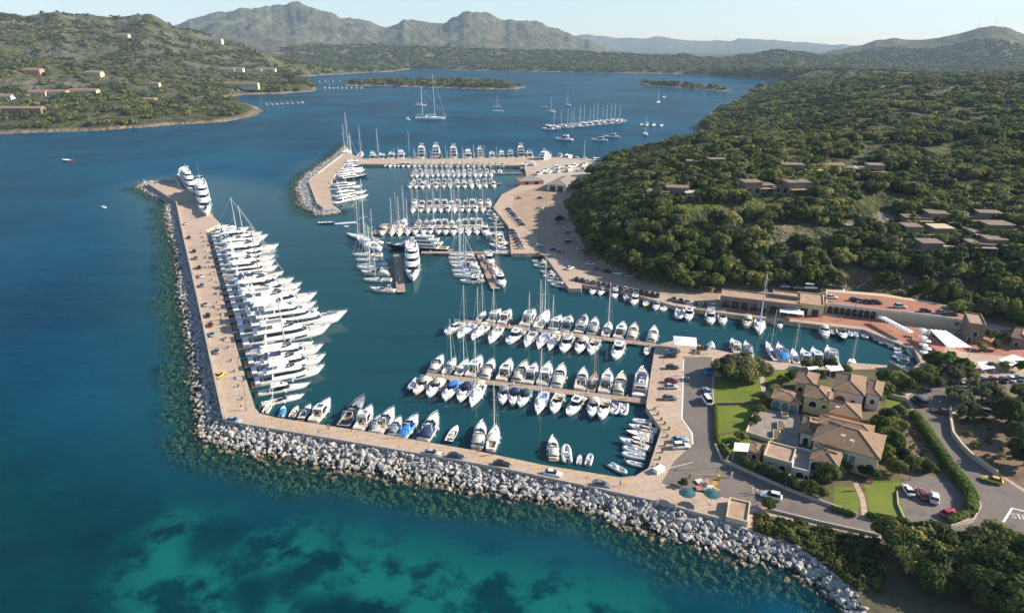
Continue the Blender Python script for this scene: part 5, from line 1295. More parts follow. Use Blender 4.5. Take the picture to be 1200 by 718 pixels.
wall_run([Q8(118,262), Q8(62,402), Q8(190,440), Q8(235,432)], 1.1, .3, 'cream_wall', 'low cream wall round the open side of the patio')
for i, (a, b) in enumerate([((255,280),(275,318)), ((235,345),(255,385)), ((212,402),(235,428))]):
    c = P(*Q8((a[0]+b[0])/2, (a[1]+b[1])/2), ZQ); r_ = empty('planter', c); tag(r_, ['planter box nearest the blue arches on the patio', 'middle planter box of three on the patio', 'planter box nearest the flat-roofed house on the patio'][i], 'planter', 'planters on the patio')
    mb = MB(); u = Vector((0.35, 1, 0)).normalized(); mb.obox((0, 0), u, 2.2, .9, .2, 1.1); mb.build('box', M['cream_wall'], r_)
    mb = MB(); mb.obox((0, 0), u, 1.95, .65, 1.1, 1.15); mb.build('soil', M['soil'], r_)
def canopy(name, px, z, m, label, cat, post=.08, rise=0.0, n=8, group=None, scallop=0):
    """stretched cloth roof on posts; four corners in order"""
    c = PP(px, z); ctr = sum(c, Vector())/4; r_ = empty(name, (ctr.x, ctr.y, ZQ)); tag(r_, label, cat, group)
    V = []; Fc = []
    for i in range(n+1):
        for j in range(n+1):
            a, b = i/n, j/n; p = c[0]*(1-a)*(1-b)+c[1]*a*(1-b)+c[2]*a*b+c[3]*(1-a)*b
            zz = z-ZQ+rise*(1-max(abs(2*a-1), abs(2*b-1)))-.12*math.sin(math.pi*a)*math.sin(math.pi*b)*(0 if rise else 1)+(scallop*abs(math.sin(a*math.pi*4)) if scallop else 0)
            V.append((p.x-ctr.x, p.y-ctr.y, zz))
    for i in range(n):
        for j in range(n): k = i*(n+1)+j; Fc.append((k, k+n+1, k+n+2, k+1))
    b0 = len(V); V += [(x, y, q-.05) for x, y, q in V]; Fc += [tuple(b0+i for i in f[::-1]) for f in Fc]
    meshobj('cloth', V, Fc, m, r_, True)
    for p in c:
        q = (p-ctr)*.96; mb = MB(); mb.tube((q.x, q.y, 0), (q.x, q.y, z-ZQ), post, n=6); mb.build('post', M['alu'], r_)
    return r_
canopy('canopy', [Q8(5,440), Q8(85,446), Q8(74,490), Q8(-2,484)], 4.6, M['whitecloth'], 'small square white canopy beside the salmon block', 'canopy')
canopy('marquee', [(789,393.5),(816,395.5),(816.5,406),(790,403.6)], 5.0, M['whitecloth'], 'white marquee roof where the upper pontoon meets the quay', 'marquee', rise=.8)
canopy('tent', [(829,402),(837,402.5),(838,407),(830,407)], 4.2, M['whitecloth'], 'little white pyramid tent on the quay by the oleander trees', 'tent', rise=1.7)
canopy('market_canopy', [(1089,386),(1110,388),(1139,407),(1111,407.5)], 5.5, M['whitecloth'], 'big white slatted market canopy behind the inner basin', 'canopy', scallop=.3)
canopy('shade_sail', [(1170,421),(1187,415),(1202,420),(1185,428.5)], 4.5, M['whitecloth'], 'white shade sail over a terrace above the parked cars', 'canopy')
canopy('pale_canopy', [(1145,424),(1157,423),(1167,431),(1151,433)], 4.0, M['deck'], 'pale flat canopy between the trees and the shade sail', 'canopy')
canopy('terrace_awning', [Q8(480,36), Q8(560,28), Q8(580,60), Q8(510,66)], 4.4, M['whitecloth'], 'white awning between the yellow house and the boat basin', 'awning')
canopy('terrace_awning', [Q8(385,45), Q8(440,38), Q8(450,52), Q8(395,60)], 4.2, M['whitecloth'], 'smaller white awning on the lawn edge by the basin', 'awning')
# restaurant row
h = House('restaurant', 'long terracotta roofed restaurant building along the quay', 'restaurant', P(890,350,ZQ))
h.block((844,349), (938,360), (940,351), 5.6, 'stone_wall', roof='flat', over=.05)
for t in (.08, .2, .32, .44, .56, .68, .8, .92): h.open_front(t, ZQ+.2, 2.6, 2.8, arched=False, frame='wood')
h.block((905,347), (938,351), (942,346), 6.6, 'stone_wall', roof='flat', over=.05, z0=5.0); h.fix()
for i in range(5):
    x0 = 875+i*12.6; y0 = 349.5+i*2.0
    canopy('awning', [(x0, y0), (x0+12, y0+1.9), (x0+12, y0+6.2), (x0, y0+4.4)], 4.6, M['whitecloth'], ordn(i)+' of five white awnings from the west along the restaurant front', 'awning', rise=.5, group='white awnings on the restaurant front')
canopy('awning', [(914,361),(942,364.5),(942,369),(914,365.5)], 4.4, M['whitecloth'], 'separate low white awning at the quay edge before the restaurant', 'awning')
canopy('awning', [(944,356),(962,358.5),(962,362),(944,359.5)], 4.6, M['whitecloth'], 'white awning on the ochre building east of the restaurant', 'awning')
h = House('shop', 'ochre flat-roofed building between restaurant and arcade', 'shop', P(950,353,ZQ))
h.block((934,357), (966,361), (968,348), 5.4, 'yellow_wall', roof='flat', over=.05); h.open_front(.3, ZQ+.1, 2.4, 2.6, arched=False); h.open_front(.7, ZQ+.1, 2.4, 2.6, arched=False); h.fix()
# upper terrace with the arcade below it
ZT = 5.0
h = House('arcade', 'terrace wall with a row of arches above the promenade', 'arcade', P(1030,362,ZQ))
tp_ = PP([(968,357),(1030,364.5),(1064,368),(1108,374),(1135,378)], ZT); bk_ = PP([(1150,368),(1100,355),(1034,344),(968,339)], ZT)
mb = MB(); slab_poly(mb, [(p.x, p.y, 0) for p in tp_+bk_], ZQ-.3, ZT); mb.build('wall', M['cream_wall'], h.r)
mb = MB(); q = [(p.x, p.y, ZT+.004) for p in PP([(969,356),(1030,363.4),(1064,367),(1108,373),(1135,377)], ZT)+PP([(1148,369.5),(1098,356.5),(1034,347),(970,341.5)], ZT)]; mb.add(q, tess(q)); mb.build('terrace', M['redpaving'], h.r)
mb = MB()
for a, b in zip(tp_[:-1], tp_[1:]):
    d = (b-a).normalized(); c = (a+b)/2; n = Vector((-d.y, d.x, 0)); mb.obox(c+n*.2, d, (b-a).length/2, .14, ZT+.006, ZT+.9)
mb.build('parapet', M['white_wall'], h.r)
a, b = tp_[0], tp_[1]
for i in range(8):
    p = a+(b-a)*((i+.8)/8.6); wall_opening(h.r, (p.x, p.y, ZQ), (b-a), 2.0, 2.9, frame='cream_wall')
h.fix()
h = House('house', 'small flat-topped stone house behind the market canopy', 'house', P(1146,372,ZQ))
h.block((1135,381), (1156,384), (1160,372), 8.0, 'stone_wall', roof='flat', over=.05); h.open_front(.5, 4.5, 1.3, 1.6); h.open_front(.25, ZQ+.1, 1.1, 2.1); h.fix()
h = House('house', 'low stone house with a tiled roof at the eastern edge', 'house', P(1190,392,ZQ))
h.block((1184,395), (1206,400), (1210,388), 5.0, 'stone_wall'); h.open_front(.4, ZQ+.6, 1.3, 1.5); h.fix()
h = House('kiosk', 'low flat-topped beige block on the breakwater beside the teal parasols', 'kiosk', P(862,600,ZQ))
h.block((850,609), (876,615.5), (880,592), 2.2, 'cream_wall', roof='flat', over=.02); h.open_side(.5, ZQ+.2, 1.2, 1.9, right=False, arched=False); h.fix()
h = House('workshop', 'grey roofed workshop in the boat yard below the wooded hill', 'workshop', P(655,215,ZQ))
h.block((640,216), (664,218), (668,208), 6.0, 'white_wall', rm='greyroof', pitch=.3); h.open_front(.3, ZQ, 4, 3.5, arched=False); h.open_front(.7, ZQ, 4, 3.5, arched=False); h.fix()
h = House('shed', 'long low shed with a planted strip beside the boat yard', 'shed', P(622,211,ZQ))
h.block((608,213), (638,212), (638,207), 4.4, 'salmon_wall', rm='greyroof', pitch=.25); h.open_front(.3, ZQ, 3, 2.5, arched=False); h.open_front(.7, ZQ, 3, 2.5, arched=False); h.fix()

# ---- villas on the hill, stepped flat-roofed stone blocks
def hill_villa(px, py, n, seed, label, wid=9, st=1.0, group='stone villas on the wooded hill', roof='villaroof', wall='stone_wall'):
    r_ = random.Random(seed); g = T(px, py); v = empty('hill_villa', (g.x, g.y, g.z)); tag(v, label, 'villa', group)
    rot = Matrix.Rotation(R(r_.uniform(-14, 6)), 4, 'Z')
    x = -n*wid*.42
    for i in range(n):
        w = wid*r_.uniform(.8, 1.25); d = wid*r_.uniform(.7, 1.0); hgt = r_.uniform(2.8, 3.4)*(1.7 if i % 3 == 1 else 1)*st; y = r_.uniform(-3, 3)
        c = rot @ Vector((x+w/2, y, 0))
        mb = MB(); mb.obox(c, rot @ Vector((1, 0, 0)), w/2, d/2, -4, hgt); wl_ = mb.build('wall', M[wall], v)
        mb = MB(); mb.obox(c, rot @ Vector((1, 0, 0)), w/2+.5, d/2+.5, hgt+.003, hgt+.35); mb.build('roof', M[roof if r_.random() < .85 else 'cream_wall'], v)
        for k in range(max(1, int(w/3.2))):
            fx = -w/2+w*(k+.5)/max(1, int(w/3.2)); f = rot @ Vector((x+w/2+fx, y-d/2, .5)); wall_opening(v, f, rot @ Vector((1, 0, 0)), 1.7, 1.9, arched=False, frame='wood')
        if i % 2 == 0:   # veranda
            mb = MB(); f = rot @ Vector((x+w/2, y-d/2-1.6, 0)); mb.obox(f, rot @ Vector((1, 0, 0)), w/2, 1.5, 2.45, 2.6)
            for s in (-1, 1): p = rot @ Vector((x+w/2+s*(w/2-.3), y-d/2-2.8, 0)); mb.tube((p.x, p.y, -2), (p.x, p.y, 2.45), .18, n=6)
            mb.build('veranda', M['flatroof'], v)
        x += w*r_.uniform(.75, .95)
    return g
HV = []
for px, py, n, sd_, lb, wd in [(803,232,5,1,'long low villa nearest the quay car park on the hill',9),(890,226,5,2,'broad pale villa with a lawn in front, mid hill',9),(926,205,3,3,'villa with two flat tiers just above the broad pale villa',9),(990,204,5,4,'villa with a white slab roof in the trees uphill',9),
       (868,170,3,5,'red roofed villa highest up the hill towards the bay',9),(833,198,3,6,'small villa with pale roofs on the hill edge',7),(806,199,2,7,'smallest villa on the crest above the boat yard',7),
       (1085,262,3,8,'uppermost block of the stepped holiday village on the slope',9),(1060,276,3,9,'western block of the stepped holiday village',8),(1105,278,4,10,'middle block of the stepped holiday village',9),(1090,296,4,11,'lowest block of the stepped holiday village',8),(1170,276,4,12,'eastern block of the holiday village above the lawn',9),(1160,292,3,13,'eastern block nearest the lawn in the holiday village',8),(1147,262,3,14,'eastern block half hidden by trees above the village',8)]:
    g = hill_villa(px, py, n, sd_, lb, wd); HV.append((g.x, g.y, wd*n*.24+1))
# ---- houses on the far headland
def far_house(px, py, w, d, hgt, label, wall, roof='gable', n=1, seed=0):
    g = T(px, py, 600); r_ = random.Random(seed); v = empty('far_house', (g.x, g.y, g.z)); tag(v, label, 'house', 'houses on the western headland')
    for i in range(n):
        ox = (i-(n-1)/2)*w*1.05; oy = r_.uniform(-3, 3) if n > 1 else 0
        mb = MB(); mb.box(ox-w/2, ox+w/2, oy-d/2, oy+d/2, -6, hgt); mb.build('wall', M[wall], v)
        mb = MB(); V = [(ox-w/2-.5, oy-d/2-.5, hgt+.003), (ox+w/2+.5, oy-d/2-.5, hgt+.003), (ox+w/2+.5, oy+d/2+.5, hgt+.003), (ox-w/2-.5, oy+d/2+.5, hgt+.003), (ox-w/2-.5, oy, hgt+d*.22), (ox+w/2+.5, oy, hgt+d*.22)]
        mb.add(V, [(0,1,5,4), (2,3,4,5), (0,4,3), (1,2,5), (0,3,2,1)]); mb.build('roof', M['farroof'], v)
        for k in range(max(1, int(w/5))):
            x = ox-w/2+w*(k+.5)/max(1, int(w/5)); mb = MB(); mb.box(x-.8, x+.8, oy-d/2-.05, oy-d/2, 1, min(hgt-.5, 3)); mb.build('window', M['windowglass'], v)
    HV.append((g.x, g.y, w*n*.42))
M['farroof'] = simple('faded terracotta', (0.27, 0.16, 0.10), 0.9, 0.15, 0.3)
for i, (px, py, w, d, hg, n, wl_, lb) in enumerate([(25,133,30,12,7,2,'stone_wall','long brown hotel wing just above the western shore'),(58,112,28,12,6,2,'cream_wall','terracotta roofed hotel row behind the shore wing'),(98,111,22,12,6,2,'cream_wall','terracotta hotel block east of the hotel row'),(8,117,22,12,6,1,'white_wall','white building at the edge of the western shore hotel'),
        (40,87,30,14,7,1,'salmon_wall','red roofed house high on the western slope'),(112,89,26,14,6,1,'cream_wall','red roofed house in the middle of the western slope'),(283,102,18,12,7,4,'cream_wall','cluster of orange houses by the western beach'),(272,84,18,12,6,3,'white_wall','pale houses behind the western beach'),(312,84,16,12,6,3,'white_wall','pale houses beside the far western cove'),
        (176,120,20,10,5,1,'cream_wall','lone low house near the western point'),(182,101,18,10,5,1,'cream_wall','lone pale house inland of the western point'),(250,50,26,14,8,2,'white_wall','pale houses on the saddle between two hills'),(330,65,26,14,7,3,'white_wall','white hamlet across the far cove'),(357,64,22,14,7,2,'white_wall','white hamlet at the foot of the rocky mountain'),(145,45,30,14,8,1,'cream_wall','lone house on the western hill crest')]):
    far_house(px, py, w, d, hg, lb, wl_, n=n, seed=i)
# ------------------------------------------------------------------ trees and scrub
vr = random.Random(3)
def leaf_mat(name, stops):
    m, nt, b = newmat(name); L = nt.links
    oi = nt.nodes.new('ShaderNodeObjectInfo'); g = nt.nodes.new('ShaderNodeNewGeometry')
    n = noise_n(nt, g.outputs['Position'], 0.5, 3, 0.6)
    lf = noise_n(nt, g.outputs['Position'], 0.014, 4, 0.65); lf = math_n(nt, 'MULTIPLY', math_n(nt, 'SUBTRACT', lf, 0.5), 1.3)
    f = math_n(nt, 'ADD', math_n(nt, 'ADD', lf, math_n(nt, 'MULTIPLY', oi.outputs['Random'], 0.55)), math_n(nt, 'ADD', math_n(nt, 'MULTIPLY', n, 0.35), math_n(nt, 'MULTIPLY', g.outputs['Random Per Island'], 0.22)))
    L.new(ramp(nt, f, stops), b.inputs['Base Color']); b.inputs['Roughness'].default_value = 0.75; b.inputs['Specular IOR Level'].default_value = 0.2
    tr = nt.nodes.new('ShaderNodeBsdfTranslucent'); L.new(ramp(nt, f, [(p, [q*1.1 for q in c]) for p, c in stops]), tr.inputs[0])
    mx = nt.nodes.new('ShaderNodeMixShader'); mx.inputs[0].default_value = 0.38; L.new(b.outputs[0], mx.inputs[1]); L.new(tr.outputs[0], mx.inputs[2])
    L.new(mx.outputs[0], nt.nodes['Material Output'].inputs['Surface'])
    return m
M['leaf'] = leaf_mat('maquis leaves', [(0.15, (0.037, 0.062, 0.014)), (0.40, (0.094, 0.128, 0.027)), (0.64, (0.194, 0.210, 0.053)), (0.92, (0.325, 0.294, 0.100))])
M['leafdark'] = leaf_mat('dark leaves', [(0.2, (0.025, 0.045, 0.013)), (0.6, (0.069, 0.098, 0.024)), (0.9, (0.131, 0.152, 0.041))])
M['leafgrey'] = leaf_mat('silver green leaves', [(0.2, (0.055, 0.070, 0.035)), (0.6, (0.11, 0.125, 0.06)), (0.9, (0.17, 0.175, 0.09))])
M['leafbright'] = leaf_mat('bright green leaves', [(0.2, (0.045, 0.080, 0.012)), (0.6, (0.095, 0.14, 0.022)), (0.9, (0.17, 0.19, 0.04))])
M['bark'] = simple('bark', (0.10, 0.075, 0.055), 0.95, 0.25, 3)
def crown_mesh(seed, rad, hgt, clumps, leaves, ls, m, squash=1.0, base=0.25):
    r_ = random.Random(seed); V = []; Fc = []
    for c in range(clumps):
        a = r_.uniform(0, 6.283); e = r_.random()**.6; rr_ = rad*math.sqrt(r_.random())*.78
        dome = math.sqrt(max(0, 1-(rr_/rad)**2))
        cx, cy, cz = rr_*math.cos(a), rr_*math.sin(a), hgt*(base+(1-base)*dome*r_.uniform(.55, .95))
        cr = rad*r_.uniform(.22, .42)
        for k in range(leaves):
            d = Vector((r_.gauss(0, 1), r_.gauss(0, 1), r_.gauss(0, 1)*.8+.25)).normalized()
            p = Vector((cx, cy, cz))+d*cr*r_.uniform(.75, 1.05)
            if p.z < .05*hgt: continue
            nrm = (d+Vector((r_.uniform(-.7, .7), r_.uniform(-.7, .7), r_.uniform(-.3, .7)))).normalized()
            t = nrm.orthogonal().normalized(); t.rotate(Matrix.Rotation(r_.uniform(0, 6.28), 3, nrm)); b = nrm.cross(t); s = ls*r_.uniform(.6, 1.3)
            k0 = len(V); V += [p-t*s, p-b*s*.6, p+t*s, p+b*s*.6]; Fc.append((k0, k0+1, k0+2, k0+3))
        # dense core so the clump is not see-through
        core = MB(); core.ball((cx, cy, cz), cr*.72, cr*.72, cr*.66, 6, 4); k0 = len(V); V += core.v; Fc += [tuple(k0+i for i in f) for f in core.f]
    me = bpy.data.meshes.new('crown'); me.from_pydata([tuple(v) for v in V], [], Fc); me.materials.append(m); me.update(); return me
def trunk_mesh(seed, h_, r0, spread):
    r_ = random.Random(seed); mb = MB(); mb.tube((0, 0, -.6), (0.1, 0, h_*.45), r0, r0*.7, 6)
    for k in range(4):
        a = k*1.57+r_.uniform(-.4, .4); mb.tube((0.1, 0, h_*.42), (spread*math.cos(a), spread*math.sin(a), h_*.85), r0*.55, r0*.2, 5)
    me = bpy.data.meshes.new('trunk'); me.from_pydata(mb.v, [], mb.f); me.materials.append(M['bark']); return me
CROWNS = [crown_mesh(i, 2.6, 3.4, 13, 46, .42, M[k]) for i, k in enumerate(['leaf', 'leaf', 'leafdark', 'leaf', 'leafgrey', 'leafdark', 'leafbright', 'leaf'])]
TRUNKS = [trunk_mesh(i, 3.2, .16, 1.3) for i in range(4)]
BUSH = [crown_mesh(40+i, 2.6, 2.9, 8, 22, .6, M[k], base=.1) for i, k in enumerate(['leaf', 'leafdark', 'leaf', 'leafgrey', 'leafdark', 'leaf'])]
# sample the slopes
def sample(n, r0, r1, a0, a1, seed, dens):
    rs = np.random.RandomState(seed); r = np.sqrt(rs.rand(n)*(r1*r1-r0*r0)+r0*r0); a = R(a0)+rs.rand(n)*R(a1-a0)
    x, y = r*np.sin(a), r*np.cos(a); z = terrain(x, y); ok = z > 1.6
    ok &= ~(inpoly(x, y, PLATW) & (z < 2.8))
    for hx, hy, hr in HV: ok &= np.hypot(x-hx, (y-hy)*1.5) > hr*1.0
    f = fbm(x/22, y/22, 4); ok &= f > (dens if np.isscalar(dens) else np.interp(r, *dens))
    return np.stack([x, y, z], 1)[ok], rs
CLEAR = [T(845,243), T(800,243), T(900,240), T(1165,312), T(1185,318), T(1010,262), T(985,270), T(1130,318), T(1010,328), T(1045,330), T(1030,328), T(1060,333), T(1110,335), T(1130,338), T(995,325)]
near, rs1 = sample(26000, 236, 620, 2, 46, 1, ([300, 400], [.31, .47]))
okc = np.ones(len(near), bool)
for c in CLEAR: okc &= np.hypot(near[:, 0]-c.x, (near[:, 1]-c.y)*1.6) > 9
near = near[okc]
order = np.argsort(np.hypot(near[:, 0], near[:, 1]))
# visible part of the frame only for the individual ones
ind = []; used_ = np.zeros(len(near), bool); cells = {}
for i in order:
    p = near[i]; q = proj(p)
    if not (640 < q[0] < 1205 and 80 < q[1] < 420): continue
    c = (int(p[0]//4.8), int(p[1]//4.8))
    if any((c[0]+i_, c[1]+j_) in cells for i_ in (0,) for j_ in (0,)): used_[i] = True; continue
    cells[c] = 1; ind.append(i); used_[i] = True
    if len(ind) >= 255: break
def tree(name, crown, trunk, loc, s, label, cat='tree', group=None, sz=1.0):
    r_ = empty(name, loc, vr.uniform(0, 6.28), (s, s, s*sz)); tag(r_, label, cat, group)
    for nm, me_ in (('trunk', trunk), ('crown', crown)):
        o = bpy.data.objects.new(nm, me_); COL.objects.link(o); o.parent = r_
    return r_
KIND = {0: 'olive green', 1: 'olive green', 2: 'dark green', 3: 'olive green', 4: 'silvery grey-green', 5: 'dark green', 6: 'bright green', 7: 'olive green'}
for i in ind:
    p = near[i]; k = int(rs1.choice([0, 1, 2, 2, 3, 4, 5, 5, 6, 7])); s = rs1.uniform(.9, 1.9)
    tree('maquis_tree', CROWNS[k], TRUNKS[k % 4], (p[0], p[1], p[2]-.2), s, KIND[k]+' bushy tree among those along the foot of the wooded hill', 'tree', KIND[k]+' trees at the hill foot', rs1.uniform(.85, 1.25))
rest = near[~used_]
hillfar, rs2 = sample(40000, 620, 1500, 3, 48, 2, .49)
left, rs3 = sample(70000, 700, 2600, -44, -8, 4, .555); left = left[left[:, 2] > 2.5+2.5*fbm(left[:, 0]/30, left[:, 1]/30, 3)]
mid, rs4 = sample(70000, 1500, 4200, -18, 48, 6, .46)
def scatter(name, pts, rs, smin, smax, protos, label=None):
    col = bpy.data.collections.new(name+' kinds')
    for j, me_ in enumerate(protos):
        o = bpy.data.objects.new('scrub_clump', me_); col.objects.link(o)
    me_ = bpy.data.meshes.new(name); n = len(pts); me_.vertices.add(n); me_.vertices.foreach_set('co', pts.astype(np.float32).ravel())
    sc = rs.uniform(smin, smax, n).astype(np.float32); a = me_.attributes.new('sc', 'FLOAT', 'POINT'); a.data.foreach_set('value', sc)
    a = me_.attributes.new('rz', 'FLOAT_VECTOR', 'POINT'); v = np.zeros((n, 3), np.float32); v[:, 2] = rs.uniform(0, 6.28, n); a.data.foreach_set('vector', v.ravel())
    o = bpy.data.objects.new(name, me_); COL.objects.link(o); o['kind'] = 'stuff'
    ng = bpy.data.node_groups.new(name, 'GeometryNodeTree')
    ng.interface.new_socket('Geometry', in_out='INPUT', socket_type='NodeSocketGeometry'); ng.interface.new_socket('Geometry', in_out='OUTPUT', socket_type='NodeSocketGeometry')
    N = ng.nodes; gi = N.new('NodeGroupInput'); go = N.new('NodeGroupOutput'); ip = N.new('GeometryNodeInstanceOnPoints'); ci = N.new('GeometryNodeCollectionInfo')
    ci.inputs['Collection'].default_value = col; ci.inputs['Separate Children'].default_value = True; ci.inputs['Reset Children'].default_value = True
    ns = N.new('GeometryNodeInputNamedAttribute'); ns.data_type = 'FLOAT'; ns.inputs['Name'].default_value = 'sc'
    nr = N.new('GeometryNodeInputNamedAttribute'); nr.data_type = 'FLOAT_VECTOR'; nr.inputs['Name'].default_value = 'rz'
    ng.links.new(gi.outputs[0], ip.inputs['Points']); ng.links.new(ci.outputs[0], ip.inputs['Instance']); ip.inputs['Pick Instance'].default_value = True
    rv = N.new('FunctionNodeRandomValue'); rv.data_type = 'INT'
    for sk in rv.inputs:
        if sk.enabled and sk.name == 'Min' and sk.type == 'INT': sk.default_value = 0
        if sk.enabled and sk.name == 'Max' and sk.type == 'INT': sk.default_value = len(protos)-1
    ro = [s for s in rv.outputs if s.enabled][0]
    ng.links.new(ro, ip.inputs['Instance Index'])
    ng.links.new([s for s in ns.outputs if s.enabled][0], ip.inputs['Scale']); ng.links.new([s for s in nr.outputs if s.enabled][0], ip.inputs['Rotation'])
    ng.links.new(ip.outputs[0], go.inputs[0])
    md = o.modifiers.new('scatter', 'NODES'); md.node_group = ng
    return o
scatter('hillside_scrub', rest, rs1, .55, 1.75, BUSH+[CROWNS[0], CROWNS[2], CROWNS[4]])
scatter('upland_scrub', hillfar, rs2, .8, 1.9, BUSH)
scatter('headland_scrub', left, rs3, .6, 2.0, [BUSH[i] for i in (0, 2, 3, 3, 5, 1)])
scatter('far_shore_woods', mid, rs4, 1.4, 3.2, BUSH)
ip_, rs5 = [], np.random.RandomState(9)
for I in ISL:
    xs = np.array(I); lo, hi = xs.min(0), xs.max(0); q = rs5.rand(1100, 2)*(hi-lo)+lo; z = terrain(q[:, 0], q[:, 1]); k = z > 1.6; ip_.append(np.stack([q[k, 0], q[k, 1], z[k]], 1))
scatter('island_scrub', np.concatenate(ip_), rs5, .5, 1.2, [BUSH[i] for i in (0, 2, 3, 3)])
# near garden and roadside trees, each its own
BIG = [crown_mesh(70+i, 3.4, 5.0, 22, 90, .36, M[k], base=.18) for i, k in enumerate(['leaf', 'leafdark', 'leafgrey', 'leafbright'])]
BTR = [trunk_mesh(80+i, 4.5, .22, 1.7) for i in range(2)]
def gt(px, py, kind, s, label, group=None, sz=1.0, z=ZQ): 
    p = P(px, py, z); return tree('garden_tree', BIG[kind], BTR[kind % 2], p, s*(.86 if px > 1050 and py < 560 else 1), label, 'tree', group, sz)
for i, (x, y, k, s) in enumerate([(848,442,2,1.25),(858,446,0,1.2),(866,444,2,1.4),(876,446,0,1.3),(888,444,2,1.25),(854,436,1,1.0),(882,438,0,1.0),(870,436,1,1.1)]):
    gt(x, y, k, s, 'silvery oleander tree in the rounded clump between car park and lawn' if k == 2 else 'darker tree in the rounded clump between car park and lawn', 'silvery trees of the car park clump' if k == 2 else 'darker trees of the car park clump')
for x, y, k, s, lb in [(1094,432,3,1.2,'bright green tree left of the market canopy’s foot'.replace('left', 'west')),(1106,436,3,1.35,'bright green tree in front of the market canopy'),(1114,446,2,1.25,'rounded grey-green tree in front of the market canopy'),(1126,438,3,1.1,'bright green tree east of the rounded grey-green one'),(1088,446,0,1.1,'olive tree at the corner of the inner basin'),(1076,452,0,1.2,'olive tree over the garden wall by the basin'),(1092,455,2,1.0,'grey-green tree beside the parked dark car'),
        (1122,474,2,1.2,'grey-green round tree at the road bend beside the car park'),(1134,490,2,1.05,'grey-green tree inside the retaining wall'),(1150,470,2,1.5,'large silvery tree behind the row of parked cars'),(1163,472,0,1.2,'olive tree behind the row of parked cars'),(1180,500,1,1.6,'dark spreading tree in the dry orchard'),(1196,496,1,1.5,'dark tree at the picture edge of the dry orchard'.replace('picture edge', 'east side')),(1190,520,1,1.2,'lower dark tree in the dry orchard'),(1200,545,1,1.5,'dark tree above the bend of the road'),(1196,470,0,1.2,'olive tree east of the silvery tree'),
        (1168,644,0,1.05,'single round bush at the road edge near the painted word'),
        (1123,372,0,1.5,'olive tree beside the flat-topped stone house'),(1180,376,3,1.7,'tall bright green tree behind the flat-topped stone house'),(1200,385,3,1.5,'bright green tree above the low stone house'),(1140,395,3,.8,'small bright tree below the flat-topped stone house'),(1176,402,3,.8,'small bright tree before the low stone house'),(1160,398,0,.8,'small olive tree between two stone houses'),
        (692,303,2,1.0,'palm-like pale tree at the car park corner'),(655,262,1,.8,'dark round tree standing alone on the sandy car park'),(900,600-4,1,.5,'small dark shrub on the bank by the road'),
        (1022,560,0,.5,'small bush beside the footpath'),(1030,505,3,.8,'bright shrub beside the largest cream house'),(1040,520,0,.9,'olive shrub east of the largest cream house'),(1036,540,3,.8,'yellowish shrub on the bare garden slope'),(1048,555,0,.7,'olive shrub on the bare garden slope'),(968,566,1,.9,'dark olive tree before the arched door'),(1000,545,3,.55,'shrub under the largest house’s front'),(990,552,3,.5,'low shrub beside the footpath head'),
        (1033,465,3,.9,'bright shrub at the corner of the east wing'),(1026,472,0,.7,'olive shrub under the east wing'),(800,569,3,.35,'small green shrub by the pallets')]:
    gt(x, y, k, s, lb)
bk = random.Random(12)
for i, (x, y, s) in enumerate([(1040,640,1.1),(1052,648,1.2),(1066,652,1.35),(1078,648,1.2),(1090,650,1.3),(1104,655,1.2),(1070,668,1.2),(1085,672,1.2),(1098,668,1.2),(1060,662,1.0),(1084,690,1.0),(1096,692,1.0),(1128,660,1.2),(1140,655,1.25),(1152,664,1.3),(1166,668,1.35),(1180,668,1.4),(1194,676,1.5),(1134,676,1.25),(1148,684,1.3),(1162,688,1.4),(1178,692,1.4),(1196,704,1.5),(1140,702,1.2),(1158,712,1.3),(1182,722,1.4),(1200,690,1.3),(1120,670,1.0)]):
    k = bk.choice([1, 1, 0, 1]); gt(x, y, k, s, ('dark' if k == 1 else 'olive')+' bushy tree on the rough bank below the seafront road', ('dark' if k == 1 else 'olive')+' trees on the rough bank')
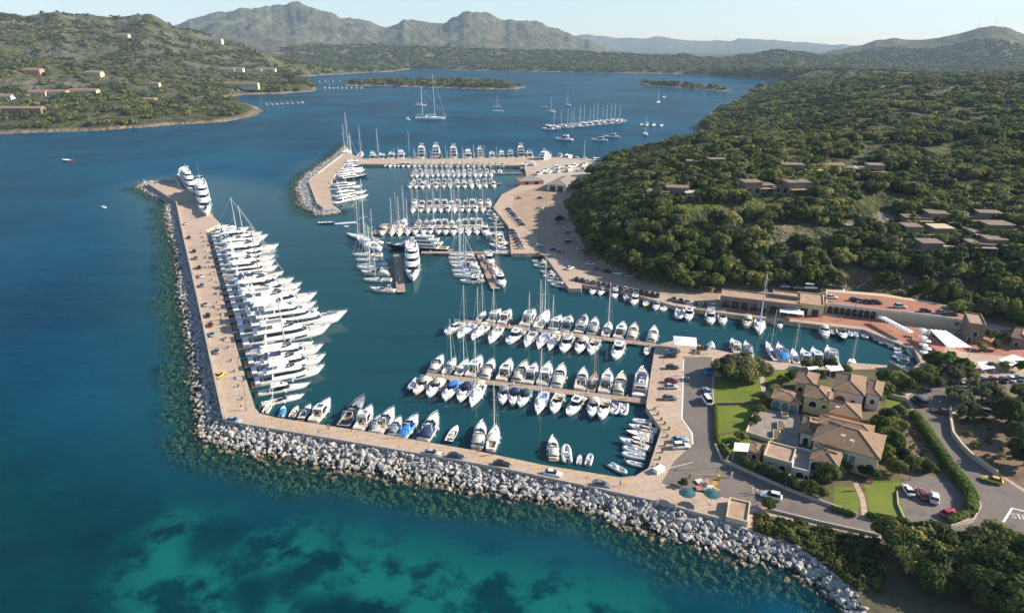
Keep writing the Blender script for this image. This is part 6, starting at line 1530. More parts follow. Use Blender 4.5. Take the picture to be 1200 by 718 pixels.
for i, (x, y, k, s, lb) in enumerate([(872,548,1,.5,'dark shrub under the salmon block by the road'),(884,553,1,.55,'dark shrub beneath the first arch of the flat-roofed house'),(896,558,1,.6,'dark shrub beneath the second arch of the flat-roofed house'),(908,563,1,.55,'dark shrub below the flat-roofed house’s corner'),(920,568,1,.6,'dark shrub between the flat-roofed house and the road'),(935,573,0,.5,'olive shrub before the terrace block'),(948,578,1,.6,'dark shrub below the arched door by the road'),(960,582,0,.55,'olive shrub where the small lawn begins'),
        (856,526,3,.45,'bright shrub at the end of the flowering hedge'),(868,516,0,.5,'olive shrub beside the square white canopy'),(888,486,1,.55,'dark shrub beside the patio wall'),(884,498,1,.5,'dark shrub at the patio wall’s lower end'),(896,474,1,.6,'dark shrub at the patio wall’s upper end'),(908,462,0,.6,'olive shrub beside the salmon arcade house'),(916,450,3,.55,'bright shrub above the salmon arcade house'),(926,447,1,.6,'dark shrub beside the upper yellow house'),
        (945,432,0,.6,'olive shrub behind the upper yellow house'),(958,433,3,.6,'bright shrub between yellow house and boat basin'),(972,434,1,.7,'dark shrub behind the grey cream house'),(990,438,0,.6,'olive shrub near the twin-masted yacht'),(1040,497,1,.8,'dark shrub beside the orange house'),(1046,508,0,.9,'olive tree on the upper garden slope'),(1044,526,3,.9,'yellow-green tree on the garden slope'),(1058,540,1,.7,'dark shrub low on the garden slope'),(1070,548,0,.7,'olive shrub above the garden car park'),(1085,552,1,.6,'dark shrub above the off-roader'),(1052,488,1,.7,'dark shrub below the bright lawn'),
        (1012,556,1,.5,'dark shrub right under the broad gable window'.replace('right ', '')),(978,560,1,.7,'dark shrub left of the footpath head'.replace('left', 'west')),(1064,458,1,.8,'dark tree at the garden gate by the bend'),(1050,452,0,.9,'olive tree behind the bright lawn'),(1036,450,1,.8,'dark tree beside the basin terrace wall'),(1112,428,3,1.0,'bright tree between canopy and parked cars'),(1135,446,0,.9,'olive tree above the parked row’s western half'),(1160,434,3,.6,'small bright tree near the pale canopy'),(1178,434,0,.7,'olive tree beside the shade sail'),(1194,434,3,.7,'bright tree above the parked row’s eastern end'),
        (1150,410,0,.6,'olive shrub beside the market canopy’s end'),(1166,410,3,.6,'bright shrub between canopy and shade sail'),(1120,384,1,.7,'dark shrub on the terrace corner by the stone house'),(1090,378,1,.6,'dark shrub under the terrace wall'),(1075,374,0,.55,'olive shrub under the terrace wall'),(1060,372,1,.55,'dark shrub at the east end of the arches'),(1045,370,3,.5,'bright shrub beside the arches'),(972,364,1,.6,'dark shrub at the west end of the arches')]):
    gt(x, y, k, s, lb)
# scrub on the banks
def area_pts(px, n, seed, z):
    poly = [tuple(p)[:2] for p in PP(px, z)]; a = np.array(poly); lo, hi = a.min(0), a.max(0); rs = np.random.RandomState(seed); q = rs.rand(n, 2)*(hi-lo)+lo; k = inpoly(q[:, 0], q[:, 1], poly)
    return np.stack([q[k, 0], q[k, 1], np.full(k.sum(), z)], 1), rs
pts, rs6 = area_pts([(886,603),(960,618),(1030,634),(1040,700),(1000,688),(960,656),(927,636),(890,622)], 900, 5, ZQ); scatter('bank_scrub', pts, rs6, .12, .38, BUSH)
pts, rs7 = area_pts([(1122,486),(1140,474),(1200,474),(1200,570),(1168,548),(1140,528)], 160, 6, ZQ); scatter('orchard_scrub', pts, rs7, .15, .4, BUSH)
pts, rs8 = area_pts([(1036,496),(1070,494),(1104,552),(1082,555),(1058,558),(1042,545)], 140, 7, ZQ); scatter('garden_scrub', pts, rs8, .12, .35, BUSH)
pts, rs9 = area_pts([(1306,410),(1900,410),(1900,880),(1306,880)], 700, 8, ZQ); scatter('outskirts_scrub', pts, rs9, .4, 1.3, BUSH)
# hedges
def hedge(px, w, h_, label, seed, m='leafbright'):
    q = [Vector(p) for p in PP(px, ZQ)]; r_ = random.Random(seed); V = []; Fc = []; L = sum((b-a).length for a, b in zip(q[:-1], q[1:])); c0 = q[0]
    core = MB()
    for a, b in zip(q[:-1], q[1:]):
        n = int((b-a).length/1.0)+1
        for k in range(n):
            p = a+(b-a)*((k+.5)/n)-c0; core.ball((p.x+r_.uniform(-.2, .2), p.y+r_.uniform(-.2, .2), h_*.42), w*.55, w*.55, h_*.5*r_.uniform(.85, 1.15), 7, 5)
            for j in range(42):
                d = Vector((r_.gauss(0, 1), r_.gauss(0, 1), abs(r_.gauss(0, 1)))).normalized(); c = p+Vector((d.x*w*.62, d.y*w*.62, h_*.35+d.z*h_*.62))
                t = Vector((r_.gauss(0, 1), r_.gauss(0, 1), r_.gauss(0, 1))).normalized(); b_ = d.cross(t).normalized(); t = b_.cross(d); s = .2*r_.uniform(.6, 1.4)
                k0 = len(V); V += [c-t*s, c-b_*s, c+t*s, c+b_*s]; Fc.append((k0, k0+1, k0+2, k0+3))
    k0 = len(V); V += core.v; Fc += [tuple(k0+i for i in f) for f in core.f]
    o = meshobj('hedge', V, Fc, M[m], loc=c0); tag(o, label, 'hedge'); return o
hedge([(1071,488),(1082,502),(1096,524),(1112,548),(1128,568),(1138,584),(1136,600)], 2.6, 2.2, 'long curving green hedge along the bend of the road', 1)
hedge([(1016,606),(1036,609),(1062,613)], 1.6, 1.3, 'clipped hedge along the front of the lawn', 2)
hedge([(1112,612),(1122,608),(1136,600)], 1.8, 1.4, 'green hedge by the red parked car', 3)
hedge([(838,476),(839,500),(841,520),(852,534)], 1.3, 1.1, 'flowering hedge along the parking lot kerb', 4)
hedge([(1004,456),(1020,462)], 1.8, 1.8, 'dark hedge behind the east wing', 5, 'leafdark')
hedge([(975,597),(990,601),(1002,605)], 1.4, 1.1, 'low hedge before the small lawn by the road', 6)
hedge([(985,300),(1010,306),(1040,312),(1080,322),(1130,330)], 2.0, 1.6, 'clipped hedge line across the slope below the holiday village', 7) if False else None
# ------------------------------------------------------------------ cars
def paint(n, c): return simple(n, c, 0.22, 0.03, 1, coat=0.6)
PAINT = {'white': (0.72, 0.72, 0.71), 'silver': (0.42, 0.43, 0.45), 'grey': (0.16, 0.17, 0.19), 'black': (0.015, 0.015, 0.018), 'dark blue': (0.02, 0.035, 0.09), 'red': (0.38, 0.02, 0.025), 'dark red': (0.14, 0.02, 0.02), 'yellow': (0.65, 0.42, 0.02), 'dark green': (0.02, 0.05, 0.035), 'pale blue': (0.25, 0.36, 0.45)}
PAINT = {k: paint(k+' car paint', v) for k, v in PAINT.items()}
M['tyre'] = simple('tyre', (0.02, 0.02, 0.02), 0.85, 0.1, 2); M['lampglass'] = simple('headlight lens', (0.7, 0.7, 0.68), 0.15, 0.02, 1); M['taillamp'] = simple('tail lamp', (0.35, 0.02, 0.02), 0.25, 0.05, 1)
CARP = {}
def make_car(col, kind='car'):
    r_ = empty('van' if kind == 'van' else 'parked_car'); L, W_, Hh = (4.3, 1.78, 1.45) if kind == 'car' else (4.6, 1.85, 1.72) if kind == 'suv' else (5.2, 2.0, 2.2)
    def sec(x, w, z0, z1, z2): return [(x, -w*.92, z0), (x, -w, (z0+z1)/2), (x, -w*.97, z1), (x, -w*.6, z2), (x, w*.6, z2), (x, w*.97, z1), (x, w, (z0+z1)/2), (x, w*.92, z0)]
    w = W_/2; hb = .88 if kind == 'car' else 1.0 if kind == 'suv' else 1.15
    mb = MB(); mb.rings([s_[::-1] for s_ in [sec(-L/2, w*.82, .38, .70, .74), sec(-L/2+.18, w*.96, .26, hb-.04, hb+.02), sec(-L*.25, w, .24, hb, hb+.06), sec(L*.16, w, .24, hb-.02, hb+.04), sec(L*.30, w*.97, .24, hb-.10, hb-.04), sec(L/2-.15, w*.88, .28, .62, .70), sec(L/2, w*.70, .36, .55, .60)]], True, True)
    mb.build('body', PAINT[col], r_, True)
    xa, xf = (-L*.42, L*.22) if kind != 'van' else (-L*.48, L*.34)
    tier(MB(), xa, xf, w*.90, hb-.02, Hh-.03, fs=.75 if kind != 'van' else .6, bs=.55 if kind == 'car' else .2, tum=.22, nose=.22, taper=.3).build('window_band', M['glass'], r_)
    mb = MB(); o = outline(xa+(.62 if kind == 'car' else .24), xf-(.82 if kind != 'van' else .65), w*.90-.22, .22, .3); mb.rings([[(x, y, Hh-.08) for x, y in o], [(x*.98, y*.95, Hh) for x, y in o]]); mb.build('roof', PAINT[col], r_)
    for x in (-L*.30, L*.31):
        for s in (-1, 1):
            mb = MB(); mb.tube((x, s*(w-.18), .31), (x, s*(w+.01), .31), .31, n=10); wh = mb.build('wheel', M['tyre'], r_)
            mb = MB(); mb.tube((x, s*(w+.012), .31), (x, s*(w+.02), .31), .19, n=8); mb.build('rim', M['chrome'], wh)
    for s in (-1, 1):
        mb = MB(); mb.box(L/2-.20, L/2-.02, s*w*.62-.16, s*w*.62+.16, .60, .70); mb.build('headlight', M['lampglass'], r_)
        mb = MB(); mb.box(-L/2+.00, -L/2+.10, s*w*.70-.10, s*w*.70+.10, .70, .86); mb.build('tail_light', M['taillamp'], r_)
    return learn(r_)
def car(x, y, col, hd, label, kind='car', z=ZQ, group='parked cars'):
    if (col, kind) not in CARP: CARP[(col, kind)] = make_car(col, kind)
    o = copy_tree(CARP[(col, kind)]); p = P(x, y, z+.5); o.location = (p.x, p.y, z+.016); o.rotation_euler = (0, 0, R(hd)); tag(o, label, 'van' if kind == 'van' else 'car', group); return o
cr = random.Random(8); DARK = ['black', 'grey', 'dark blue', 'black', 'silver', 'dark red', 'grey']
for x, y, c, hd, lb, kd in [(790,411,'silver',4,'silver car parked nearest the white marquee','car'),(786,416.5,'black',4,'black car behind the silver one near the marquee','car'),(788,430,'dark green',2,'dark green car parked alone on the quay strip','car'),(787,446,'dark red',2,'dark red car above a silver one on the quay strip','car'),(786,453,'silver',2,'silver car just below the dark red one','car'),(785,466,'grey',0,'grey car at the head of the lower pontoon','car'),
        (828.5,458,'pale blue',95,'pale car with dark windows against the parking lot hedge','car'),(828,469,'white',95,'white van against the parking lot hedge','van'),(797,515,'pale blue',6,'pale blue car beside the white one at the quay bend','car'),(798,522.5,'white',6,'white off-roader at the quay bend','suv'),(904,581,'white',155,'white car with pale roof driving on the seafront road','suv'),
        (1163,562,'yellow',150,'yellow car on the bend of the winding road','car'),(1064,574,'white',80,'white car first in the garden car park','car'),(1080,579,'dark red',78,'dark red car in the garden car park','car'),(1095,583,'white',60,'white off-roader in the garden car park','suv'),(1112,601,'red',20,'bright red car beside the hedge','car'),
        (1076,471,'black',100,'black van at the top of the winding road','van'),(1103,482,'dark red',150,'dark red car on the winding road','car'),(1151,482,'grey',150,'dark grey off-roader among the orchard trees','suv'),(258,439,'yellow',80,'yellow car on the west breakwater','car'),(692,309,'white',-10,'white boat trailer car near the palm-like tree','car'),(775,327,'dark blue',10,'blue lorry-like van on the sandy quay','van'),
        (631,288,'silver',20,'silver car at the shaded edge of the sandy lot','car'),(649,292,'black',10,'black car in shade at the sandy lot','car'),(656,294,'grey',10,'grey car beside the black one in shade','car'),(668,314,'white',40,'white car above the lower quay corner','car'),(609,232,'grey',30,'grey car on the northern quay track','car'),(633,232,'black',20,'black car beside the northern track','car'),(633,244,'silver',20,'silver car in the middle of the sandy lot','car')]:
    car(x, y, c, hd, lb, kd)
for i, (x, y) in enumerate([(1121,451.5),(1128.5,450),(1137,448),(1145,446),(1153,445),(1164,444),(1176,444.5),(1185,443.5),(1195,442.5)]):
    c = ['black', 'silver', 'silver', 'grey', 'dark blue', 'dark red', 'black', 'white', 'pale blue'][i]; car(x, y, c, 65, f'{c} car, {ordn(i)} from the west in the hillside parking row', group='cars in the hillside parking row')
for i, (x, y, c) in enumerate([(216,262,'white'),(220,278,'black'),(226,294,'black'),(228,302,'grey'),(232,313,'black'),(234,323,'white'),(235,334,'grey'),(239.5,356,'silver'),(242,369,'black'),(245,380,'dark red'),(247,391,'pale blue'),(252,411,'grey')]):
    car(x+1.5, y, c, 112, f'{c} car, {ordn(i)} from the tip along the west breakwater wall', group='cars along the west breakwater wall')
for i, (x, y, c, hd) in enumerate([(274,494,'pale blue',-14),(507,532,'silver',-14),(534,536,'dark blue',-14),(588,545,'black',-14),(648,556,'white',-15),(705,569,'grey',-15)]):
    car(x, y-1.5, c, hd, f'{c} car, {ordn(i)} from the corner on the south breakwater road', group='cars on the south breakwater road')
for i in range(8):
    t = i/7; car(596+16*t, 245+18*t, DARK[i % 7], 18, f'{DARK[i % 7]} car, {ordn(i)} from the north in the upper stepped quay row', group='cars in the upper stepped quay row')
for i in range(7):
    t = i/6; car(600+11*t, 270+20*t, DARK[(i*3) % 7], 14, f'{DARK[(i*3) % 7]} car, {ordn(i)} from the north in the lower stepped quay row', group='cars in the lower stepped quay row')
for i in range(16):
    x = 676+i*6.3; y = 326.5+(x-676)*.203; c = DARK[(i*2) % 7]; car(x, y, c, 75, f'{c} car, {ordn(i)} from the west in the row above the east quay', group='cars in the row above the east quay')
for i, (x, y, c) in enumerate([(668.5,234,'white'),(671,240,'black'),(673,246,'black'),(667,257,'white'),(669,272,'pale blue'),(670,283,'dark blue'),(684,291,'white')]):
    car(x-4, y, c, 20, f'{c} car, {ordn(i)} from the north below the shaded hill foot', group='cars below the shaded hill foot')
for i, (x, y, c, kd) in enumerate([(975,348,'white','car'),(1002,351,'black','car'),(1010,352.5,'grey','car'),(1018,353.5,'black','car'),(1027,354.5,'black','suv'),(1055,359,'silver','suv'),(1085,364,'black','car'),(1104,366,'grey','car'),(1116,368,'black','car')]):
    car(x, y, c, -6, f'{c} car, {ordn(i)} from the west on the red terrace', kd, z=5.006, group='cars on the red terrace')
for i, (x, y, c, kd) in enumerate([(950,337,'white','van'),(966,338.5,'grey','car'),(982,340,'white','van'),(920,335,'pale blue','car'),(935,336.5,'grey','car')]):
    g = P(x, y, 2.0); g = T(x, y-1, 200); o = car(x, y, c, -6, f'{c} vehicle, {ordn(i)} in the lane under the hill behind the restaurant', kd, z=max(ZQ, g.z), group='cars in the lane under the hill')
for i, (x, y, c) in enumerate([(790,350,'grey'),(798,352,'black'),(806,353,'silver'),(816,355,'black'),(826,356.5,'dark blue'),(836,358,'white')]):
    car(x, y, c, 80, f'{c} car, {ordn(i)} from the west just before the restaurant building', group='cars before the restaurant building')
for i, (x, y, c) in enumerate([(700,315,'grey'),(712,318,'black'),(724,320,'white'),(738,323,'silver'),(752,326,'black'),(790,332,'dark red'),(808,336,'grey')]):
    car(x, y, c, -14, f'{c} car, {ordn(i)} from the west in the shade of the hill foot', group='cars in the shade of the hill foot')
for o in CARP.values():
    def rm2(q):
        for c in list(q.children): rm2(c)
        bpy.data.objects.remove(q)
    rm2(o)

# ------------------------------------------------------------------ walls, markings, lamps, furniture
wall_run([(173.5,216.5),(207,238),(214,272),(232,350),(247,420),(263,492)], 1.2, .7, 'concrete', 'pale parapet wall along the seaward edge of the west breakwater', 'parapet_wall')
wall_run([(263,493.5),(400,516.5),(580,547.5),(690,570.5),(767,587.5),(846,609)], .5, .5, 'concrete', 'low parapet along the seaward edge of the south breakwater', 'parapet_wall')
wall_run([(362,214),(372,240),(379,245)], 1.0, .6, 'concrete', 'parapet wall on the short curved breakwater', 'parapet_wall')
wall_run([(372,204),(401,182)], 1.0, .6, 'concrete', 'second parapet length on the short curved breakwater, towards the bend', 'parapet_wall')
wall_run([(1113,480),(1113,492),(1116,510),(1126,524),(1138,536),(1153,547),(1168,557)], 1.3, .5, 'cream_wall', 'curved stone retaining wall on the outside of the bend', 'retaining_wall')
wall_run([(838,522),(846,540),(870,550),(892,560),(930,577),(956,586.5),(1004,604)], .7, .35, 'concrete', 'low roadside wall below the villa complex', 'roadside_wall')
wall_run([(878,600),(905,599),(960,612.5),(1030,628)], .6, .35, 'concrete', 'low wall between seafront road and rough bank', 'roadside_wall')
wall_run([(1063,616),(1052,592),(1051,577)], .5, .3, 'concrete', 'low kerb wall between lawn and garden car park', 'kerb_wall')
wall_run([(1143,577),(1149,594),(1141,609),(1114,617)], .5, .3, 'concrete', 'curved kerb wall round the hedge end', 'kerb_wall')
wall_run([(1006,459),(1036,464),(1062,470)], 1.2, .3, 'cream_wall', 'cream garden wall across the back of the bright lawn')
wall_run([(1040,430),(1064,444),(1072,446)], 2.2, .4, 'stone_wall', 'brown wall behind the inner basin terrace')
wall_run([(838,474.5),(870,474),(886,471.5)], .8, .3, 'stone_wall', 'stone wall between the upper and lower lawns')
mk = MB()
for k in range(30):
    t = k/29; x = 318+t*430; y = 493.5+(x-318)*.1685
    a, b = P(x-3.6, y-.6, Z3), P(x+3.6, y+.6, Z3); d = (b-a).normalized(); n = Vector((-d.y, d.x, 0))*.28
    if k % 1 == 0: mk.add([a-n, b-n, b+n, a+n], [(0, 1, 2, 3)])
o = mk.build('kerb_marking', M['yellowpaint']); o['kind'] = 'structure'
mk = MB()
for k in range(9):
    t = k/8; a, b = P(792+t*2, 402+t*62, Z3), P(800, 402.5+t*62, Z3); d = (b-a).normalized(); n = Vector((-d.y, d.x, 0))*.07; mk.add([a-n, b-n, b+n, a+n], [(0, 1, 2, 3)])
o = mk.build('bay_marking', M['whitepaint']); o['kind'] = 'structure'
# the painted word STOP
GL = {'S': [[(1,.85),(.8,1),(.2,1),(0,.85),(0,.65),(.2,.5),(.8,.5),(1,.35),(1,.15),(.8,0),(.2,0),(0,.15)]], 'T': [[(0,1),(1,1)],[(.5,1),(.5,0)]], 'O': [[(.2,0),(0,.2),(0,.8),(.2,1),(.8,1),(1,.8),(1,.2),(.8,0),(.2,0)]], 'P': [[(0,0),(0,1),(.8,1),(1,.85),(1,.6),(.8,.48),(0,.48)]]}
mb = MB(); o0 = P(1187, 606, Z3); ux = (P(1202, 609, Z3)-o0).normalized(); uy = Vector((-ux.y, ux.x, 0))
for i, ch in enumerate('STOP'):
    for pl in GL[ch]:
        q = [o0+ux*(i*1.0+p[0]*.62)+uy*p[1]*1.7 for p in pl]
        for a, b in zip(q[:-1], q[1:]):
            d = (b-a).normalized(); n = Vector((-d.y, d.x, 0))*.11; a2, b2 = a-d*.08, b+d*.08; mb.add([a2-n, b2-n, b2+n, a2+n], [(0, 1, 2, 3)])
o = mb.build('stop_marking', M['whitepaint']); o['kind'] = 'structure'
# lamps
def lamp(label, group, h_=7.0):
    r_ = empty('street_lamp'); mb = MB(); mb.tube((0, 0, 0), (0, 0, .5), .16, n=8); mb.tube((0, 0, .5), (0, 0, h_), .09, .06, 6); mb.build('post', M['engine'], r_)
    mb = MB(); mb.tube((0, 0, h_), (.9, 0, h_+.25), .05, n=5); mb.build('arm', M['engine'], r_)
    mb = MB(); mb.box(.7, 1.5, -.16, .16, h_+.2, h_+.36); mb.build('lantern', M['greycloth'], r_); return learn(r_)
LP = lamp('', '')
def lp(x, y, label, rz=0, s=1.0, group='street lamps on the quays'):
    o = copy_tree(LP); o.location = P(x, y, ZQ); o.rotation_euler = (0, 0, R(rz)); o.scale = (s, s, s); tag(o, label, 'lamp', group)
for i, (x, y) in enumerate([(247,285),(254,315),(261,345),(269,375),(277,405),(284,435),(290,462)]): lp(x-3, y, ordn(i)+' lamp from the tip on the west breakwater', 20, .62)
for i, x in enumerate([289, 412, 560, 640, 730]): lp(x, 487+(x-304)*.168 if x > 300 else 481, ordn(i)+' lamp from the corner on the south breakwater', 70, .62)
for i, (x, y) in enumerate([(772,468),(775,447),(777,425),(800,402)]): lp(x, y, ordn(i)+' lamp from below on the quay strip', 10, .62)
for x, y, lb in [(872,350,'lamp at the front of the restaurant building'),(1000,372,'lamp on the promenade before the arches'),(917,585,'lamp beside the seafront road below the villas'),(846,548,'lamp at the corner of the parking lot exit'),(1066,562,'lamp over the garden car park'),(640,250,'lamp on the sandy lot')]: lp(x, y, lb, 30, .85)
def rmt(q):
    for c in list(q.children): rmt(c)
    bpy.data.objects.remove(q)
rmt(LP)
# bollards
bol = empty('bollard'); mb = MB(); mb.tube((0, 0, 0), (0, 0, .55), .22, .2, 8); mb.tube((0, 0, .5), (0, 0, .75), .30, .26, 8); mb.build('post', M['engine'], bol); mb = MB(); mb.box(-.35, .35, -.35, .35, 0, .12); mb.build('base', M['yellowpaint'], bol); learn(bol)
rsx, _ = resample([tuple(p) for p in [P(x, y, ZQ) for x, y in [(241,271),(262,351),(281,421),(299,477)]]], 100)
n = 0
def bl(p, lb, g):
    o = copy_tree(bol); o.location = p; tag(o, lb, 'bollard', g)
for k in range(22):
    p = Vector(rsx[int((k+.5)*99/22)])-nrm*2.6; bl(p, 'black bollard on a yellow base beside the moored west breakwater yachts', 'bollards on the west breakwater')
for x, y in [(762,480),(766,486),(770,492),(774,497),(779,503),(777,512),(774,522),(771,530),(768,538),(765,546)]: bl(P(x+5, y, ZQ), 'black bollard on a yellow base round the angled quay corner', 'bollards round the angled quay corner')
rmt(bol)
# parasols
def parasol(x, y, m, label, group=None, rad=1.9, h_=2.6, z=ZQ):
    p = P(x, y, z); r_ = empty('parasol', p, cr.uniform(0, 1)); tag(r_, label, 'parasol', group)
    mb = MB(); mb.tube((0, 0, 0), (0, 0, h_+.5), .04, n=5); mb.build('pole', M['alu'], r_)
    n = 8; V = [(0, 0, h_+.55)]+[(rad*math.cos(2*math.pi*i/n), rad*math.sin(2*math.pi*i/n), h_) for i in range(n)]; V += [(0, 0, h_+.5)]+[(a, b, c-.05) for a, b, c in V[1:n+1]]
    Fc = [(0, 1+i, 1+(i+1) % n) for i in range(n)]+[(n+1, n+2+(i+1) % n, n+2+i) for i in range(n)]+[(1+i, n+2+i, n+2+(i+1) % n, 1+(i+1) % n) for i in range(n)]
    meshobj('cloth', V, Fc, m, r_); mb = MB(); mb.tube((0, 0, 0), (0, 0, .1), .35, n=8); mb.build('base', M['concrete'], r_)
parasol(804,589,M['tealcloth'],'large dark teal parasol, the western of two on the breakwater',rad=1.9,h_=2.7); parasol(833,591,M['tealcloth'],'large teal parasol beside the beige kiosk block',rad=1.9,h_=2.9)
for i in range(9): parasol(1033+i*3.7, 380+i*2.0, M['whitecloth'], ordn(i)+' white parasol from the west on the basin promenade', 'white parasols on the basin promenade', 1.5)
for i in range(7): parasol(1079+(i % 2)*4+i*.3, 394+i*4.5, M['whitecloth'], ordn(i)+' white parasol from above on the terrace behind the inner basin', 'white parasols behind the inner basin', 1.4)
# barrier, pallets, odds and ends
b_ = empty('road_barrier', P(842,562,ZQ)); tag(b_, 'yellow road barrier across the end of the parking lot', 'barrier')
mb = MB(); mb.box(-.3, .3, -.3, .3, 0, 1.2); mb.build('housing', M['yellowpaint'], b_); mb = MB(); mb.tube((0, 0, 1.0), (-6.5, .8, 1.1), .09, n=6); mb.build('arm', M['yellowpaint'], b_); mb = MB(); mb.box(-6.6, -6.4, .7, .9, 0, 1.0); mb.build('rest', M['engine'], b_)
for i, (x, y, m, a) in enumerate([(820,565,'whitepaint',20),(824,569,'wood',60),(829,566,'concrete',40),(833,571,'whitepaint',10),(836,567,'yellowpaint',75),(827,574,'concrete',50),(820,573,'salmon_wall',0),(838,575,'yellowpaint',30)]):
    c = P(x, y, ZQ); r_ = empty('pallet', c, R(a)); tag(r_, ['white', 'brown', 'grey', 'second white', 'yellow', 'second grey', 'reddish', 'second yellow'][i]+' pallet in the untidy heap beside the barrier', 'pallet', 'pallets beside the barrier')
    mb = MB()
    for k in range(5): mb.box(-.9, .9, -.75+k*.34, -.52+k*.34, .34, .38)
    mb.build('slats', M[m], r_)
    mb = MB()
    for k in (-1, 0, 1): mb.box(k*.75-.06, k*.75+.06, -.75, .85, 0.01, .335)
    mb.build('bearers', M['wood'], r_)
c = P(772,552,ZQ); r_ = empty('storage_chest', c, R(35)); tag(r_, 'white storage chest at the foot of the angled quay corner', 'chest'); mb = MB(); mb.box(-1.3, 1.3, -.7, .7, 0, 1.0); mb.build('chest', M['gelcoat'], r_); mb = MB(); mb.box(-1.36, 1.36, -.76, .76, 1.003, 1.14); mb.build('lid', M['gelcoat'], r_)
c = P(831,438,ZQ); r_ = empty('waste_container', c, R(10)); tag(r_, 'blue waste container in the shade below the oleander clump', 'container'); mb = MB(); mb.rings([[(-1.2, -.7, .2), (1.2, -.7, .2), (1.2, .7, .2), (-1.2, .7, .2)], [(-1.4, -.85, 1.5), (1.4, -.85, 1.5), (1.4, .85, 1.5), (-1.4, .85, 1.5)]], True, True); mb.build('bin', M['bluecloth'], r_); mb = MB(); rs = [[(x, .9*math.cos(a), 1.503+.5*math.sin(a)) for a in [math.pi*i/6 for i in range(7)]] for x in (-1.42, 1.42)]; mb.rings(rs, True, True); mb.build('lid', M['navycloth'], r_)
for i, x in enumerate([818, 822, 826, 829]):
    c = P(x, 409.5, ZQ); r_ = empty('flower_tub', c); tag(r_, ['orange tub', 'terracotta tub', 'blue tub', 'white tub'][i]+' in the row beside the little pyramid tent', 'tub', 'tubs beside the pyramid tent'); mb = MB(); mb.tube((0, 0, 0), (0, 0, .7), .45, .6, 10); mb.build('tub', [M['redhull'], M['farroof'], M['bluecloth'], M['whitepaint']][i], r_); mb = MB(); mb.ball((0, 0, .9), .55, n=7); mb.build('plant', M['leafbright'], r_)
# round no-entry sign by the footpath
c = P(1016,574,ZQ); r_ = empty('traffic_sign', c, R(-10)); tag(r_, 'round red and white no-entry sign beside the footpath', 'sign'); mb = MB(); mb.tube((0, 0, 0), (0, 0, 2.6), .05, n=6); mb.build('post', M['alu'], r_)
mb = MB(); mb.tube((0, -.03, 2.3), (0, .03, 2.3), .75, n=20); d_ = mb.build('disc', M['redcloth'], r_); mb = MB(); mb.box(-.5, .5, -.045, -.035, 2.2, 2.42); mb.build('bar', M['whitepaint'], d_)
# ------------------------------------------------------------------ people
def person_mesh(pose, top, bot, hairc):
    J = {'pelvis': (0,0,.95), 'waist': (0,0,1.1), 'chest': (0,0,1.33), 'neck': (0,0,1.50), 'head': (0,.01,1.62), 'crown': (0,0,1.74)}
    st = .30 if pose == 'walk' else .04
    for s, n in ((-1, 'l'), (1, 'r')):
        f = st*s
        J.update({n+'hip': (s*.10,0,.92), n+'knee': (s*.11,f*.55-.0,.50), n+'ankle': (s*.11,f,.09), n+'toe': (s*.12,f+.17 if False else f-.16,.04), n+'sh': (s*.19,0,1.42), n+'elb': (s*.26,-f*.4,1.14), n+'wr': (s*.27,-f*.9-.04,.90), n+'hand': (s*.27,-f*1.0-.06,.80)})
    E_ = [('pelvis','waist'),('waist','chest'),('chest','neck'),('neck','head'),('head','crown')]
    for n in 'lr': E_ += [('pelvis',n+'hip'),(n+'hip',n+'knee'),(n+'knee',n+'ankle'),(n+'ankle',n+'toe'),('chest',n+'sh'),(n+'sh',n+'elb'),(n+'elb',n+'wr'),(n+'wr',n+'hand')]
    rad = {'pelvis':.15,'waist':.14,'chest':.16,'neck':.06,'head':.105,'crown':.07,'hip':.10,'knee':.065,'ankle':.045,'toe':.04,'sh':.065,'elb':.045,'wr':.035,'hand':.045}
    ks = list(J); me_ = bpy.data.meshes.new('person'); me_.from_pydata([J[k] for k in ks], [(ks.index(a), ks.index(b)) for a, b in E_], [])
    o = bpy.data.objects.new('person', me_); COL.objects.link(o); md = o.modifiers.new('skin', 'SKIN'); me_.skin_vertices or None
    if not me_.skin_vertices: 
        bpy.context.view_layer.objects.active = o; bpy.ops.mesh.customdata_skin_add()
    for i, k in enumerate(ks):
        r0 = rad.get(k) or rad[k[1:]]; me_.skin_vertices[0].data[i].radius = (r0, r0*(.75 if k in ('pelvis','waist','chest') else 1)); me_.skin_vertices[0].data[i].use_root = (k == 'pelvis')
    o.modifiers.new('sub', 'SUBSURF').levels = 1
    dg = bpy.context.evaluated_depsgraph_get(); nm = bpy.data.meshes.new_from_object(o.evaluated_get(dg)); bpy.data.objects.remove(o)
    for q in (M['skin'], top, bot, hairc, M['rubber']): nm.materials.append(q)
    for p in nm.polygons:
        c = p.center; z = c.z
        arm = abs(c.x) > .215 and z < 1.3
        p.material_index = 4 if z < .09 else 2 if z < .98 and not arm else 3 if (z > 1.66 or (z > 1.58 and c.y > .03)) else 1 if z < 1.48 and not arm else 0
        p.use_smooth = True
    return nm
M['skin'] = simple('skin', (0.42, 0.25, 0.17), 0.6, 0.05, 3); M['hair'] = simple('dark hair', (0.03, 0.02, 0.015), 0.7, 0.1, 3)
PM = {}
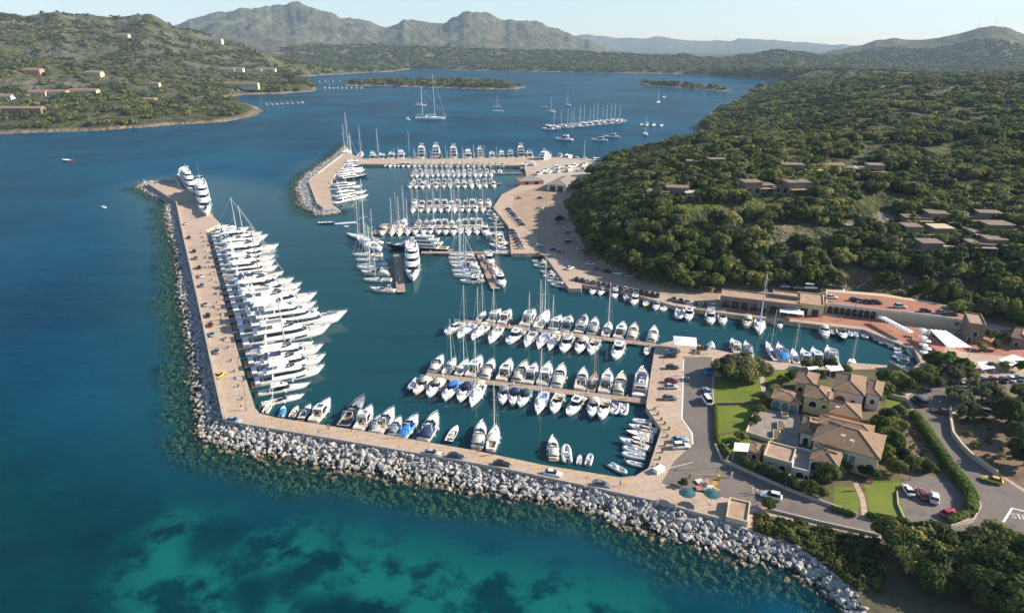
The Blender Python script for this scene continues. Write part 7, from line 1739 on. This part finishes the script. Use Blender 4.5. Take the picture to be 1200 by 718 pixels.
for k, (po, a, b) in {'w': ('walk', 'whitecloth', 'whitecloth'), 'n': ('walk', 'navycloth', 'creamcloth'), 'r': ('stand', 'redcloth', 'navycloth'), 's': ('stand', 'whitecloth', 'navycloth'), 'c': ('walk', 'creamcloth', 'rubber')}.items(): PM[k] = person_mesh(po, M[a], M[b], M['hair'])
for x, y, k, hd, lb in [(881.5,577,'w',30,'person in white walking on the seafront road'),(886,579.5,'s',30,'person in white shirt and navy trousers on the seafront road'),(385,503,'r',0,'person in a red top on the south breakwater'),(577,533,'r',60,'person in red near the sailing boat on the south breakwater'),(857,559,'w',0,'person in white at the parking lot exit'),(800,440,'n',90,'person in navy crossing the parking line'),(806,447,'c',20,'person in a cream top on the parking lot'),(283,480,'n',0,'person in navy at the breakwater corner'),
        (905,368,'r',0,'person in red before the restaurant'),(940,375,'s',0,'person in white shirt on the restaurant quay'),(985,376,'c',50,'person in cream on the promenade'),(1020,380,'n',50,'person in navy on the promenade'),(1048,388,'w',50,'person in white on the basin promenade'),(727,569,'c',0,'person in a cream top near the inner end of the south breakwater'),(840,557,'n',40,'person in navy beside the barrier'),(1068,398,'s',10,'person in white shirt by the inner basin parasols')]:
    o = bpy.data.objects.new('person', PM[k]); COL.objects.link(o); o.location = P(x, y, ZQ+.018); o.rotation_euler = (0, 0, R(hd)); tag(o, lb, 'person')
# masts on the hill top
for i, (x, hh) in enumerate([(1145, 26), (1164, 42)]):
    d = ray(x, 40); D = 4690; hr = math.hypot(d[0], d[1]); gx, gy = d[0]/hr*D, d[1]/hr*D; gz = float(terrain(np.array([gx]), np.array([gy]))[0])
    r_ = empty('radio_mast', (gx, gy, gz)); tag(r_, ['shorter thin radio mast on the distant hill', 'taller thin radio mast on the summit of the distant hill'][i], 'mast'); mb = MB(); mb.tube((0, 0, -3), (0, 0, hh), 1.6, .6, 5); mb.build('pole', M['alu'], r_); mb = MB(); mb.tube((-4, 0, hh*.8), (4, 0, hh*.8), .6, n=5); mb.build('crossarm', M['alu'], r_)
M['foam'] = simple('foam', (0.55, 0.62, 0.64), 0.7, 0.3, 0.8)
q_ = PP([(392,261.6),(404,260.3),(418,259.6),(418,261.2),(404,262.2),(393,262.8)], 0.05); o = meshobj('wake', q_, tess(q_), M['foam']); o['kind'] = 'stuff'
